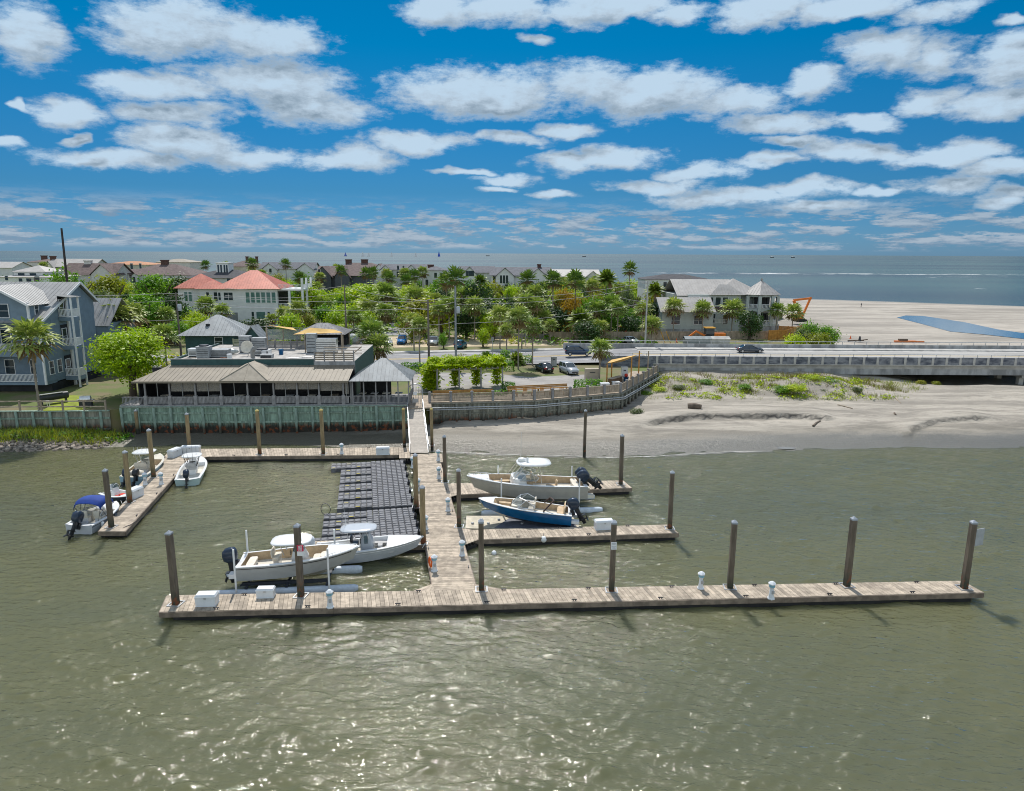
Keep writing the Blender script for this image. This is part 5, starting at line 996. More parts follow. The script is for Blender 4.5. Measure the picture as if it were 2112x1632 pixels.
def bench(label, a, b_, m=None, z=3.34):
    a, b_ = P(*a, z), P(*b_, z); t = thing('timber_bench', label, 'bench', a, math.atan2(b_.y - a.y, b_.x - a.x), 'timber benches on the deck'); L = (b_ - a).length; m = m or mat('cedar_timber', (.36, .20, .06), .8, .2, 1.5)
    MB().bx(0, L, 0, .5, .42, .5).build('seat', m, t); q = MB(); [q.bx(0, L, .5, .56, .55 + .2 * k, .72 + .2 * k) for k in (0, 1)]; q.build('backrest', m, t); q = MB(); [q.bx(x, x + .1, .05, .5, 0, .42) for x in (.1, L / 2, L - .2)]; q.build('leg', m, t)
bench('long low cedar bench under the pergola', (893, 822), (1018, 818)); bench('long cedar bench behind the deck fence right of the pergola', (1048, 812), (1172, 806))
orgw = mat('orange_timber', (.50, .23, .05), .7, .2, 2)
for i, px in enumerate((1062, 1082, 1100, 1118, 1138, 1158)):
    p = P(px, 817 - i * .6, 3.34); t = thing('deck_chair', 'orange timber armchair behind the deck fence, in the row before the long bench', 'chair', p, random.uniform(-.3, .3), 'orange chairs on the deck')
    MB().bx(-.3, .3, -.3, .3, .36, .44).build('seat', orgw, t); q = MB(); [q.bx(x - .05, x + .05, .26, .32, .44, 1.0) for x in (-.22, -.07, .07, .22)]; q.build('backrest', orgw, t); q = MB(); [q.bx(x - .04, x + .04, y - .04, y + .04, 0, .36) for x in (-.26, .26) for y in (-.26, .26)]; q.build('leg', orgw, t)
# little bar with sail at the deck corner
c = P(1272, 795, 3.34); t = thing('deck_bar', 'small open deck bar with timber counter under a yellow sail', 'bar', (c.x, c.y, 3.34), .9); MB().bx(-1.5, 1.5, 0, .6, 0, 1.1).build('counter', mat('dark_cedar', (.17, .10, .055), .7, .2, 1.5), t); MB().bx(-1.6, 1.6, -.15, .65, 1.1, 1.18).build('counter_top', deckw, t)
sailcloth('yellow shade sail over the small deck bar', [Y(1247, 752, 101), Y(1262, 742, 106), Y(1318, 731, 108), Y(1302, 736, 101)], .4)
for px, r0_, r1_, yy in ((1251, 798, 752, 101), (1301, 790, 736, 101), (1261, 780, 742, 106), (1317, 772, 724, 109), (1336, 765, 724, 110)): a_ = P(px, r0_, 3.34); a_.y = yy; a_.x = Y(px, r0_, yy).x; tag(MB().tube([(0, 0, 0), (0, 0, Y(px, r1_, yy).z - 3.34)], .1, 6).build('sail_post', [deckw, orgw][px % 2], None, a_), 'timber post of the sail over the deck bar', 'post', 'posts of the deck bar sail')
def crate(name, label, cat, px, py, w, d, h, m, z=3.34, rz=.1):
    p = P(px, py, z); t = thing(name, label, cat, p, rz); MB().bx(-w / 2, w / 2, -d / 2, d / 2, .06, h * .86).build('body', m, t); q = MB(); q.bx(-w / 2 - .03, w / 2 + .03, -d / 2 - .03, d / 2 + .03, h * .86, h); q.build('lid', m, t); MB().bx(-w * .2, w * .2, -d / 2 - .05, -d / 2, h * .7, h * .76).build('handle', frame, t)
crate('utility_cabinet', 'beige utility cabinet beside the parked grey car', 'cabinet', 1220, 786, 2.0, 1.0, 1.9, mat('beige_metal', (.42, .36, .28), .5, .1, 1)); crate('ice_chest', 'white and blue ice chest behind the deck hedge', 'chest', 1247, 806, 1.2, .8, 1.1, boxw); crate('ice_chest', 'pale freezer chest beside the deck bar counter', 'chest', 1270, 800, 1.0, .8, .9, gel)
crate('electric_cabinet', 'narrow grey electric cabinet at the start of the bridge parapet', 'cabinet', 1142, 755, .9, .7, 1.6, concd, 3.2); crate('electric_cabinet', 'tall white cabinet at the back of the deck bar', 'cabinet', 1287, 782, .9, .7, 1.9, boxw)
t = thing('planter_pot', 'blue planter pot with red flowers beside the deck bar', 'planter', P(1291, 786, 3.34)); MB().lathe([(.3, 0), (.42, .6), (.45, .62), (.36, .6)], (0, 0, 0), 12).build('pot', hblue, t); MB().blob((0, 0, .85), .3, 0, 7, 4).build('flowers', red, t)
# ---------------------------------------------------------------- bridge
br = thing('road_bridge', 'long concrete road bridge with stained parapet and thin metal rail crossing the beach', 'bridge', (24, 118.2, 0), 0); x1_ = 190.
MB().bx(0, x1_, .35, 19.2, 3.0, 3.93).build('deck', conc, br); b = MB(); b.bx(0, x1_, .35, .9, 2.0, 3.0); b.bx(0, x1_, 18.6, 19.2, 2.0, 3.0); [b.bx(0, x1_, y, y + .5, 2.1, 3.0) for y in (5, 10, 15)]; b.build('girder', concd, br)
b = MB(); b.bx(0, x1_, 4.3, 14.9, 3.93, 3.95); b.build('carriageway', mat('pale_concrete_road', (.36, .35, .33), .9, .14, .4, .2, stretch=(.2, 1, 1)), br); b = MB(); b.bx(0, x1_, 9.5, 9.62, 3.955, 3.96); b.bx(0, x1_, 9.8, 9.92, 3.955, 3.96); b.build('centre_line', yellow, br)
b = MB(); b.bx(0, x1_, .35, 3.2, 3.93, 4.12); b.bx(0, x1_, 16.3, 19.1, 3.93, 4.12); b.build('kerb', conc, br)
stain = mat('stained_concrete', (.25, .26, .285), .9, .55, .55, .3, det=6, stretch=(1, 1, 2.2), col2=(.07, .08, .105)); px_ = 2.34
b = MB(); b.bx(0, x1_, .0, .3, 3.75, 5.02); b.bx(-9, 0, .05, .3, 2.6, 5.0); b.build('near_parapet', stain, br); b = MB(); b.bx(-14, x1_, 19.0, 19.3, 3.2, 4.75); b.build('far_parapet', concd, br); b = MB(); b.bx(0, x1_, -.06, .32, 3.62, 3.78); b.build('ledge', conc, br)
for i in range(int(88 / px_)):
    q = MB(); q.bx(-.2, .2, -.07, -.0, 3.78, 5.02); q.build('pilaster', conc, br).location = (i * px_ + .6, 0, 0)
b = MB(); b.tube([(-9, .15, 5.5), (x1_, .15, 5.5)], .05, 6); [b.tube([(i * px_ - 8.2, .15, 5.0), (i * px_ - 8.2, .15, 5.5)], .045, 5) for i in range(int(190 / px_))]; b.build('near_rail', zinc, br)
b = MB(); b.tube([(-14, 19.15, 5.3), (x1_, 19.15, 5.3)], .06, 6); [b.tube([(i * px_ - 13, 19.15, 4.7), (i * px_ - 13, 19.15, 5.3)], .05, 5) for i in range(int(190 / px_))]; b.build('far_rail', zinc, br)
for xx in (64, 88, 112): q = MB(); q.bx(-.6, .6, .6, 18.8, 1.5, 2.1); [q.bx(-.4, .4, y, y + .8, -1.5, 1.5) for y in (1.5, 7, 12.5, 17)]; q.build('pier', conc, br).location = (xx, 0, 0)
b = MB(); b.bx(-.3, .6, .4, 19, -.5, 3.0); b.build('abutment', concd, br)
# ---------------------------------------------------------------- blue grey house, left
bh = thing('blue_house', 'tall blue grey three storey house with white balcony railings and metal roof at left', 'house', (-62.6, 93, 0), R(1.5)); XL, XR = -16, 0.
b = MB(); b.bx(XL, XR, 2.4, 13, 4.4, 13.0); b.bx(XL, XR - .05, 0, 2.4, 4.25, 4.6); b.bx(XL, XR - .05, 0, 2.4, 8.1, 8.75); b.bx(XL, XR - .05, 0, 2.4, 12.3, 12.95); b.add([(-.13, 0, 12.9), (-.13, 13.2, 12.9), (-.13, 13.2, 14.7), (-.13, 9.5, 17.3), (-.02, 0, 12.9), (-.02, 13.2, 12.9), (-.02, 13.2, 14.7), (-.02, 9.5, 17.3)], ((0, 1, 2, 3), (7, 6, 5, 4), (0, 4, 5, 1), (1, 5, 6, 2), (2, 6, 7, 3), (3, 7, 4, 0))); b.bx(XL, XR - .2, 2.5, 13.1, 12.9, 14.6); b.bx(-1.2, 0, .0, 2.4, 4.6, 12.4)
for x in (-8.6, -16): b.bx(x - .45, x + .45, .02, .5, 4.3, 12.4)
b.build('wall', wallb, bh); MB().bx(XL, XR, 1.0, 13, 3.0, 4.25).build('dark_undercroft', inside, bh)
b = MB(); roofpoly(b, [(XL, -.6, 12.7), (.5, -.6, 12.7), (.5, 9.5, 17.6), (XL, 9.5, 17.6)], .6); roofpoly(b, [(.5, 13.9, 14.5), (XL, 13.9, 14.5), (XL, 9.5, 17.6), (.5, 9.5, 17.6)], .6); hb_ = b.build('roof', metal, bh)
q = MB(); q.beam((.54, -.65, 12.55), (.54, 9.5, 17.5), .08, .3); q.beam((.54, 13.95, 14.35), (.54, 9.5, 17.5), .08, .3); q.build('barge_board', trim, hb_)
# front dormer
b = MB(); b.bx(-9.4, -1.2, -.1, 5, 12.9, 15.2); gend(b, 'y', -.12, -9.4, -1.2, 15.2, 2.2); dm = b.build('dormer', wallb, bh); b = MB(); gable(b, -9.4, -1.2, -.2, 6.6, 15.2, 2.3, 'y', .5, .55); b.build('dormer_roof', metal, dm)
q = MB(); [q.beam((-5.3 + s * 4.65, -.75, 14.9), (-5.3, -.75, 17.5), .06, .28) for s in (-1, 1)]; q.bx(-9.5, -9.25, -.16, .1, 12.9, 15.3); q.bx(-1.35, -1.1, -.16, .1, 12.9, 15.3); q.build('dormer_trim', trim, dm)
window(bh, -5.0, -.14, 14.2, 2.6, 1.7, 'f', n=2); window(bh, -1.17, 1.6, 14.3, .7, 1.5, 'r')
for zf in (4.6, 8.75):
    for x0_, x1_ in ((-15.5, -9.1), (-8.1, -.1)): railing(bh, (x0_, .05), (x1_, .05), zf, 1.05, trim, .17, .06)
    railing(bh, (-.06, .1), (-.06, 2.3), zf, 1.05, trim, .2, .1)
    for x in (-14, -10.8, -6.2, -2.8): window(bh, x, 2.38, zf + 1.75, 1.2, 1.9, 'f')
for x in (-15.3, -9.2, -8.05, -.1): MB().bx(-.12, .12, -.1, .12, 4.3, 12.4).build('porch_post', trim, bh).location.x = x
# balcony stack on the right side
for zf in (4.7, 9.0, 13.0):
    MB().bx(.02, 1.95, 4.2, 6.0, zf - .5, zf).build('balcony_floor', wallb, bh); railing(bh, (.05, 4.25), (1.9, 4.25), zf, 1.1, trim, .17, .06); railing(bh, (1.9, 4.25), (1.9, 5.9), zf, 1.1, trim, .2, .1)
    MB().bx(.03, .08, 4.4, 5.9, zf, zf + 2.9).build('balcony_painted_shade', inside, bh); window(bh, .1, 5.0, zf + 1.3, .9, 2.1, 'r', name='balcony_door')  # near-black sheet on the flat wall paints a shaded balcony opening
for yy in (4.25, 5.95): MB().bx(1.8, 2.0, yy - .1, yy + .1, 3.2, 15.8).build('balcony_post', trim, bh)
MB().bx(.02, .25, 6.0, 6.4, 3.2, 15.6).build('corner_board', trim, bh)
b = MB(); roofpoly(b, [(2.2, 4.0, 15.75), (2.2, 6.3, 15.75), (-.2, 6.3, 16.0), (-.2, 4.0, 16.0)], .6); b.build('balcony_roof', metal, bh)
for y_, z_ in ((1.4, 9.6), (1.4, 5.9), (3.2, 5.9)): window(bh, .02, y_, z_ + .5, .9, 1.7, 'r')
b = MB(); b.bx(-6, 1.4, 13.95, 22, 3.2, 11.2); b.build('rear_wing', wallb, bh); b = MB(); gable(b, -6, 1.4, 13.95, 22, 11.2, 3.6, 'x', .4, .6); b.build('rear_roof', metal, bh)
b = MB(); gable(b, -22, -6, 9, 20, 13.4, 3.7, 'x', .3, .6); b.build('back_roof', metalw, bh)
t = thing('barbecue_grill', 'steel barbecue grill on the lawn beside the blue grey house', 'grill', P(178, 838, 3.2), .2); MB().bx(-.7, .7, -.3, .3, 0, .85).build('cabinet', frame, t); MB().loft([rrect(1.3, .7, .85, p=5), rrect(1.3, .65, 1.1, p=5), rrect(1.2, .3, 1.3, p=5)]).build('lid', alu, t); MB().bx(-.95, -.7, -.25, .25, .8, .86).bx(.7, .95, -.25, .25, .8, .86).build('side_shelf', alu, t)
t = thing('barbecue_smoker', 'long dark barbecue smoker under the corner of the blue grey house', 'grill', P(112, 832, 3.2), .9); MB().loft([rrect(.9, .9, 0, 10, 2.2), rrect(.9, .9, 3.2, 10, 2.2)]).xf(Matrix.Translation((-1.6, 0, .9)) @ Matrix.Rotation(R(90), 4, 'Y')).build('barrel', frame, t); MB().bx(-1.4, -1.3, -.3, .3, 0, .8).bx(1.3, 1.4, -.3, .3, 0, .8).build('leg', frame, t); MB().bx(-1.5, 1.0, -.45, .0, 1.3, 1.36).build('shelf', alu, t)
t = thing('garden_table', 'small white garden table beside the dark smoker', 'table', P(92, 840, 3.2), .2); MB().bx(-.5, .5, -.35, .35, .7, .75).build('tabletop', gel, t); [MB().bx(-.03, .03, -.03, .03, 0, .7).build('leg', gel, t).__setattr__('location', (x, y, 0)) for x in (-.45, .45) for y in (-.3, .3)]
# ---------------------------------------------------------------- red roofed house
rh = thing('red_roof_house', 'white two storey house with red metal hipped roofs, green windows and side porch', 'house', (-67.5, 180, 0), R(3)); wr = MB(); wr.bx(-7.3, 7.6, 0, 13, 3.2, 12.8); wr.bx(-19.5, -7.3, 6, 15, 3.2, 12.6); wr.bx(-13, -7.3, 3.5, 6, 3.2, 12.6); wr.build('wall', wallw, rh)
b = MB(); hip(b, -8.2, 8.6, -.9, 14, 12.8, 4.5, .7); b.build('roof', redroof, rh); b = MB(); hip(b, -20.4, -9.5, 5.2, 15.6, 12.6, 3.6, .7); hip(b, -14, -6.5, 2.7, 9, 12.6, 2.0, .7); b.build('wing_roof', redroof, rh)
MB().bx(-7.35, 7.65, -.06, 0, 7.8, 8.05).build('string_course', trim, rh)
for i in range(6): window(rh, .2 + i * 1.3, -.02, 10.6, .95, 2.6, 'f', gglass, cross=False)
window(rh, -4.6, -.02, 10.9, 2.2, 1.9, 'f', n=2); window(rh, -6.8, -.02, 10.9, .6, 1.9, 'f'); window(rh, 3.2, -.02, 5.8, 2.2, 2.4, 'f', gglass, cross=False); window(rh, 1.2, -.02, 5.8, .6, 2.4, 'f'); window(rh, 5.2, -.02, 5.8, .6, 2.4, 'f'); MB().bx(-5.9, -2.6, -.05, 0, 3.3, 6.8).build('garage_painted_shade', mat('recess_shade_grey', (.22, .23, .24), .8, .1), rh)  # flat grey panel paints the shade of a garage opening
for x in (-17.5, -16.4): window(rh, x, 5.98, 10.4, .8, 2.4, 'f', gglass, cross=False)
window(rh, -11, 3.48, 10.6, .7, 2.2, 'f'); window(rh, -9, 3.48, 10.6, .9, 2.2, 'f')
b = MB(); [b.bx(7.6, 14, .5, 11, z, z + .3) for z in (7.7, 12.4)]; b.build('porch_floor', trim, rh)
for x, y in ((13.8, .8), (13.8, 5.5), (13.8, 10.7), (10.5, .8)):
    MB().bx(-.25, .25, -.25, .25, 3.2, 15.4 if x > 12 else 12.4).build('porch_column', trim, rh).location = (x, y, 0)
for z in (8.0, 12.7): railing(rh, (7.7, .6), (13.8, .6), z, 1.1, trim, .3, .08); railing(rh, (13.8, .6), (13.8, 10.9), z, 1.1, trim, .3, .08)
b = MB(); b.bx(7.65, 7.7, 1, 10, 3.3, 7.5); b.bx(7.65, 7.7, 1, 10, 8.2, 12.2); b.build('porch_shade_wall', inside, rh)  # near-black panels paint the side porch's shade onto the wall
# ---------------------------------------------------------------- turreted house, right
th_ = thing('turret_house', 'grey green beach house with pale metal roofs and a two storey corner turret', 'house', (34, 163, 0), R(2)); b = MB(); b.bx(.6, 12.6, 0, 9, 3.2, 9.2); b.bx(9, 22, 9, 22, 3.2, 12.4); b.bx(6, 14, 12, 24, 3.2, 12.4); b.bx(19, 30, 11, 22, 3.2, 12.4); gend(b, 'x', .6, 0, 9, 9.2, 2.75); b.build('wall', wallg, th_)
MB().bx(9, 22.1, 8.95, 9, 8.2, 9.5).build('brown_band', shb, th_)
MB().bx(.5, 12.7, -.05, 9, 3.0, 5.0).bx(22, 32, 9.2, 12, 3.0, 5.2).build('plinth', concd, th_)
b = MB(); gable(b, .6, 12.6, 0, 9, 9.2, 2.8, 'x', .5, .7); b.build('garage_roof', metalw, th_)
b = MB(); gable(b, 7, 21, 10, 24, 12.4, 3.4, 'x', .6, .7); hip(b, 15.5, 28, 8.2, 21, 12.4, 3.7, .7); hip(b, 14.2, 22.5, 8.2, 14, 12.35, 2.4, .7); b.build('roof', metalw, th_)
tx, ty_, rr_ = 27.2, 10.0, 4.1; b = MB(); oc = [(tx + rr_ * math.cos(R(22.5 + 45 * k)), ty_ + rr_ * math.sin(R(22.5 + 45 * k))) for k in range(8)]
for z0_, z1_ in ((5.0, 5.4), (8.6, 9.2), (12.0, 12.5)): b.prism(oc, z0_, z1_)
b.prism([(tx + (x - tx) * .45, ty_ + (y - ty_) * .45) for x, y in oc], 3.2, 12.2)
for k in range(4, 8):
    mx, my = (oc[k][0] + oc[(k + 1) % 8][0]) / 2, (oc[k][1] + oc[(k + 1) % 8][1]) / 2
    for z in (5.4, 9.2): b.box((tx + (mx - tx) * .5, ty_ + (my - ty_) * .5, z + 1.3), (1.3, .25, 2.5), math.atan2(my - ty_, mx - tx) + R(90), 2)
b.prism([(tx + (x - tx) * .98, ty_ + (y - ty_) * .98) for x, y in oc], 3.0, 5.0, 1); tu = b.build('turret', [wallg, concd, inside], th_)
b = MB(); e = [(tx + (x - tx) * 1.14, ty_ + (y - ty_) * 1.14, 12.5) for x, y in oc]
for k in range(8): roofpoly(b, [e[k], e[(k + 1) % 8], (tx, ty_, 15.9)], .7)
b.lathe([(.15, 15.8), (.3, 16), (.05, 16.5)], (tx, ty_, 0), 8); b.build('turret_roof', metalw, tu)
for k in range(8):
    x, y = oc[k]; MB().bx(-.35, .35, -.35, .35, 5.0, 12.2).build('turret_column', wallg, tu).location = (x * .985 + tx * .015, y * .985 + ty_ * .015, 0)
for k in range(3, 8):
    a_, c_ = oc[k], oc[(k + 1) % 8]
    for z in (5.4, 9.2):
        railing(tu, a_, c_, z, 1.0, trim, .3, .12); q = MB(); d = Vector((c_[0] - a_[0], c_[1] - a_[1], 0)); n_ = 8
        for i in range(n_):
            u_, w_ = i / n_, (i + 1) / n_; h0, h1 = (1 - math.sin(math.pi * u_) ** .6) * .8, (1 - math.sin(math.pi * w_) ** .6) * .8; A_ = Vector((*a_, 0)); top = z + 3.2
            q.quad(A_ + d * u_ + Vector((0, 0, top - h0)), A_ + d * w_ + Vector((0, 0, top - h1)), A_ + d * w_ + Vector((0, 0, top)), A_ + d * u_ + Vector((0, 0, top)))
        q.build('arch', wallg, tu)
for x in (9.6, 10.5, 11.4): window(th_, x, 8.98, 10.9, .6, 1.9, 'f', cross=False)
for i, x in enumerate((14.6, 16.4, 18.2)): window(th_, x, 8.98, 10.8, 1.3, 1.9, 'f', cross=False)
for x, z in ((15.4, 6.6), (11.5, 6.6), (18.5, 6.4)): window(th_, x, 8.98, z, 1.2, 2.2, 'f')
window(th_, 3.8, -.02, 7.0, 2.0, 1.9, 'f'); window(th_, 9.2, -.02, 7.0, 2.2, 1.9, 'f', n=2)
for y in (2.5, 4.2, 5.9): window(th_, .58, y, 7.2, .7, 2.0, 'l')
b = MB(); [b.bx(13.2 + i * .3, 13.2 + (i + 1) * .3, 5.2, 7.2, 3.2, 5.8 - i * .26) for i in range(10)]; b.bx(12.7, 13.2, 3, 9, 3.2, 5.8); b.build('stair', trim, th_); railing(th_, (12.8, 3.2), (12.8, 8.6), 5.8, 1.0, trim, .3, .08); railing(th_, (12.8, 5.1), (17.5, 5.1), 5.8, 1.0, trim, .3, .08)
# ---------------------------------------------------------------- far houses
FARH = []
def farhouse(name, label, x0, x1, ridge, eave, Yd, rm, wm, kind='gx', chim=(), gabs=(), wins=(), dep=12., extra=None, group='far houses by the ocean'):
    k = Yd / F * 1.0; c = Y((x0 + x1) / 2, eave, Yd); w = (x1 - x0) * k; ze = c.z; zr = Y((x0 + x1) / 2, ridge, Yd + dep / 2).z; h = max(.6, zr - ze); t = thing(name, label, 'house', (c.x, Yd, 0), random.uniform(-.04, .04), group)
    wl = MB(); wl.bx(-w / 2 + .4, w / 2 - .4, .4, dep - .4, 3, ze); r_ = MB()
    if kind == 'gx': gable(r_, -w / 2, w / 2, 0, dep, ze, h, 'x', .3, 0); gend(wl, 'x', -w / 2 + .4, .4, dep - .4, ze, h * .94); gend(wl, 'x', w / 2 - .5, .4, dep - .4, ze, h * .94)
    elif kind == 'gy': gable(r_, -w / 2, w / 2, 0, dep, ze, h, 'y', .3, 0); gend(wl, 'y', .4, -w / 2 + .4, w / 2 - .4, ze, h * .94)
    else: hip(r_, -w / 2, w / 2, 0, dep, ze, h, 0)
    L = lambda px: (px - (x0 + x1) / 2) * k
    for g0, g1, gr, ge in gabs:      # cross gables facing the camera
        z0_ = Y(g0, ge, Yd - 1.5).z; z1_ = Y(g0, gr, Yd - 1.5).z; gable(r_, L(g0), L(g1), -1.2, dep / 2, z0_, z1_ - z0_, 'y', .3, 0); wl.bx(L(g0) + .3, L(g1) - .3, -1.1, 1, 3, z0_); gend(wl, 'y', -1.1, L(g0) + .3, L(g1) - .3, z0_, (z1_ - z0_) * .93)
    FARH.append((c.x, Yd, w, ze)); wl.build('wall', wm, t); ro_ = r_.build('roof', rm, t)
    for px, tp, cw, cm in chim:
        zt = Y(px, tp, Yd + dep / 2).z; q = MB(); q.bx(-cw / 2, cw / 2, -.6, .6, ze, zt - .35); q.bx(-cw / 2 - .15, cw / 2 + .15, -.75, .75, zt - .35, zt); q.build('chimney', cm, ro_).location = (L(px), dep / 2, 0)
    for px, row, ww, hh in wins:
        p = Y(px, row, Yd); q = MB(); q.bx(-ww / 2 - .12, ww / 2 + .12, -.04, .0, -hh / 2 - .12, hh / 2 + .12, 0); q.bx(-ww / 2, ww / 2, -.07, -.04, -hh / 2, hh / 2, 1); o = q.build('window', [trim, dglass], t)
        yy = .38
        for g0, g1, gr, ge in gabs:
            if g0 < px < g1: yy = -1.12
        o.location = (L(px), yy, p.z)
    return t, L, k
t, L, k = farhouse('white_house', 'white two tier house with grey hip roofs at the far left edge', -10, 108, 563, 572, 200, metalw, wallw, 'h', wins=[(40, 580, 1, 1.5), (57, 582, 1.4, 2), (74, 578, 1.2, 2), (12, 574, .8, 1.2)], dep=14)
b = MB(); b.bx(L(15), L(78), 3, 12, 12, 16.1); hip(b, L(12), L(82), 2.6, 12.4, 16.1, 1.7, 0, 1); o = b.build('upper_storey', [wallw, metalw], t)
for px in (30, 54): q = MB(); q.bx(-.9, .9, -.05, 0, -.7, .7); q.build('window', dglass, o).location = (L(px), 2.98, 15.0)
farhouse('brown_roof_house', 'low brown roofed house with a wide dark chimney, far left by the sea', 52, 126, 533, 541, 330, shb, stucco, 'h', [(68, 527, 2.4, brick)], dep=16); farhouse('white_house', 'far white roofed house at the left edge against the sea', -30, 24, 540, 552, 300, metalw, wallw, 'gx', dep=14)
farhouse('grey_house', 'grey gabled house with steep white trimmed gable, left of the tall mast', 92, 192, 534, 550, 280, metalw, stucco, 'gx', [(91, 528, 1.8, brick)], [(92, 118, 538, 556)])
farhouse('brown_roof_house', 'brown shingled house with a pale gable and slim chimney beside the tall mast', 124, 236, 543, 566, 235, shb, stucco, 'gx', [(163, 537, 2.2, stucco)], [(190, 236, 545, 566)])
farhouse('orange_tile_house', 'cream villa with an orange tiled hip roof and a row of slim windows', 204, 306, 539, 546, 290, tile, wallc, 'h', wins=[(216, 549, .9, 2.4), (228, 549, .9, 2), (244, 551, .8, 2.2), (249, 551, .8, 2.2), (254, 551, .8, 2.2), (270, 550, 1, 2.4), (288, 549, .9, 2)], dep=16)
farhouse('brown_roof_house', 'wide house with large brown hip roof, small white gables and one pale chimney', 240, 396, 545, 568, 245, shb, wallw, 'h', [(314, 536, 2.4, brick)], [(243, 272, 556, 566), (274, 290, 563, 568)], [(262, 578, .9, 2.2), (280, 578, .9, 2.2)], dep=20)
farhouse('tan_roof_house', 'low tan roofed house seen above the big brown hip roof', 318, 392, 534, 541, 330, metalt, stucco, 'h', dep=14); farhouse('brown_roof_house', 'brown roofed beach house with two slim chimney stacks', 460, 536, 538, 550, 320, shb, wallc, 'h', [(499, 529, .9, brick), (519, 529, .9, brick)], dep=14)
t, L, k = farhouse('dark_roof_house', 'dark roofed house topped by a white cupola, behind the red roofed house', 372, 520, 556, 574, 225, shd, stucco, 'h', dep=18, wins=[(470, 580, 1, 1.6)])
q = MB(); q.bx(L(430), L(456), 6, 10, 13, 18.3); q.bx(L(428), L(458), 5.8, 10.2, 18.3, 18.6); [q.bx(L(p_), L(p_) + .5, 5.93, 6, 15.0, 17.8, 1) for p_ in (433, 439, 446, 451)]; q.build('cupola', [trim, dglass], t)
farhouse('grey_house', 'long grey gabled beach house left of the purple brown gables', 536, 646, 541, 554, 300, shg, wallw, 'gx', [], [(541, 574, 543, 556), (612, 646, 543, 556)], [(560, 558, 1, 1.6)])
farhouse('brown_roof_house', 'large house with purple brown twin gables', 650, 752, 549, 568, 235, shb, mat('dark_gable_wall', (.09, .10, .12), .7, .15), 'gx', [], [(650, 686, 549, 570), (690, 724, 549, 572)], [(661, 560, .8, 1.4)], 14)
farhouse('brown_roof_house', 'broad brown roofed house with two dark brick chimneys behind the twin gables', 690, 790, 542, 554, 290, shb, wallw, 'h', [(713, 535, 2.4, brick), (746, 535, 2.6, brick)], [(772, 792, 544, 556)])
farhouse('white_house', 'white house with slate grey roof, dormers and a tall front gable', 784, 888, 545, 556, 270, shg, wallw, 'gx', [], [(785, 808, 547, 557), (838, 860, 546, 557)], [(792, 565, 1.4, 2.4), (802, 565, 1.4, 2.4), (820, 566, .8, 2), (825, 566, .8, 2), (830, 566, .8, 2), (821, 552, .7, 1.4), (832, 552, .7, 1.4)])
farhouse('white_house', 'white house with a tall red brick chimney on its front', 868, 922, 549, 558, 255, shg, wallw, 'h', [(885, 546, 2.0, brick)], [], [(876, 568, 1, 1.8), (898, 568, 1, 1.8), (910, 568, 1, 1.8), (880, 584, 1, 2.4), (900, 584, 1, 2.4)])
farhouse('grey_house', 'pale blue grey gabled house with dark louvred windows', 946, 1018, 549, 562, 250, shg, wallw, 'gx', [], [(952, 986, 550, 568)], [(964, 564, 1, 1.8), (970, 564, 1, 1.8), (975, 564, 1, 1.8)])
farhouse('white_house', 'big white double gabled house with tall windows and slate roof', 1012, 1138, 551, 568, 240, shg, wallw, 'gx', [(1114, 545, 1.2, brick)], [(1022, 1062, 552, 570), (1090, 1128, 553, 570)], [(1020, 576, .8, 2.6), (1034, 576, .8, 2.6), (1040, 576, .8, 2.6), (1046, 576, .8, 2.6), (1030, 595, 1, 2.6), (1045, 595, 1, 2.6)], 16)
farhouse('grey_house', 'wide low house with pale grey metal roof at the edge of the sea', 1138, 1238, 556, 570, 290, metalw, stucco, 'gx', [], [(1206, 1238, 559, 572)], [], 16)
farhouse('dark_roof_house', 'long dark roofed beach house behind the turreted house', 1330, 1470, 566, 577, 215, shd, wallw, 'h', [], [], [(1373, 587, 1, 1.6), (1385, 587, 1, 1.6), (1396, 587, 1, 1.6)], 14)
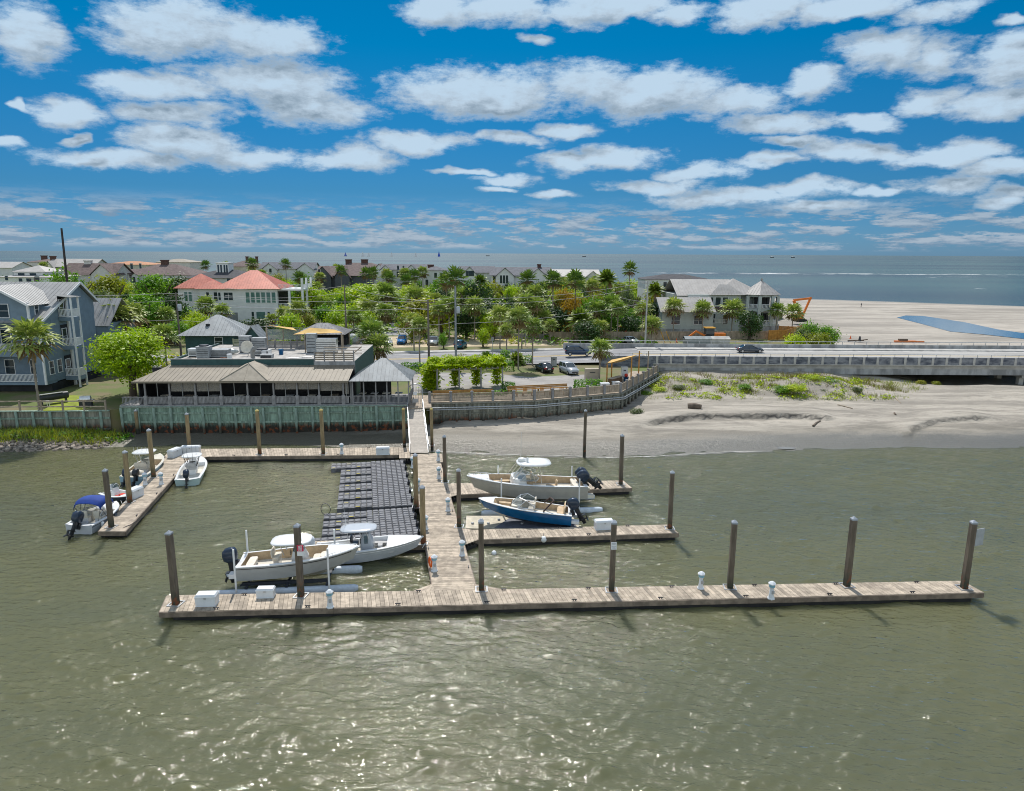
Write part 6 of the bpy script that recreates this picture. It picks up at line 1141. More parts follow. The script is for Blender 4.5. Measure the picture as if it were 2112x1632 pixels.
# ---------------------------------------------------------------- vehicles
tyre = mat('tyre', (.02, .02, .022), .8, .2, 3); chrome = mat('wheel_alloy', (.45, .46, .48), .3, .1, 4, metal=.7); redl = mat('tail_light', (.45, .02, .02), .3, .1, 3); hl = mat('head_light', (.75, .76, .74), .15, .05, 3)
def paint(name, c): return mat('paint_' + name, c, .2, .06, 1, spec=.6)
def car(label, px, py, z, rz, m, kind='sedan', name='parked_car', L=4.7, Wd=1.82, group='cars around the restaurant'):
    t = thing(name, label, 'car' if kind != 'truck' else 'truck', P(px, py, z), rz, group); hL = L / 2; suv = kind in ('suv', 'truck')
    sec = [(-hL, .55, .42, .78), (-hL + .12, .86, .3, .95), (-hL + .8, .97, .24, 1.0), (-.2, 1, .22, .96), (hL - 1.3, .99, .22, .94), (hL - .35, .9, .26, .8), (hL - .05, .7, .34, .66), (hL, .5, .4, .58)]
    hgt = .16 if suv else 0; b = MB()
    b.loft([[(x, s * Wd / 2 * f * w, z0 + (z1 + hgt - z0) * zz) for s, f, zz in ((-1, .9, 0), (-1, 1, .35), (-1, .97, .75), (-1, .86, 1), (1, .86, 1), (1, .97, .75), (1, 1, .35), (1, .9, 0))] for x, w, z0, z1 in sec]); b.build('body', m, t)
    zb = .93 + hgt; zt = 1.45 if kind == 'sedan' else 1.75; back = -hL + (.55 if kind == 'sedan' else .12); g = MB()
    if kind == 'truck': back = -.4
    low = (back, hL - 1.25); top = (back + (.75 if kind == 'sedan' else .25), hL - 2.25)
    ring = lambda z, a, c, w: [(a, -w, z), (a + .3, -w * 1.02, z), (c - .3, -w * 1.0, z), (c, -w * .86, z), (c, w * .86, z), (c - .3, w * 1.0, z), (a + .3, w * 1.02, z), (a, w, z)]
    g.loft([ring(zb - .04, *low, Wd * .44), ring(zt - .07, *top, Wd * .36)], 0, False); g.build('window_glass', dglass, t)
    r_ = MB(); r_.loft([ring(zt - .09, top[0] - .06, top[1] + .06, Wd * .372), ring(zt - .02, top[0], top[1], Wd * .36), ring(zt + .01, top[0] + .2, top[1] - .2, Wd * .28)], 0, True)
    for s in (-1, 1):
        for (xa, xb) in ((low[1], top[1]), (low[0], top[0]), (sum(low) / 2, sum(top) / 2)): r_.beam((xa, s * Wd * .44, zb - .04), (xb, s * Wd * .367, zt - .07), .09, .05)
    r_.build('roof', m, t)
    if kind == 'truck': q = MB(); q.bx(-hL + .1, -.5, -Wd * .45, Wd * .45, .7, 1.05 + hgt); q.build('cargo_bed', m, t)
    for x in (-hL + .85, hL - .9):
        for s in (-1, 1):
            w = MB(); w.loft([[(.34 * f * math.cos(6.2832 * k / 14), yy, .34 * f * math.sin(6.2832 * k / 14)) for k in range(14)] for f, yy in ((.85, -.11), (1, -.08), (1, .08), (.85, .11))]); wo = w.build('wheel', tyre, t); wo.location = (x, s * (Wd / 2 - .1), .34); c_ = MB(); c_.loft([[(.22 * f * math.cos(6.2832 * k / 10), yy, .22 * f * math.sin(6.2832 * k / 10)) for k in range(10)] for f, yy in ((1, -.118), (1, .118))]); c_.build('rim', chrome, wo)
    for s in (-1, 1): MB().box((hL - .16, s * Wd * .33, .66 + hgt), (.2, .34, .13)).build('headlight', hl, t); MB().box((-hL + .08, s * Wd * .36, .8 + hgt), (.12, .32, .16)).build('tail_light', redl, t); MB().box((hL - 1.5, s * (Wd / 2 + .06), .98 + hgt), (.14, .18, .12)).build('wing_mirror', m, t)
    MB().box((hL - .0, 0, .52), (.06, 1.0, .16)).build('front_grille', blackp, t); MB().box((-hL + .02, 0, .72), (.05, .5, .13)).build('licence_plate', white, t); return t
blk_ = paint('black', (.012, .013, .016)); sil = paint('silver', (.38, .41, .45)); nav = paint('navy', (.025, .05, .10)); blu = paint('blue', (.01, .17, .48)); whi = paint('white', (.68, .70, .70)); chr_ = paint('charcoal', (.05, .065, .085)); tl = paint('teal', (.02, .13, .22))
car('black sedan parked with its tail towards the deck', 1122, 766, 3.23, R(109), blk_); car('silver grey sedan parked nose towards the deck beside the black car', 1173, 770, 3.23, R(-70), sil, 'suv')
car('dark navy station wagon driving on the road near the bridge', 1192, 733, 3.85, R(3), nav, 'suv', 'moving_car', 4.8); car('dark charcoal sedan driving across the bridge', 1546, 727, 3.96, R(1), chr_, 'sedan', 'moving_car', 5.0)
car('bright blue hatchback parked facing the road on the sandy lot', 829, 709, 3.24, R(-88), blu, 'suv', L=4.2); car('big white pickup truck parked facing the road on the sandy lot', 894, 710, 3.24, R(-90), whi, 'truck', 'pickup_truck', 5.6, 2.2); car('teal hatchback parked by the lamp pole with its tail to the road', 950, 718, 3.24, R(75), tl, 'suv', L=4.0)
car('silver car parked by the board fence behind the bridge', 1300, 708, 3.3, R(-60), sil); car('grey car parked behind the tank trailer', 757, 714, 3.24, R(10), sil); car('light grey sedan half hidden by the double palm', 800, 711, 3.24, R(-75), sil); car('dark car parked at the left beyond the green tree', 348, 712, 3.24, R(20), chr_)
car('red and white van among the palms beyond the board fence', 1283, 690, 3.24, R(-90), paint('red', (.5, .03, .03)), 'suv', 'parked_van', 5.0, 2.0)
p = P(730, 716, 3.24); t = thing('tank_trailer', 'grey cylindrical tank on a two wheel trailer with orange cones beside it', 'trailer', p, R(-70)); MB().loft([rrect(.6, .6, 0, 12, 2.1)] + [rrect(2.0, 2.0, z, 12, 2.1) for z in (.2, 3.2)] + [rrect(.6, .6, 3.4, 12, 2.1)]).xf(Matrix.Translation((-1.7, 0, 1.6)) @ Matrix.Rotation(R(90), 4, 'Y')).build('tank', hvac, t); MB().bx(-1.9, 2.6, -.7, .7, .5, .62).build('chassis', frame, t)
for s in (-1, 1): MB().loft([[(.36 * math.cos(.5236 * k), yy, .36 * math.sin(.5236 * k)) for k in range(12)] for yy in (-.1, .1)]).build('wheel', tyre, t).location = (0, s * .95, .36)
def cone(px, py, label, z=3.24): t = thing('traffic_cone', label, 'cone', P(px, py, z), 0, 'orange traffic cones'); MB().lathe([(.2, .05), (.05, .8), (.03, .82)], (0, 0, 0), 10).build('body', orange, t); MB().bx(-.28, .28, -.28, .28, 0, .05).build('base', orange, t)
cone(716, 717, 'orange traffic cone left of the tank trailer'); cone(745, 718, 'orange traffic cone right of the tank trailer'); cone(1754, 699, 'orange traffic cone on the beach behind the bridge', 1.6); cone(1395, 706, 'orange traffic cone near the orange backhoe')
yel = mat('machine_orange', (.62, .16, .015), .5, .15, 1.5); machy = mat('machine_yellow', (.60, .30, .02), .5, .15, 1.5)
p = P(1648, 664, 1.8); t = thing('excavator', 'orange excavator with raised bent boom at the edge of the beach', 'excavator', p, R(8)); b = MB(); [b.loft([rrect(.9, .7, 0, 10, 3), rrect(.9, .7, .6, 10, 3)]) for _ in (0,)]
b = MB(); [b.loft([[(2.0 * math.copysign(abs(math.cos(a)) ** .6, math.cos(a)), y + yy, .5 + .5 * math.sin(a)) for a in [6.2832 * k / 14 for k in range(14)]] for yy in (0, .6)]) for y in (-1.3, .7)]; b.build('track', tyre, t); b = MB(); b.bx(-2.2, .6, -1.3, 1.3, 1.1, 2.3); b.build('engine_house', yel, t); MB().bx(-.2, 1.2, .1, 1.2, 1.2, 3.0).build('cab', dglass, t)
b = MB(); b.beam((.6, 0, 1.8), (-2.4, 0, 6.6), .5, .7); b.beam((-2.4, 0, 6.6), (3.4, 0, 7.2), .45, .6); b.build('boom', yel, t); b = MB(); b.beam((3.2, 0, 7.5), (.9, 0, 1.6), .4, .55); b.build('stick', yel, t); MB().loft([rrect(1.0, 1.1, 0), rrect(1.3, 1.2, .6), rrect(.9, 1.1, 1.1)]).xf(Matrix.Translation((.6, 0, .6))).build('bucket', frame, t)
p = P(1468, 704, 3.3); t = thing('backhoe_tractor', 'orange backhoe tractor with glazed cab behind the bridge rail', 'tractor', p, R(3)); MB().bx(-.6, 2.8, -.7, .7, .8, 1.8).build('engine_house', yel, t); MB().bx(-1.6, .2, -.8, .8, 1.2, 2.9).build('cab', dglass, t); MB().bx(-1.8, .4, -.9, .9, 2.9, 3.1).build('cab_roof', machy, t); b = MB(); b.beam((-1.6, 0, 1.2), (-3.6, 0, 2.2), .4); b.beam((-3.6, 0, 2.2), (-5.6, 0, .6), .35); b.build('backhoe_arm', yel, t)
for x, r_ in ((-1.0, .8), (2.0, .55)):
    for s in (-1, 1): MB().loft([[(r_ * math.cos(.5236 * k), yy, r_ * math.sin(.5236 * k)) for k in range(12)] for yy in (-.2, .2)]).build('wheel', tyre, t).location = (x, s * 1.0, r_)
for i, (px, w_, lb, mm) in enumerate(((1437, 5.6, 'low grey green covered dumpster in front of the backhoe', mat('dumpster_grey', (.22, .25, .26), .6, .2, 1)), (1478, 5.0, 'pale covered dumpster beside the grey green one', conc))):
    t = thing('dumpster', lb, 'dumpster', P(px, 711, 3.3), R(2), 'covered dumpsters behind the bridge'); MB().loft([rrect(w_, 2.2, .1, p=8), rrect(w_ * 1.03, 2.4, 1.3, p=8)], 0, False).build('body', mm, t); b = MB(); gable(b, -w_ / 2, w_ / 2, -1.2, 1.2, 1.3, .5, 'x', .05, 0); b.build('tarp', mm, t)
for px in (1372, 1383): a_ = P(px, 708, 3.2); tag(MB().tube([(0, 0, 0), (-1.1, 0, 2.6)], .07, 6).build('leaning_post', machy, None, a_), 'yellow post leaning by the board fence behind the bridge', 'post', 'leaning yellow posts')
def jetty(pts): return [tuple(P(x, y, 3.2)[:2]) for x, y in pts]
fence('board_fence', 'grey board fence in front of the palms by the bridge', jetty(((1133, 704), (1260, 703), (1350, 704))), 3.2, 2.0, 'board', deckw, 2.6); fence('board_fence', 'pale board fence in front of the turreted house', jetty(((1352, 702), (1450, 701), (1583, 700))), 3.2, 1.9, 'board', deckw, 2.6)
fence('timber_fence', 'new orange timber fence right of the turreted house', jetty(((1585, 702), (1622, 701), (1652, 690))), 3.2, 2.2, 'board', orgw, 2.6); fence('timber_fence', 'far orange timber fence behind the dune bushes', jetty(((1606, 688), (1662, 690))), 3.2, 1.8, 'board', orgw, 2.4)
fence('low_board_fence', 'dark low fence along the back of the sandy lot under the trees', jetty(((985, 700), (1060, 699), (1130, 699))), 3.2, 1.1, 'board', deckg, 2.6)
# ---------------------------------------------------------------- poles and wires
polew = mat('utility_pole', (.17, .145, .125), .9, .3, 1.5, .3, stretch=(2, 2, .3)); wirem = mat('wire', (.34, .34, .35), .6, .1); trf = mat('transformer', (.44, .47, .5), .4, .1)
POLES = {}
def upole(key, label, px, top, yd, arms=True, m=None, dx=0, tr=None, r=.17, z=3.2):
    a_ = Y(px, 700, yd); zt = Y(px, top, yd).z; t = thing('utility_pole', label, 'utility pole', (a_.x, yd, z), 0, 'utility poles'); MB().tube([(0, 0, -.3), (dx / 2, 0, (zt - z) / 2), (dx, 0, zt - z)], [r * 1.25, r, r * .75], 8).build('pole', m or polew, t); POLES[key] = Vector((a_.x + dx, yd, zt))
    if arms: b = MB(); b.bx(-1.2, 1.2, -.1, .0, zt - z - .5, zt - z - .36); [b.lathe([(.04, 0), (.05, .16)], (x, -.05, zt - z - .36), 6) for x in (-1.1, 0, 1.1)]; b.build('cross_arm', m or polew, t)
    if tr: MB().lathe([(.3, 0), (.32, .05), (.32, 1.0), (.2, 1.12)], (.45, -.1, Y(px, tr, yd).z - z - .5), 12).build('transformer', trf, t)
    return t
upole('m', 'very tall dark mast rising above the houses to the horizon', 151, 471, 150, False, mat('dark_mast', (.05, .04, .04), .8, .2), .3, None, .26); upole('a', 'utility pole with grey transformer left of the teal hut', 371, 604, 118, True, None, 0, 635); upole('b', 'bare utility pole in front of the white pickup', 884, 619, 114, True)
upole('c', 'tall utility pole with a transformer, grey galvanized lower half, beside the teal car', 940, 590, 117, False, mat('grey_pole', (.27, .29, .31), .6, .15), 0, 640); upole('d', 'grey utility pole behind the bar pavilion', 715, 588, 150, True); upole('e', 'pale grey utility pole left of the turreted house', 1331, 580, 142, True, mat('pale_pole', (.42, .42, .40), .8, .15)); upole('f', 'short utility pole with cross arms behind the blue grey house', 87, 572, 160, True)
def wire(label, a_, b_, sag, n=14, r=.03):
    a_, b_ = Vector(a_), Vector(b_); o = (a_ + b_) / 2; tag(MB().tube([a_.lerp(b_, i / n) - o - Vector((0, 0, 4 * sag * (i / n) * (1 - i / n))) for i in range(n + 1)], r, 4).build('power_line', wirem, None, o), label, 'wire', 'power lines over the road')
V = Vector; pl = POLES
for dz, s in ((-.1, .9), (-1.3, 1.1), (-4.5, .9)):
    wire('power line between the pole left of the teal hut and the left edge', pl['a'] + V((0, 0, dz)), pl['a'] + V((-62, -4, dz + .8)), s); wire('power line between the transformer pole at the hut and the pole by the pickup', pl['a'] + V((0, 0, dz)), pl['b'] + V((0, 0, dz)), s * .8)
for dz, s in ((-.1, .6), (-1.0, .6), (-4.2, .5)): wire('power line between the pole by the pickup and the tall transformer pole', pl['b'] + V((0, 0, dz + .2)), pl['c'] + V((0, 0, dz - 1.6)), s * .4); wire('power line from the transformer pole to the pale pole by the turreted house', pl['c'] + V((0, 0, dz - 2)), pl['e'] + V((0, 0, dz)), s * 1.6); wire('power line from the pale pole by the turreted house over the bridge', pl['e'] + V((0, 0, dz)), pl['e'] + V((-2, 70, dz - 1)), s)
for dz in (-.2, -1.6): wire('power line from the pole behind the bar pavilion to the pole by the pickup', pl['d'] + V((0, 0, dz)), pl['b'] + V((0, 0, dz)), .5); wire('power line from the pole behind the bar pavilion off towards the red roofed house', pl['d'] + V((0, 0, dz)), pl['a'] + V((0, 20, dz)), .8)
for px, py, h, lb in ((1016, 748, 4.5, 'thin sign post beside the clipped hedges'), (1084, 715, 3.4, 'thin sign post among the roadside palms'), (810, 690, 2.6, 'small street sign by the side street'), (741, 700, 2.4, 'white street sign beside the tank trailer')):
    t = thing('street_sign', lb, 'sign', P(px, py, 3.2)); MB().tube([(0, 0, 0), (0, 0, h)], .05, 6).build('post', zinc, t); MB().box((0, -.06, h - .35), (.5, .03, .6)).build('panel', concd, t)
# ---------------------------------------------------------------- beach, sea
p = P(1776, 634, 1.0); t = thing('person', 'person in dark clothes walking on the far beach', 'person', p)
bm_ = MB(); bm_.loft([rrect(.16, .2, .9, 10, 2.4), rrect(.22, .36, 1.0, 10, 2.4), rrect(.2, .3, 1.15, 10, 2.4), rrect(.24, .42, 1.42, 10, 2.4), rrect(.14, .2, 1.5, 10, 2.2), rrect(.11, .11, 1.54, 10, 2), rrect(.17, .15, 1.62, 10, 2), rrect(.18, .16, 1.7, 10, 2), rrect(.08, .08, 1.77, 10, 2)]); bm_.tube([(0, .1, .95), (.12, .1, .5), (.1, .1, .08), (.2, .1, .05)], [.09, .07, .05, .05], 7); bm_.tube([(0, -.1, .95), (-.1, -.1, .5), (-.25, -.1, .1), (-.16, -.1, .06)], [.09, .07, .05, .05], 7); bm_.tube([(0, .22, 1.4), (-.08, .27, 1.1), (.05, .26, .85)], [.06, .05, .04], 6); bm_.tube([(0, -.22, 1.4), (.1, -.27, 1.1), (.2, -.26, .9)], [.06, .05, .04], 6)
bm_.build('body', mat('dark_clothes', (.03, .035, .05), .8, .3, 3), t)
skin = mat('skin', (.36, .22, .15), .6, .1); sailb = mat('sail_blue', (.01, .06, .42), .6, .1, .1); sailw = mat('sail_white', (.6, .62, .64), .6, .1, .1)
for px, h, m, lb in ((712, 24, sailb, 'distant sailing boat with a deep blue sail, leftmost of the fleet'), (748, 30, sailw, 'distant sailing boat with a tall white sail, left one of a close pair'), (760, 24, sailw, 'distant sailing boat with a shorter white sail, right one of a close pair'), (807, 28, sailw, 'distant sailing boat with a thin white sail between the pair and the next'), (857, 27, sailw, 'distant sailing boat with white sail left of the big blue one'), (905, 34, sailb, 'distant sailing boat with a broad royal blue sail, rightmost of the fleet')):
    yd = 3800; x = Y(px, 522, yd).x; t = thing('sailing_boat', lb, 'sailing boat', (x, yd, 0), random.uniform(-.4, .4), 'sailing boats on the horizon'); MB().loft([rrect(16, 4, 0), rrect(18, 5, 1.5)]).build('hull', gel, t); q = MB(); q.add([(-6, 0, 2), (1, 0, 2), (1, 0, h), (-6, .3, 2), (1, .3, 2), (1, .3, h)], ((0, 1, 2), (5, 4, 3), (0, 2, 5, 3), (1, 4, 5, 2))); q.build('mainsail', m, t); q = MB(); q.add([(1.6, 0, 2), (8, 0, 2), (1.6, 0, h * .9), (1.6, .3, 2), (8, .3, 2), (1.6, .3, h * .9)], ((0, 1, 2), (5, 4, 3), (0, 2, 5, 3), (1, 4, 5, 2))); q.build('jib', m, t)
for px, lb in ((1006, 'tiny dark boat on the horizon right of the sailing fleet'), (1205, 'tiny low ship on the horizon at the centre right'), (1593, 'tiny ship on the horizon above the turreted house'), (1636, 'tiny pale ship on the horizon right of the turret')):
    yd = 5200; x = Y(px, 524, yd).x; t = thing('far_ship', lb, 'ship', (x, yd, 0)); MB().loft([rrect(26, 6, 0), rrect(30, 7, 5)]).build('hull', frame, t); MB().bx(-8, 2, -2, 2, 5, 11).build('wheelhouse', gel, t)
drift = mat('driftwood', (.14, .11, .085), .9, .3, 2, .4)
for (a_, b_, r_, lb) in (((1418, 846), (1446, 848), .42, 'short thick driftwood log on the upper beach'), ((1728, 834), (1758, 841), .1, 'thin bleached plank lying on the sand'), ((1678, 870), (1692, 861), .14, 'broken timber at the end of the dark sand ledge'), ((1846, 822), (1858, 831), .08, 'thin stick lying on the sand below the bridge'), ((1845, 849), (1848, 853), .12, 'small pale stump on the open sand'), ((1055, 858), (1100, 862), .1, 'long dark driftwood stick on the sand below the right bulkhead')):
    p0, p1 = P(*a_, 1.25), P(*b_, 1.25); p0.z = hz(p0.x, p0.y) + r_ * .6; p1.z = hz(p1.x, p1.y) + r_ * .6; tag(MB().tube([p0, p0.lerp(p1, .5) + V((0, .1, r_ * .2)), p1], [r_, r_ * 1.05, r_ * .8], 8).build('driftwood_log', drift if r_ > .11 else deckw, center=True), lb, 'driftwood')
t = thing('beach_debris', 'orange and dark construction debris on the beach just behind the bridge', 'debris', P(1770, 705, 1.6)); MB().beam((-2.5, 0, .2), (1.5, .4, .3), .3).beam((-1, -.5, .2), (2.5, .6, .5), .2).build('beam', drift, t); MB().box((.3, 0, .7), (.5, .5, 1.2), tp=.5).build('marker', frame, t)
t = thing('barrier_block', 'orange plastic barrier lying on the beach behind the bridge', 'barrier', P(1866, 707, 1.6)); MB().bx(-2.5, 2.5, -.3, .3, 0, .5).bx(2.7, 4.5, -.3, .3, 0, .4).build('body', yel, t); MB().bx(-1.5, .5, -.35, .35, .5, .9).build('pile_of_chain', drift, t)
# ---------------------------------------------------------------- vegetation
bark = mat('bark', (.115, .085, .065), .95, .3, 2, .5, stretch=(2, 2, .4)); palmt = mat('palm_trunk', (.30, .26, .215), .95, .3, 3, .6, stretch=(1, 1, 3)); boot = mat('palm_boots', (.17, .105, .06), .95, .3, 4, .5)
LF = {'lime': leafmat('leaf_lime', (.19, .33, .006), (.50, .58, .02)), 'green': leafmat('leaf_green', (.05, .17, .012), (.19, .36, .025)), 'olive': leafmat('leaf_olive', (.13, .17, .012), (.36, .37, .035)),
      'dark': leafmat('leaf_dark', (.015, .045, .012), (.05, .11, .02), .25), 'gold': leafmat('leaf_gold', (.22, .15, .015), (.38, .26, .03)), 'sage': leafmat('leaf_sage', (.08, .12, .06), (.2, .24, .13)), 'brown': leafmat('leaf_brown', (.13, .09, .045), (.24, .17, .08), .2)}
palmg = {'sabal': leafmat('palm_leaf', (.10, .19, .025), (.42, .47, .16), .25), 'date': leafmat('date_leaf', (.08, .165, .02), (.27, .34, .06), .25), 'fan': leafmat('fan_leaf', (.04, .11, .02), (.17, .25, .05), .25)}
rnd = random.Random(5)
def leaf(b, c, s, nrm, m=0):
    u = nrm.cross(Vector((rnd.uniform(-1, 1), rnd.uniform(-1, 1), rnd.uniform(-1, 1)))).normalized(); w = nrm.cross(u); k = rnd.uniform(.35, .6)
    b.add([c - u * s, c + w * s * k, c + u * s, c - w * s * k], ((0, 1, 2, 3),), m)
def crown(n, per, ls, lump=.34, flat=1., seed=0):
    """leaf clumps through an uneven unit volume, z from -1 to 1"""
    rnd.seed(seed); b = MB(); cl = []
    while len(cl) < n:
        d = Vector((rnd.gauss(0, 1), rnd.gauss(0, 1), rnd.gauss(0, 1) * .9 + .25)).normalized(); rr_ = rnd.uniform(.35, 1) ** .5 * (.78 + .3 * noise.noise(d * 1.7 + Vector((seed, 0, 0))))
        cl.append((d * rr_, rnd.uniform(.7, 1.25)))
    for c, k in cl:
        for _ in range(per):
            v = Vector((rnd.gauss(0, 1), rnd.gauss(0, 1), rnd.gauss(0, .75))) * lump * .5 * k; p = c + v
            if p.length > 1.25: continue
            nn = (v.normalized() * .5 + c * .5 + Vector((0, 0, .5)) + Vector((rnd.gauss(0, .5), rnd.gauss(0, .5), rnd.gauss(0, .5)))).normalized(); p.z *= flat; leaf(b, p, ls * rnd.uniform(.6, 1.25), nn)
    return b
def trunkmesh(h, r, n=5):
    b = MB(); b.tube([(0, 0, -.4), (.05, .03, h * .35), (0, .1, h * .7)], [r, r * .75, r * .5], 7)
    for i in range(n): a = 6.2832 * i / n + .3; b.tube([(0, .05, h * .45), (math.cos(a) * h * .2, math.sin(a) * h * .2, h * .72), (math.cos(a) * h * .3, math.sin(a) * h * .3, h * .95)], [r * .45, r * .3, r * .12], 5)
    return b
TREES = {}
def treeproto(kind, seed, n=60, per=34, ls=.085, lump=.42):
    return crown(n, per, ls, lump, 1, seed).mesh('crown', LF[kind])
TM = trunkmesh(1.0, .045).mesh('trunk', bark)
KN = {'lime': 'bright yellow green', 'green': 'fresh green', 'olive': 'olive green', 'dark': 'dark evergreen', 'gold': 'golden orange', 'sage': 'pale sage', 'brown': 'dry brown'}
def tree(label, x, y, ztop, rx, kind, zb=3.2, group=None, ry=None, cz=.62, seed=None, name='bushy_tree', cat='tree', per=34):
    sd = rnd_t.randrange(3) if seed is None else seed; key = (kind, sd, per)
    if key not in TREES: TREES[key] = treeproto(kind, 20 + sd * 7 + len(kind), per=per)
    t = thing(name, label, cat, (x, y, zb), rnd_t.uniform(0, 6.28), group); h = ztop - zb
    c = bpy.data.objects.new('crown', TREES[key]); COL.objects.link(c); c.parent = t; hc = h * cz / 2 * 1.05; c.location = (0, 0, h - hc * .93); c.scale = (rx, ry or rx * rnd_t.uniform(.85, 1.1), hc)
    k = bpy.data.objects.new('trunk', TM); COL.objects.link(k); k.parent = t; k.scale = (h * 1.3, h * 1.3, h * .8); return t
rnd_t = random.Random(9)
# ---- palms
def fanfronds(n, L, R_, m, seed, blades=9, droop=.5, skirt=6):
    rnd.seed(seed); b = MB(); U = Vector((0, 0, 1))
    for i in range(n + skirt):
        sk = i >= n; a = i * 2.39996 + rnd.uniform(-.2, .2); e = R(rnd.uniform(-60, -25)) if sk else R(78 - 105 * (i / n) ** 1.0 + rnd.uniform(-8, 8)); d = Vector((math.cos(a) * math.cos(e), math.sin(a) * math.cos(e), math.sin(e))); l = L * rnd.uniform(.85, 1.1) * (.8 if sk else 1)
        p0 = d * .12; p1 = d * l * .5 - U * .04 * l; mm = 1 if sk or (i > n * .8 and rnd.random() < .4) else 0; side = d.cross(U).normalized(); nn = side.cross(d).normalized()
        b.add([p0 - side * .03, p0 + side * .03, p1 + side * .02, p1 - side * .02], ((0, 1, 2, 3),), mm)
        for k in range(blades):
            t = (k / (blades - 1) - .5) * R(230); bd = (d * math.cos(t) + side * math.sin(t)).normalized(); bl = l * R_ * (1 - .25 * abs(t) / 2.0) * rnd.uniform(.9, 1.05); w = bl * .17; q = nn.cross(bd).normalized() * w
            m1 = p1 + bd * bl * .55 + nn * .05 * bl - U * droop * .12 * bl; tip = p1 + bd * bl - U * droop * bl * rnd.uniform(.4, .65)
            b.add([p1, m1 - q * .6, tip, m1 + q * .6], ((0, 1, 2, 3),), mm)
    return b
def featherfronds(n, L, seed):
    rnd.seed(seed); b = MB(); U = Vector((0, 0, 1))
    for i in range(n):
        a = i * 2.39996; e = R(80 - 95 * i / n + rnd.uniform(-6, 6)); d = Vector((math.cos(a) * math.cos(e), math.sin(a) * math.cos(e), math.sin(e))); side = d.cross(U).normalized(); l = L * rnd.uniform(.88, 1.08); mm = 1 if i > n * .9 else 0
        pt = [d * l * t - U * l * .42 * t * t * (1 - .4 * math.sin(e)) for t in [k / 9 for k in range(10)]]
        for k in range(9): p, q = pt[k], pt[k + 1]; b.add([p - side * .03, p + side * .03, q + side * .025, q - side * .025], ((0, 1, 2, 3),), mm)
        for k in range(1, 10):
            f = (pt[k] - pt[k - 1]).normalized()
            for s in (-1, 1):
                for o_ in (0, .5):
                    c = pt[k - 1].lerp(pt[k], o_); ll = l * .26 * math.sin(math.pi * min(1, .2 + .8 * (k + o_) / 10)) + .05; tip = c + (side * s * .8 + f * .55).normalized() * ll - U * .3 * ll; w = f * .055; b.add([c - w, c + w, tip], ((0, 1, 2),), mm)
    return b
PM = {('sabal', i): fanfronds(34, 1.0, .62, 0, 40 + i, 9, .5, 7).mesh('fronds', [palmg['sabal'], LF['brown']]) for i in range(3)}
PM.update({('date', i): featherfronds(46, 1.0, 60 + i).mesh('fronds', [palmg['date'], LF['brown']]) for i in range(2)})
PM.update({('fan', i): fanfronds(26, 1.0, .6, 0, 80 + i, 9, .25, 5).mesh('fronds', [palmg['fan'], LF['brown']]) for i in range(2)})
PT = MB().tube([(0, 0, -.3), (.03, 0, .3), (.0, .02, .75), (0, 0, 1)], [.16, .13, .13, .15], 9).mesh('trunk', palmt); PB = MB().loft([rrect(.3, .3, -1, 9, 2.1), rrect(.62, .62, -.55, 9, 2.1), rrect(.66, .66, -.2, 9, 2.1), rrect(.4, .4, .1, 9, 2.1)], 0, False).mesh('boots', boot)
def palm(label, x, y, zc, rad, kind='sabal', zb=3.2, group='palms', lean=0., thick=1., name=None):
    nm = name or {'sabal': 'sabal_palm', 'date': 'date_palm', 'fan': 'fan_palm'}[kind]; t = thing(nm, label, 'palm tree', (x, y, zb), rnd_t.uniform(0, 6.28), group); h = max(.3, zc - zb)
    v = rnd_t.randrange(3 if kind == 'sabal' else 2); c = bpy.data.objects.new('crown', PM[(kind, v)]); COL.objects.link(c); c.parent = t; s = rad * (1.45 if kind != 'date' else 1.25); c.location = (lean, 0, h); c.scale = (s, s, s * (.95 if kind == 'sabal' else 1)); c.rotation_euler.z = rnd_t.uniform(0, 6.28)
    k = bpy.data.objects.new('trunk', PT); COL.objects.link(k); k.parent = t; k.scale = (thick, thick, h); k.rotation_euler.y = math.atan2(lean, h) if lean else 0
    if kind == 'sabal': q = bpy.data.objects.new('leaf_boots', PB); COL.objects.link(q); q.parent = k; q.scale = (.75, .75, 1.3 / h); q.location = (0, 0, 1)
    return t
def palm_px(label, cx, cy, rpx, base=None, Yd=None, kind='sabal', thick=1.):
    if base: g = P(base[0], base[1], 3.2); Yd = g.y; x = g.x; top = Y(cx, cy, Yd); palm(label, x, Yd, top.z, rpx * Yd * 1.03 / F, kind, lean=0, thick=thick).rotation_euler.y = 0
    else: top = Y(cx, cy, Yd); palm(label, top.x, Yd, top.z, rpx * Yd * 1.03 / F, kind, thick=thick)
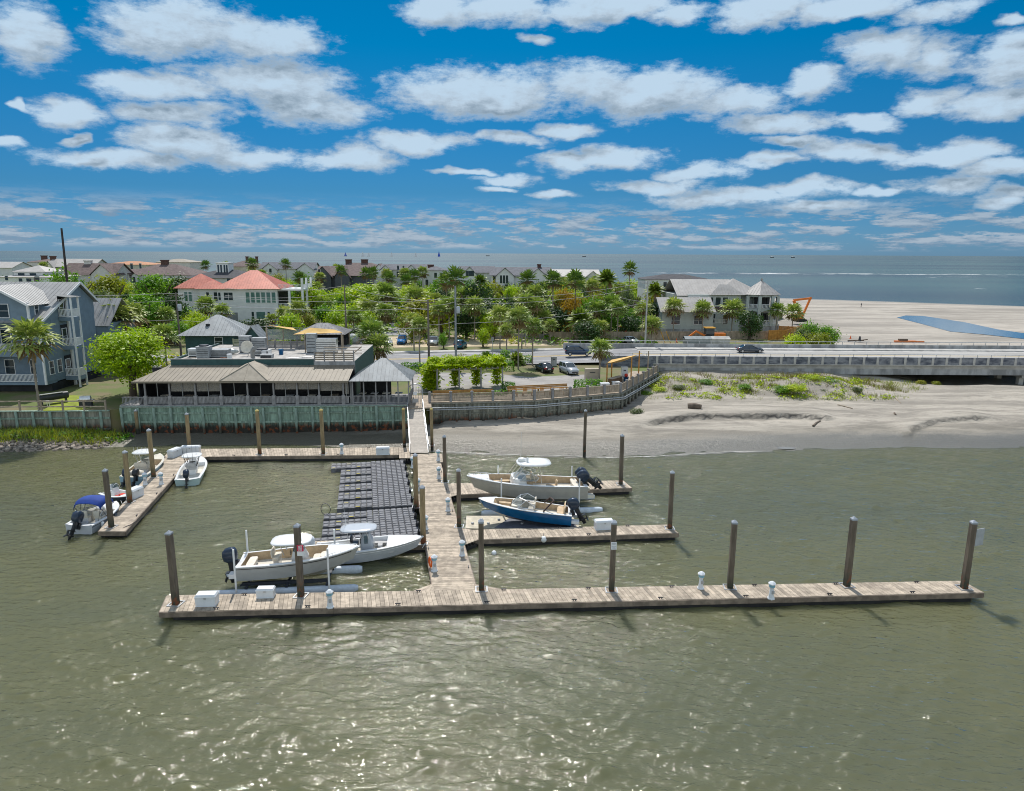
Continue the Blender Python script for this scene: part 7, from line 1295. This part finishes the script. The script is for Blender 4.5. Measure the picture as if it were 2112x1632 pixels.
for a in (('sabal palm with brown leaf boots standing in front of the blue grey house', 78, 700, 40, (82, 846)), ('double headed sabal palm behind the pavilion, upper shaggy crown', 768, 688, 28, (770, 762)), ('short sabal palm just behind the pavilion roof peak', 777, 716, 26, (780, 768)), ('small sabal palm at the deck bar beside the beige cabinet', 1235, 720, 21, (1236, 790)),
          ('sabal palm with pale bare trunk behind the sandy lot', 980, 633, 20, (979, 702)), ('sabal palm behind the teal hatchback', 927, 630, 19, (927, 702)), ('sabal palm left of the roadside cluster', 1031, 652, 21, (1031, 719)), ('short sabal palm with red brown trunk in the roadside cluster', 1046, 683, 15, (1045, 732)), ('tallest sabal palm at the near kerb of the road', 1070, 656, 22, (1069, 762)), ('sabal palm just behind the tallest kerbside palm', 1079, 662, 19, (1076, 719)),
          ('sabal palm with thin trunk beside the black sedan', 1100, 675, 19, (1098, 754)), ('sabal palm at the left end of the grey board fence', 1121, 656, 17, (1121, 702)), ('sabal palm with slim trunk beyond the board fence', 1156, 628, 18, (1155, 684)), ('small sabal palm pair, left one on the lot kerb', 856, 662, 15, (854, 722)), ('small sabal palm pair, right one by the near kerb', 866, 672, 17, (866, 748)),
          ('sabal palm in front of the garage wing of the turreted house, left', 1389, 634, 19, (1388, 696)), ('sabal palm in front of the garage wing of the turreted house, right', 1449, 639, 18, (1447, 696)), ('leaning sabal palm beside the stair of the turreted house', 1514, 640, 22, (1508, 692)), ('dark sabal palm in front of the turret', 1601, 640, 15, (1600, 690)), ('sabal palm right of the turret by the excavator', 1634, 645, 18, (1633, 682)), ('sabal palm at the right of the red roofed house porch', 666, 638, 24, (667, 668)),
          ('sabal palm in the side street island, left', 764, 638, 23, (764, 670)), ('sabal palm in the side street island, right', 797, 645, 20, (796, 682)), ('sabal palm at the far side of the side street', 818, 630, 18, (818, 662)), ('small sabal palm by the white street sign', 730, 652, 16, (730, 690)), ('sabal palm among the far shrubs left of the lamp pole', 315, 622, 18, (315, 655))): palm_px(*a)
for a in (('big sabal palm head beside the rear roof of the blue grey house', 240, 655, 34, 112), ('sabal palm behind the bright green tree', 272, 650, 26, 118), ('sabal palm right of the bright green tree', 338, 692, 22, 112), ('lush palm in front of the red roofed house left wing', 424, 632, 20, 165), ('palm in front of the red roofed house porch', 587, 650, 18, 168), ('young palm left of the porch of the red roofed house', 560, 660, 12, 166), ('wide grey green palm in the middle of the thicket', 797, 607, 22, 190), ('grey green palm right of the wide one in the thicket', 858, 612, 20, 190), ('palm behind the olive tree by the pickup', 905, 640, 17, 150),
          ('palm head above the tall palm cluster, left', 1085, 625, 20, 158), ('palm head above the tall palm cluster, top', 1103, 608, 20, 170), ('palm head above the tall palm cluster, right', 1107, 632, 18, 156), ('bushy palm at the left of the dark thicket', 952, 612, 18, 180), ('palm between the two date palms', 1230, 640, 18, 160), ('grey green fan palm beside the red van', 1262, 628, 20, 160), ('low fan palm at the fence beyond the road', 1136, 672, 13, 150), ('low silvery palm right of the leaning trunk', 1238, 676, 16, 152)):
    palm_px(a[0], a[1], a[2], a[3], None, a[4])
for a in (('date palm with arching fronds against the sea', 1251, 577, 23, 185, 'date'), ('date palm at the left of the turreted house', 1350, 600, 20, 184, 'date'), ('low date palm with wide arching fronds by the board fence', 1197, 660, 27, 152, 'date'), ('tall fan palm standing alone against the sea', 1299, 557, 14, 190, 'fan'), ('tall fan palm with bare trunk left of the golden tree', 1141, 580, 18, 165, 'fan'), ('tall fan palm with bare trunk right of the golden tree', 1187, 580, 19, 165, 'fan'), ('tall shaggy fan palm behind the transformer pole, right', 940, 575, 20, 160, 'fan'), ('tall shaggy fan palm behind the transformer pole, left', 921, 582, 17, 166, 'fan'), ('fan palm crown in front of the big white gabled house', 1087, 577, 16, 205, 'fan'),
          ('fan palm crown left of the dark evergreen', 990, 582, 17, 200, 'date'), ('fan palm before the grey gable at the tall brick chimney', 854, 570, 12, 240, 'fan'), ('dark fan palm in front of the long grey beach house', 589, 546, 10, 285, 'fan'), ('fan palm at the right of the porch top of the red house', 617, 573, 11, 240, 'fan'), ('fan palm in front of the purple brown gables, left', 703, 560, 11, 225, 'fan'), ('fan palm in front of the purple brown gables, right', 755, 566, 12, 225, 'fan'), ('fan palm before the dormered white house', 770, 562, 10, 230, 'fan'), ('fan palm at the corner of the dormered white house', 803, 575, 12, 230, 'fan'), ('fan palm between white house and brick chimney house', 838, 580, 12, 225, 'fan'), ('dark palm in front of the slim chimney house', 520, 545, 11, 290, 'fan'), ('fan palm beside the white cupola house', 424, 548, 9, 290, 'fan'), ('palm right of the golden tree by the sea', 1222, 590, 14, 180, 'sabal')):
    palm_px(a[0], a[1], a[2], a[3], None, a[4], a[5])
# ---- trees placed one by one: label, centre px, top row, half width px, Y, kind
def tree_px(label, cx, top, hw, Yd, kind, cz=.75, zb=3.2, group=None, **k): p = Y(cx, top, Yd); return tree(label, p.x, Yd, p.z, hw * Yd * 1.02 / F, kind, zb, group, cz=cz, **k)
TREES[('lime', 9, 60)] = crown(150, 52, .05, .30, 1, 77).mesh('crown', LF['lime'])
p = Y(258, 672, 91); tree('large bright green leafy tree between the blue grey house and the restaurant', p.x, 91, p.z + .3, 6.1, 'lime', 3.2, None, 4.8, .86, 9, per=60)
for a in (('green tree behind the blue grey house roof, left of the mast', 130, 553, 36, 165, 'green'), ('yellow green tree right of the tall mast', 212, 560, 40, 175, 'olive'), ('fresh green tree left of the red roofed house', 318, 560, 38, 190, 'green'), ('dark evergreen beside the red roof', 362, 568, 30, 195, 'dark'), ('dark slim cypress among the shrubs', 256, 597, 10, 150, 'dark'), ('green tree below the white far left house', 70, 575, 26, 185, 'green'), ('flowering pale shrub tree right of the mast', 215, 592, 36, 150, 'sage'),
          ('green tree behind the wire span at the left', 290, 600, 45, 150, 'green'), ('lime tree in front of the red house wing', 395, 652, 22, 150, 'lime'), ('dark tree behind the utility pole by the hut', 345, 605, 36, 160, 'dark'), ('round clipped yellow green shrub beside the red house porch', 633, 645, 20, 172, 'olive', .95), ('bright green tree right of the red house porch', 640, 590, 34, 190, 'lime', .9), ('bright green tree behind the side street palms', 672, 628, 26, 180, 'green', .9),
          ('big rounded yellow green tree in the centre thicket', 755, 585, 50, 205, 'lime'), ('second rounded yellow green tree right of the centre thicket', 800, 596, 38, 200, 'lime'), ('wide olive tree behind the white pickup', 870, 610, 50, 160, 'olive', .9), ('olive tree left of the pickup pole', 848, 640, 30, 150, 'olive', .9), ('lime tree right of the pickup', 915, 615, 30, 158, 'lime', .9), ('tall dark evergreen in front of the grey gabled house', 985, 578, 34, 178, 'dark', .92), ('dark evergreen behind the lone sabal palm', 1005, 612, 40, 165, 'dark', .95), ('dark evergreen left of the roadside palms', 960, 640, 34, 156, 'dark', .95), ('dark evergreen behind the roadside palms', 1050, 622, 40, 165, 'dark', .95), ('tall dark evergreen before the big white house', 1105, 575, 26, 185, 'dark', .92), ('dark tree behind the leaning kerb palms', 1120, 630, 32, 162, 'dark', .95),
          ('golden orange tree between the two bare trunk fan palms', 1166, 590, 24, 172, 'gold', .95), ('golden bush below the tall fan palms', 1180, 610, 22, 165, 'gold', .95), ('fresh green tree behind the low date palm', 1222, 612, 26, 172, 'green', .95), ('dark red brown tree right of the date palm', 1292, 588, 17, 180, 'sage', .85), ('green tree beside the pale utility pole', 1310, 632, 24, 165, 'green', .95), ('dark tree left of the turreted house', 1345, 620, 22, 168, 'dark', .95), ('dark green tree behind the red van', 1300, 650, 26, 160, 'dark', .95), ('dark bush between garage wing and turret', 1548, 640, 27, 158, 'dark', .95), ('lime shrub on the sandy lot edge by the palms', 997, 676, 14, 143, 'lime', .95), ('green bush at the side of the white pickup', 913, 688, 10, 140, 'green', .95),
          ('low yellow shrub by the side street', 705, 668, 26, 165, 'lime', .95), ('dark shrub behind the bar pavilion', 735, 672, 22, 150, 'dark', .95), ('lime shrub beside the pavilion pole', 715, 690, 12, 135, 'green', .95)): tree_px(*a)
# ---- filler thicket between the houses
taken = [(-66, 170, 12), (-62, 186, 22), (-80, 190, 17), (48, 172, 20), (-36, 150, 10), (-27, 162, 9), (-31, 142, 14), (-72, 100, 16), (-10, 140, 12)]
ex = [(o.location.x, o.location.y) for o in SC.objects if o.get('category') in ('tree', 'palm tree')]; hs = [(o.location.x, o.location.y) for o in SC.objects if o.get('category') == 'house' and o.location.y > 195]
rf = random.Random(3); cnt = 0; tries = 0; pts_ = []
fill_lab = {'lime': 'bright yellow green bushy tree in the thicket between the road and the beach houses', 'green': 'fresh green bushy tree in the thicket between the road and the beach houses', 'olive': 'olive green bushy tree in the thicket between the road and the beach houses', 'dark': 'dark evergreen bushy tree in the thicket between the road and the beach houses', 'palm': 'sabal palm with hidden trunk in the thicket between the road and the beach houses'}
while cnt < 290 and tries < 15000:
    tries += 1; y = rf.uniform(142, 285); x = rf.uniform(-.72 * y - 6, 34 if y < 200 else 48)
    if any((x - a) ** 2 + (y - b_) ** 2 < r_ * r_ for a, b_, r_ in taken) or any((x - a) ** 2 + (y - b_) ** 2 < 14 for a, b_ in ex) or any((x - a) ** 2 + (y - b_) ** 2 < 12 for a, b_ in pts_): continue
    if any(abs(x - a) < 12 and -1 < y - b_ < 16 for a, b_ in hs): continue
    if -34 < x < 12 and y < 152: continue
    pts_.append((x, y)); cnt += 1; k = rf.random(); far = y > 205
    if k < .34: palm(fill_lab['palm'], x, y, 3.2 + rf.uniform(4.0, 7.0) + (1.5 if far else 0), rf.uniform(1.6, 2.3), 'sabal', group='palms of the thicket')
    else:
        kind = 'lime' if k < .6 else 'green' if k < .78 else 'olive' if k < .92 else 'dark'
        if x > -2 and y < 190: kind = 'dark' if k < .7 else 'green'
        tree(fill_lab[kind], x, y, 3.2 + rf.uniform(4.4, 7.2) + (2.6 if far else .3), rf.uniform(2.7, 4.3), kind, group='trees of the thicket', cz=.92)
for hx, hy, hw_, he in FARH:
    n_ = max(2, int(hw_ / 5.0))
    for i in range(n_):
        kind = rf.choice(('lime', 'green', 'olive', 'green', 'dark', 'lime')); zt_ = min(he - rf.uniform(1.2, 3.6), 13.5)
        if rf.random() < .22: palm('sabal palm growing close in front of the far beach houses', hx + hw_ * ((i + .5) / n_ - .5) + rf.uniform(-1, 1), hy - rf.uniform(4, 7), he + rf.uniform(-2.5, .3), rf.uniform(1.7, 2.3), 'sabal', group='palms by the far houses')
        else: tree(KN[kind] + ' tree growing close in front of the far beach houses', hx + hw_ * ((i + .5) / n_ - .5) + rf.uniform(-1, 1), hy - rf.uniform(4.5, 8), zt_, rf.uniform(2.8, 4.4), kind, group='trees by the far houses', cz=.95)
# ---- undergrowth: hides bare lawn under the thicket
def scatter(name, m, areas, dens, ls, hgt, label=None, zf=None, seed=1, blade=False):
    b = MB(); rnd.seed(seed)
    for (poly, n) in areas:
        for _ in range(n):
            i = rnd.random(); x = rnd.uniform(poly[0], poly[1]); y = rnd.uniform(poly[2], poly[3]); z = zf(x, y) if zf else 3.2
            if z is None: continue
            for _ in range(dens):
                p = Vector((x + rnd.gauss(0, hgt * .7), y + rnd.gauss(0, hgt * .7), z + rnd.uniform(0, hgt)))
                if blade: d = Vector((rnd.gauss(0, .4), rnd.gauss(0, .4), 1)).normalized(); s = Vector((rnd.uniform(-1, 1), rnd.uniform(-1, 1), 0)).normalized() * .04 * hgt; q = Vector((p.x, p.y, z - .05)); L = hgt * rnd.uniform(.5, 1.2); b.add([q - s, q + s, q + d * L], ((0, 1, 2),))
                else: leaf(b, p, ls * rnd.uniform(.6, 1.3), Vector((rnd.gauss(0, .5), rnd.gauss(0, .5), 1)).normalized())
    return tag(b.build(name, m), label, kind='stuff')
def ug(x, y):
    if any((x - a) ** 2 + (y - b_) ** 2 < (r_ * .8) ** 2 for a, b_, r_ in taken): return None
    if x > 30 and y < 200: return None
    return 3.2
scatter('undergrowth', LF['green'], [((-130, 30, 146, 270), 1500)], 10, .5, 1.1, 'low green undergrowth beneath the thicket trees', ug, 2); scatter('undergrowth', LF['olive'], [((-130, 30, 146, 270), 800), ((-62, -38, 100, 128), 60)], 9, .5, 1.0, 'low olive undergrowth beneath the thicket trees', ug, 3)
# ---- hedges, topiary and the vine
def bushbox(name, label, cat, a_, b_, w, h, kind, n=900, ls=.12, z=3.2, group=None, round_=False, zoff=0.):
    a_, b_ = Vector((*a_[:2], z)), Vector((*b_[:2], z)); d = b_ - a_; L = max(.1, d.length); t = thing(name, label, cat, a_, math.atan2(d.y, d.x), group); b = MB(); rnd.seed(n)
    for _ in range(n):
        if round_: v = Vector((rnd.gauss(0, 1), rnd.gauss(0, 1), rnd.gauss(0, 1))).normalized() * rnd.uniform(.8, 1.03); p = Vector((v.x * w / 2, v.y * w / 2, h / 2 + v.z * h / 2)); nn = v
        else:
            f = rnd.choice(((0, 0, 1), (0, -1, 0), (0, 1, 0), (1, 0, 0), (-1, 0, 0), (0, 0, 1), (0, -1, 0))); nn = Vector(f); p = Vector((rnd.uniform(0, L), rnd.uniform(-w / 2, w / 2), rnd.uniform(.05, h)))
            if f[2]: p.z = h
            if f[1]: p.y = f[1] * w / 2
            if f[0]: p.x = L if f[0] > 0 else 0
            k = noise.noise((p.x * .9, p.y * .9, p.z + len(label))) * .28; p += nn * k + Vector((rnd.gauss(0, .06), rnd.gauss(0, .06), rnd.gauss(0, .06)))
        leaf(b, p + Vector((0, 0, zoff)), ls * rnd.uniform(.6, 1.3), (nn + Vector((rnd.gauss(0, .4), rnd.gauss(0, .4), rnd.gauss(0, .4)))).normalized())
    b.build('foliage', LF[kind], t); q = MB(); [q.tube([(L * i / 4, 0, -.1), (L * i / 4, .05, h * .8)], [.06, .03], 5) for i in (range(5) if not round_ else (0,))]; q.build('stem', bark, t); return t
G = lambda x, y: P(x, y, 3.2)
bushbox('hedge', 'long bright green hedge left of the pergola along the road', 'hedge', G(828, 768), G(884, 768), 1.6, 1.5, 'green', 1500); bushbox('hedge', 'bright green hedge behind the pergola on its right side', 'hedge', G(985, 764), G(1058, 764), 1.6, 1.5, 'green', 1500); bushbox('hedge', 'low clipped hedge at the kerb left of the black sedan', 'hedge', G(1072, 749), G(1096, 749), 1.4, 1.2, 'green', 700); bushbox('hedge', 'small green hedge at the right end of the pergola', 'hedge', P(1037, 808, 3.3), P(1060, 807, 3.3), 1.2, 1.2, 'green', 700, z=3.3); bushbox('hedge', 'bright green hedge in front of the beige cabinet by the deck', 'hedge', P(1186, 803, 3.3), P(1238, 801, 3.3), 1.5, 1.2, 'green', 1200, z=3.3)
bushbox('hedge', 'tall boxy dark green hedge clipped square beside the road', 'hedge', G(1034, 748), G(1051, 748), 1.6, 2.0, 'green', 900); bushbox('hedge', 'green hedge strip behind the pavilion by the road', 'hedge', G(720, 762), G(732, 762), 1.4, 1.8, 'green', 500)
for i, (px, py, w_, k_) in enumerate(((889, 754, 1.5, 'olive'), (937, 752, 1.7, 'olive'), (953, 752, 2.2, 'olive'), (972, 752, 1.6, 'olive'), (987, 752, 1.5, 'olive'), (1026, 752, 1.4, 'olive'))):
    bushbox('topiary_bush', ['round clipped bush left of the pickup pole', 'round clipped bush at the foot of the transformer pole', 'largest round clipped bush right of the transformer pole', 'round clipped bush third in the row right of the pole', 'round clipped bush at the right end of the row of four', 'lone round clipped bush left of the boxy hedge'][i], 'bush', G(px, py), G(px + 1, py), w_, w_ * .95, k_, 450, .1, group='round clipped bushes', round_=True)
for px, lb in ((1004, 'sago palm with flat arching fronds behind the pergola'), (1066, 'sago palm with brown fronds beside the kerb palm')): palm(lb, G(px, 752).x, G(px, 752).y, 3.9, 1.7, 'date', name='sago_palm', group='sago palms')
# vine over the pergola
t = thing('vine', 'thick yellow green vine covering the pergola roof and hanging down its rear posts', 'vine', (pg.x, pg.y + 1.2, 3.34), math.atan2(pg2.y - pg.y, pg2.x - pg.x)); b = MB(); rnd.seed(8)
for _ in range(15000):
    k = rnd.random()
    if k < .62: x, y = rnd.uniform(-.9, Lp + .6), rnd.uniform(-.2, 4.2); hh = .75 + .85 * noise.noise((x * .5, y * .6, 2)) + .4; p = Vector((x, y, 3.05 + rnd.uniform(-.15, max(.25, hh)) * (1 if y > .6 else .6)))
    elif k < .8: x = rnd.choice((0, Lp / 3, Lp * 2 / 3, Lp)) + rnd.gauss(0, .38); p = Vector((x, 3.2 + rnd.gauss(0, .35), rnd.uniform(.2, 3.2)))
    else: p = Vector((-.7 + rnd.gauss(0, .5), rnd.uniform(.4, 3.6), rnd.uniform(.2, 3.5)))
    leaf(b, p, .25 * rnd.uniform(.6, 1.3), Vector((rnd.gauss(0, .5), rnd.gauss(0, .5), 1)).normalized())
b.build('foliage', LF['lime'], t); q = MB(); [q.tube([(x, 3.3, 0), (x + .1, 3.2, 1.6), (x, 3.1, 3.1)], [.07, .06, .04], 5) for x in (0, Lp / 3, Lp * 2 / 3, Lp)]; q.build('stem', bark, t)
scatter('planting_bed', LF['green'], [((-9.8, -1, 92.2, 93.6), 90)], 10, .16, .6, 'low green plants in the bed behind the pergola benches', lambda x, y: 3.3, 6)
# ---- dune plants
gz = lambda x, y: hz(x, y) if y < 117 else 3.2
for a in (('dense green dune shrub at the edge of the beach, tallest', 1672, 662, 22, 155, 'green'), ('dense green dune shrub at the edge of the beach, right one', 1712, 668, 26, 152, 'green'), ('yellow green dune shrub mound behind the bridge, left', 1640, 688, 24, 143, 'lime'), ('yellow green dune shrub mound behind the bridge, right', 1690, 686, 30, 143, 'olive'), ('sparse brown dune shrub between fence and mounds', 1655, 672, 18, 148, 'sage')): tree_px(a[0], a[1], a[2], a[3], a[4], a[5], .98, 1.8, None, name='dune_shrub', cat='shrub')
for lb, px, py, rx, hh, kind in (('largest bright green sea grape clump against the bridge girder', 1672, 788, 2.2, 1.0, 'lime'), ('bright green clump on the dune right of the largest', 1708, 790, 1.8, .8, 'green'), ('green clump spilling down the dune front', 1640, 803, 1.7, .7, 'lime'), ('small green clump left of the spilling one', 1612, 806, 1.5, .8, 'green'), ('tuft of reddish grass on the open sand right of the dune', 1697, 814, .9, .9, 'sage'), ('grassy tuft right on the open sand', 1768, 806, .8, .7, 'sage'), ('grey green grass clump in the middle of the upper beach', 1312, 852, 1.0, .7, 'sage'), ('bright green low clump near the deck corner', 1360, 806, 1.3, .6, 'lime'), ('green clump in the middle of the dune grass', 1455, 790, 1.3, .6, 'green'), ('pale green clump by the dune middle', 1400, 800, 1.1, .5, 'sage'), ('small tuft at the foot of the dune', 1480, 822, .7, .5, 'olive'), ('green shrub in the dune grass right of centre', 1535, 800, 1.1, .6, 'green'), ('low bright clump behind the deck corner', 1330, 815, 1.2, .7, 'green'), ('tiny tuft on the sand below the clumps', 1600, 822, .6, .5, 'olive'), ('small green tuft in front of the bridge shadow', 1900, 792, .8, .6, 'olive'), ('thin tuft on the sand near the bridge pier', 1930, 792, .7, .5, 'olive')):
    p = P(px, py, 1.9); p.z = hz(p.x, p.y); p = P(px, py, p.z); tree(lb, p.x, p.y, p.z + hh, rx, kind, p.z - .15, None, cz=1.25, name='dune_plant', cat='plant')
def dz_(x, y):
    h = hz(x, y)
    return h if h > 1.3 and noise.noise((x * .25, y * .4, 3)) > -.15 else None
scatter('dune_grass', LF['olive'], [((17, 66, 100, 115.5), 750)], 16, .2, .65, 'dry and green grass growing over the dune below the bridge', dz_, 12, True); scatter('dune_grass', LF['brown'], [((20, 60, 102, 116), 520)], 14, .2, .7, 'brown dry grass at the back of the dune', dz_, 13, True); scatter('dune_grass', LF['lime'], [((18, 56, 100, 112), 260)], 12, .22, .4, 'bright green creeping plants on the dune', dz_, 14)
# left bank: rocks and marsh grass
b = MB(); rnd.seed(21)
for _ in range(520):
    x = rnd.uniform(-66, -46.5); y = pw(WL, x) + rnd.uniform(-.7, 2.6); z = hz(x, y); s = rnd.uniform(.12, .42); i0 = len(b.v); b.blob((0, 0, 0), s, 0, 6, 4, .6); b.v[i0:] = [(vx * rnd.uniform(.7, 1.25) + x, vy * rnd.uniform(.7, 1.2) + y, vz * rnd.uniform(.7, 1.2) + z + .05) for vx, vy, vz in b.v[i0:]]
tag(b.build('riprap_rocks', mat('oyster_rock', (.27, .23, .19), .9, .4, 2, .5, isl=.4, pos=True)), 'heap of small rocks and oyster shells along the left waterline', kind='stuff')
mg = lambda x, y: hz(x, y) if abs(y - 80.2 - .5 * noise.noise((x * .4, 1, 1))) < 1.4 else None
scatter('marsh_grass', LF['olive'], [((-66, -46.8, 78.4, 82), 260)], 22, .2, .95, 'bright marsh grass on the bank below the left bulkhead', mg, 31, True); scatter('marsh_grass', LF['sage'], [((-66, -47, 78.6, 81.6), 300)], 20, .2, .8, 'pale dry marsh grass on the left bank', mg, 32, True); scatter('marsh_grass', LF['green'], [((-66, -45.5, 79, 82.2), 260)], 12, .2, .5, 'leafy green plants in the left bank grass', mg, 33)
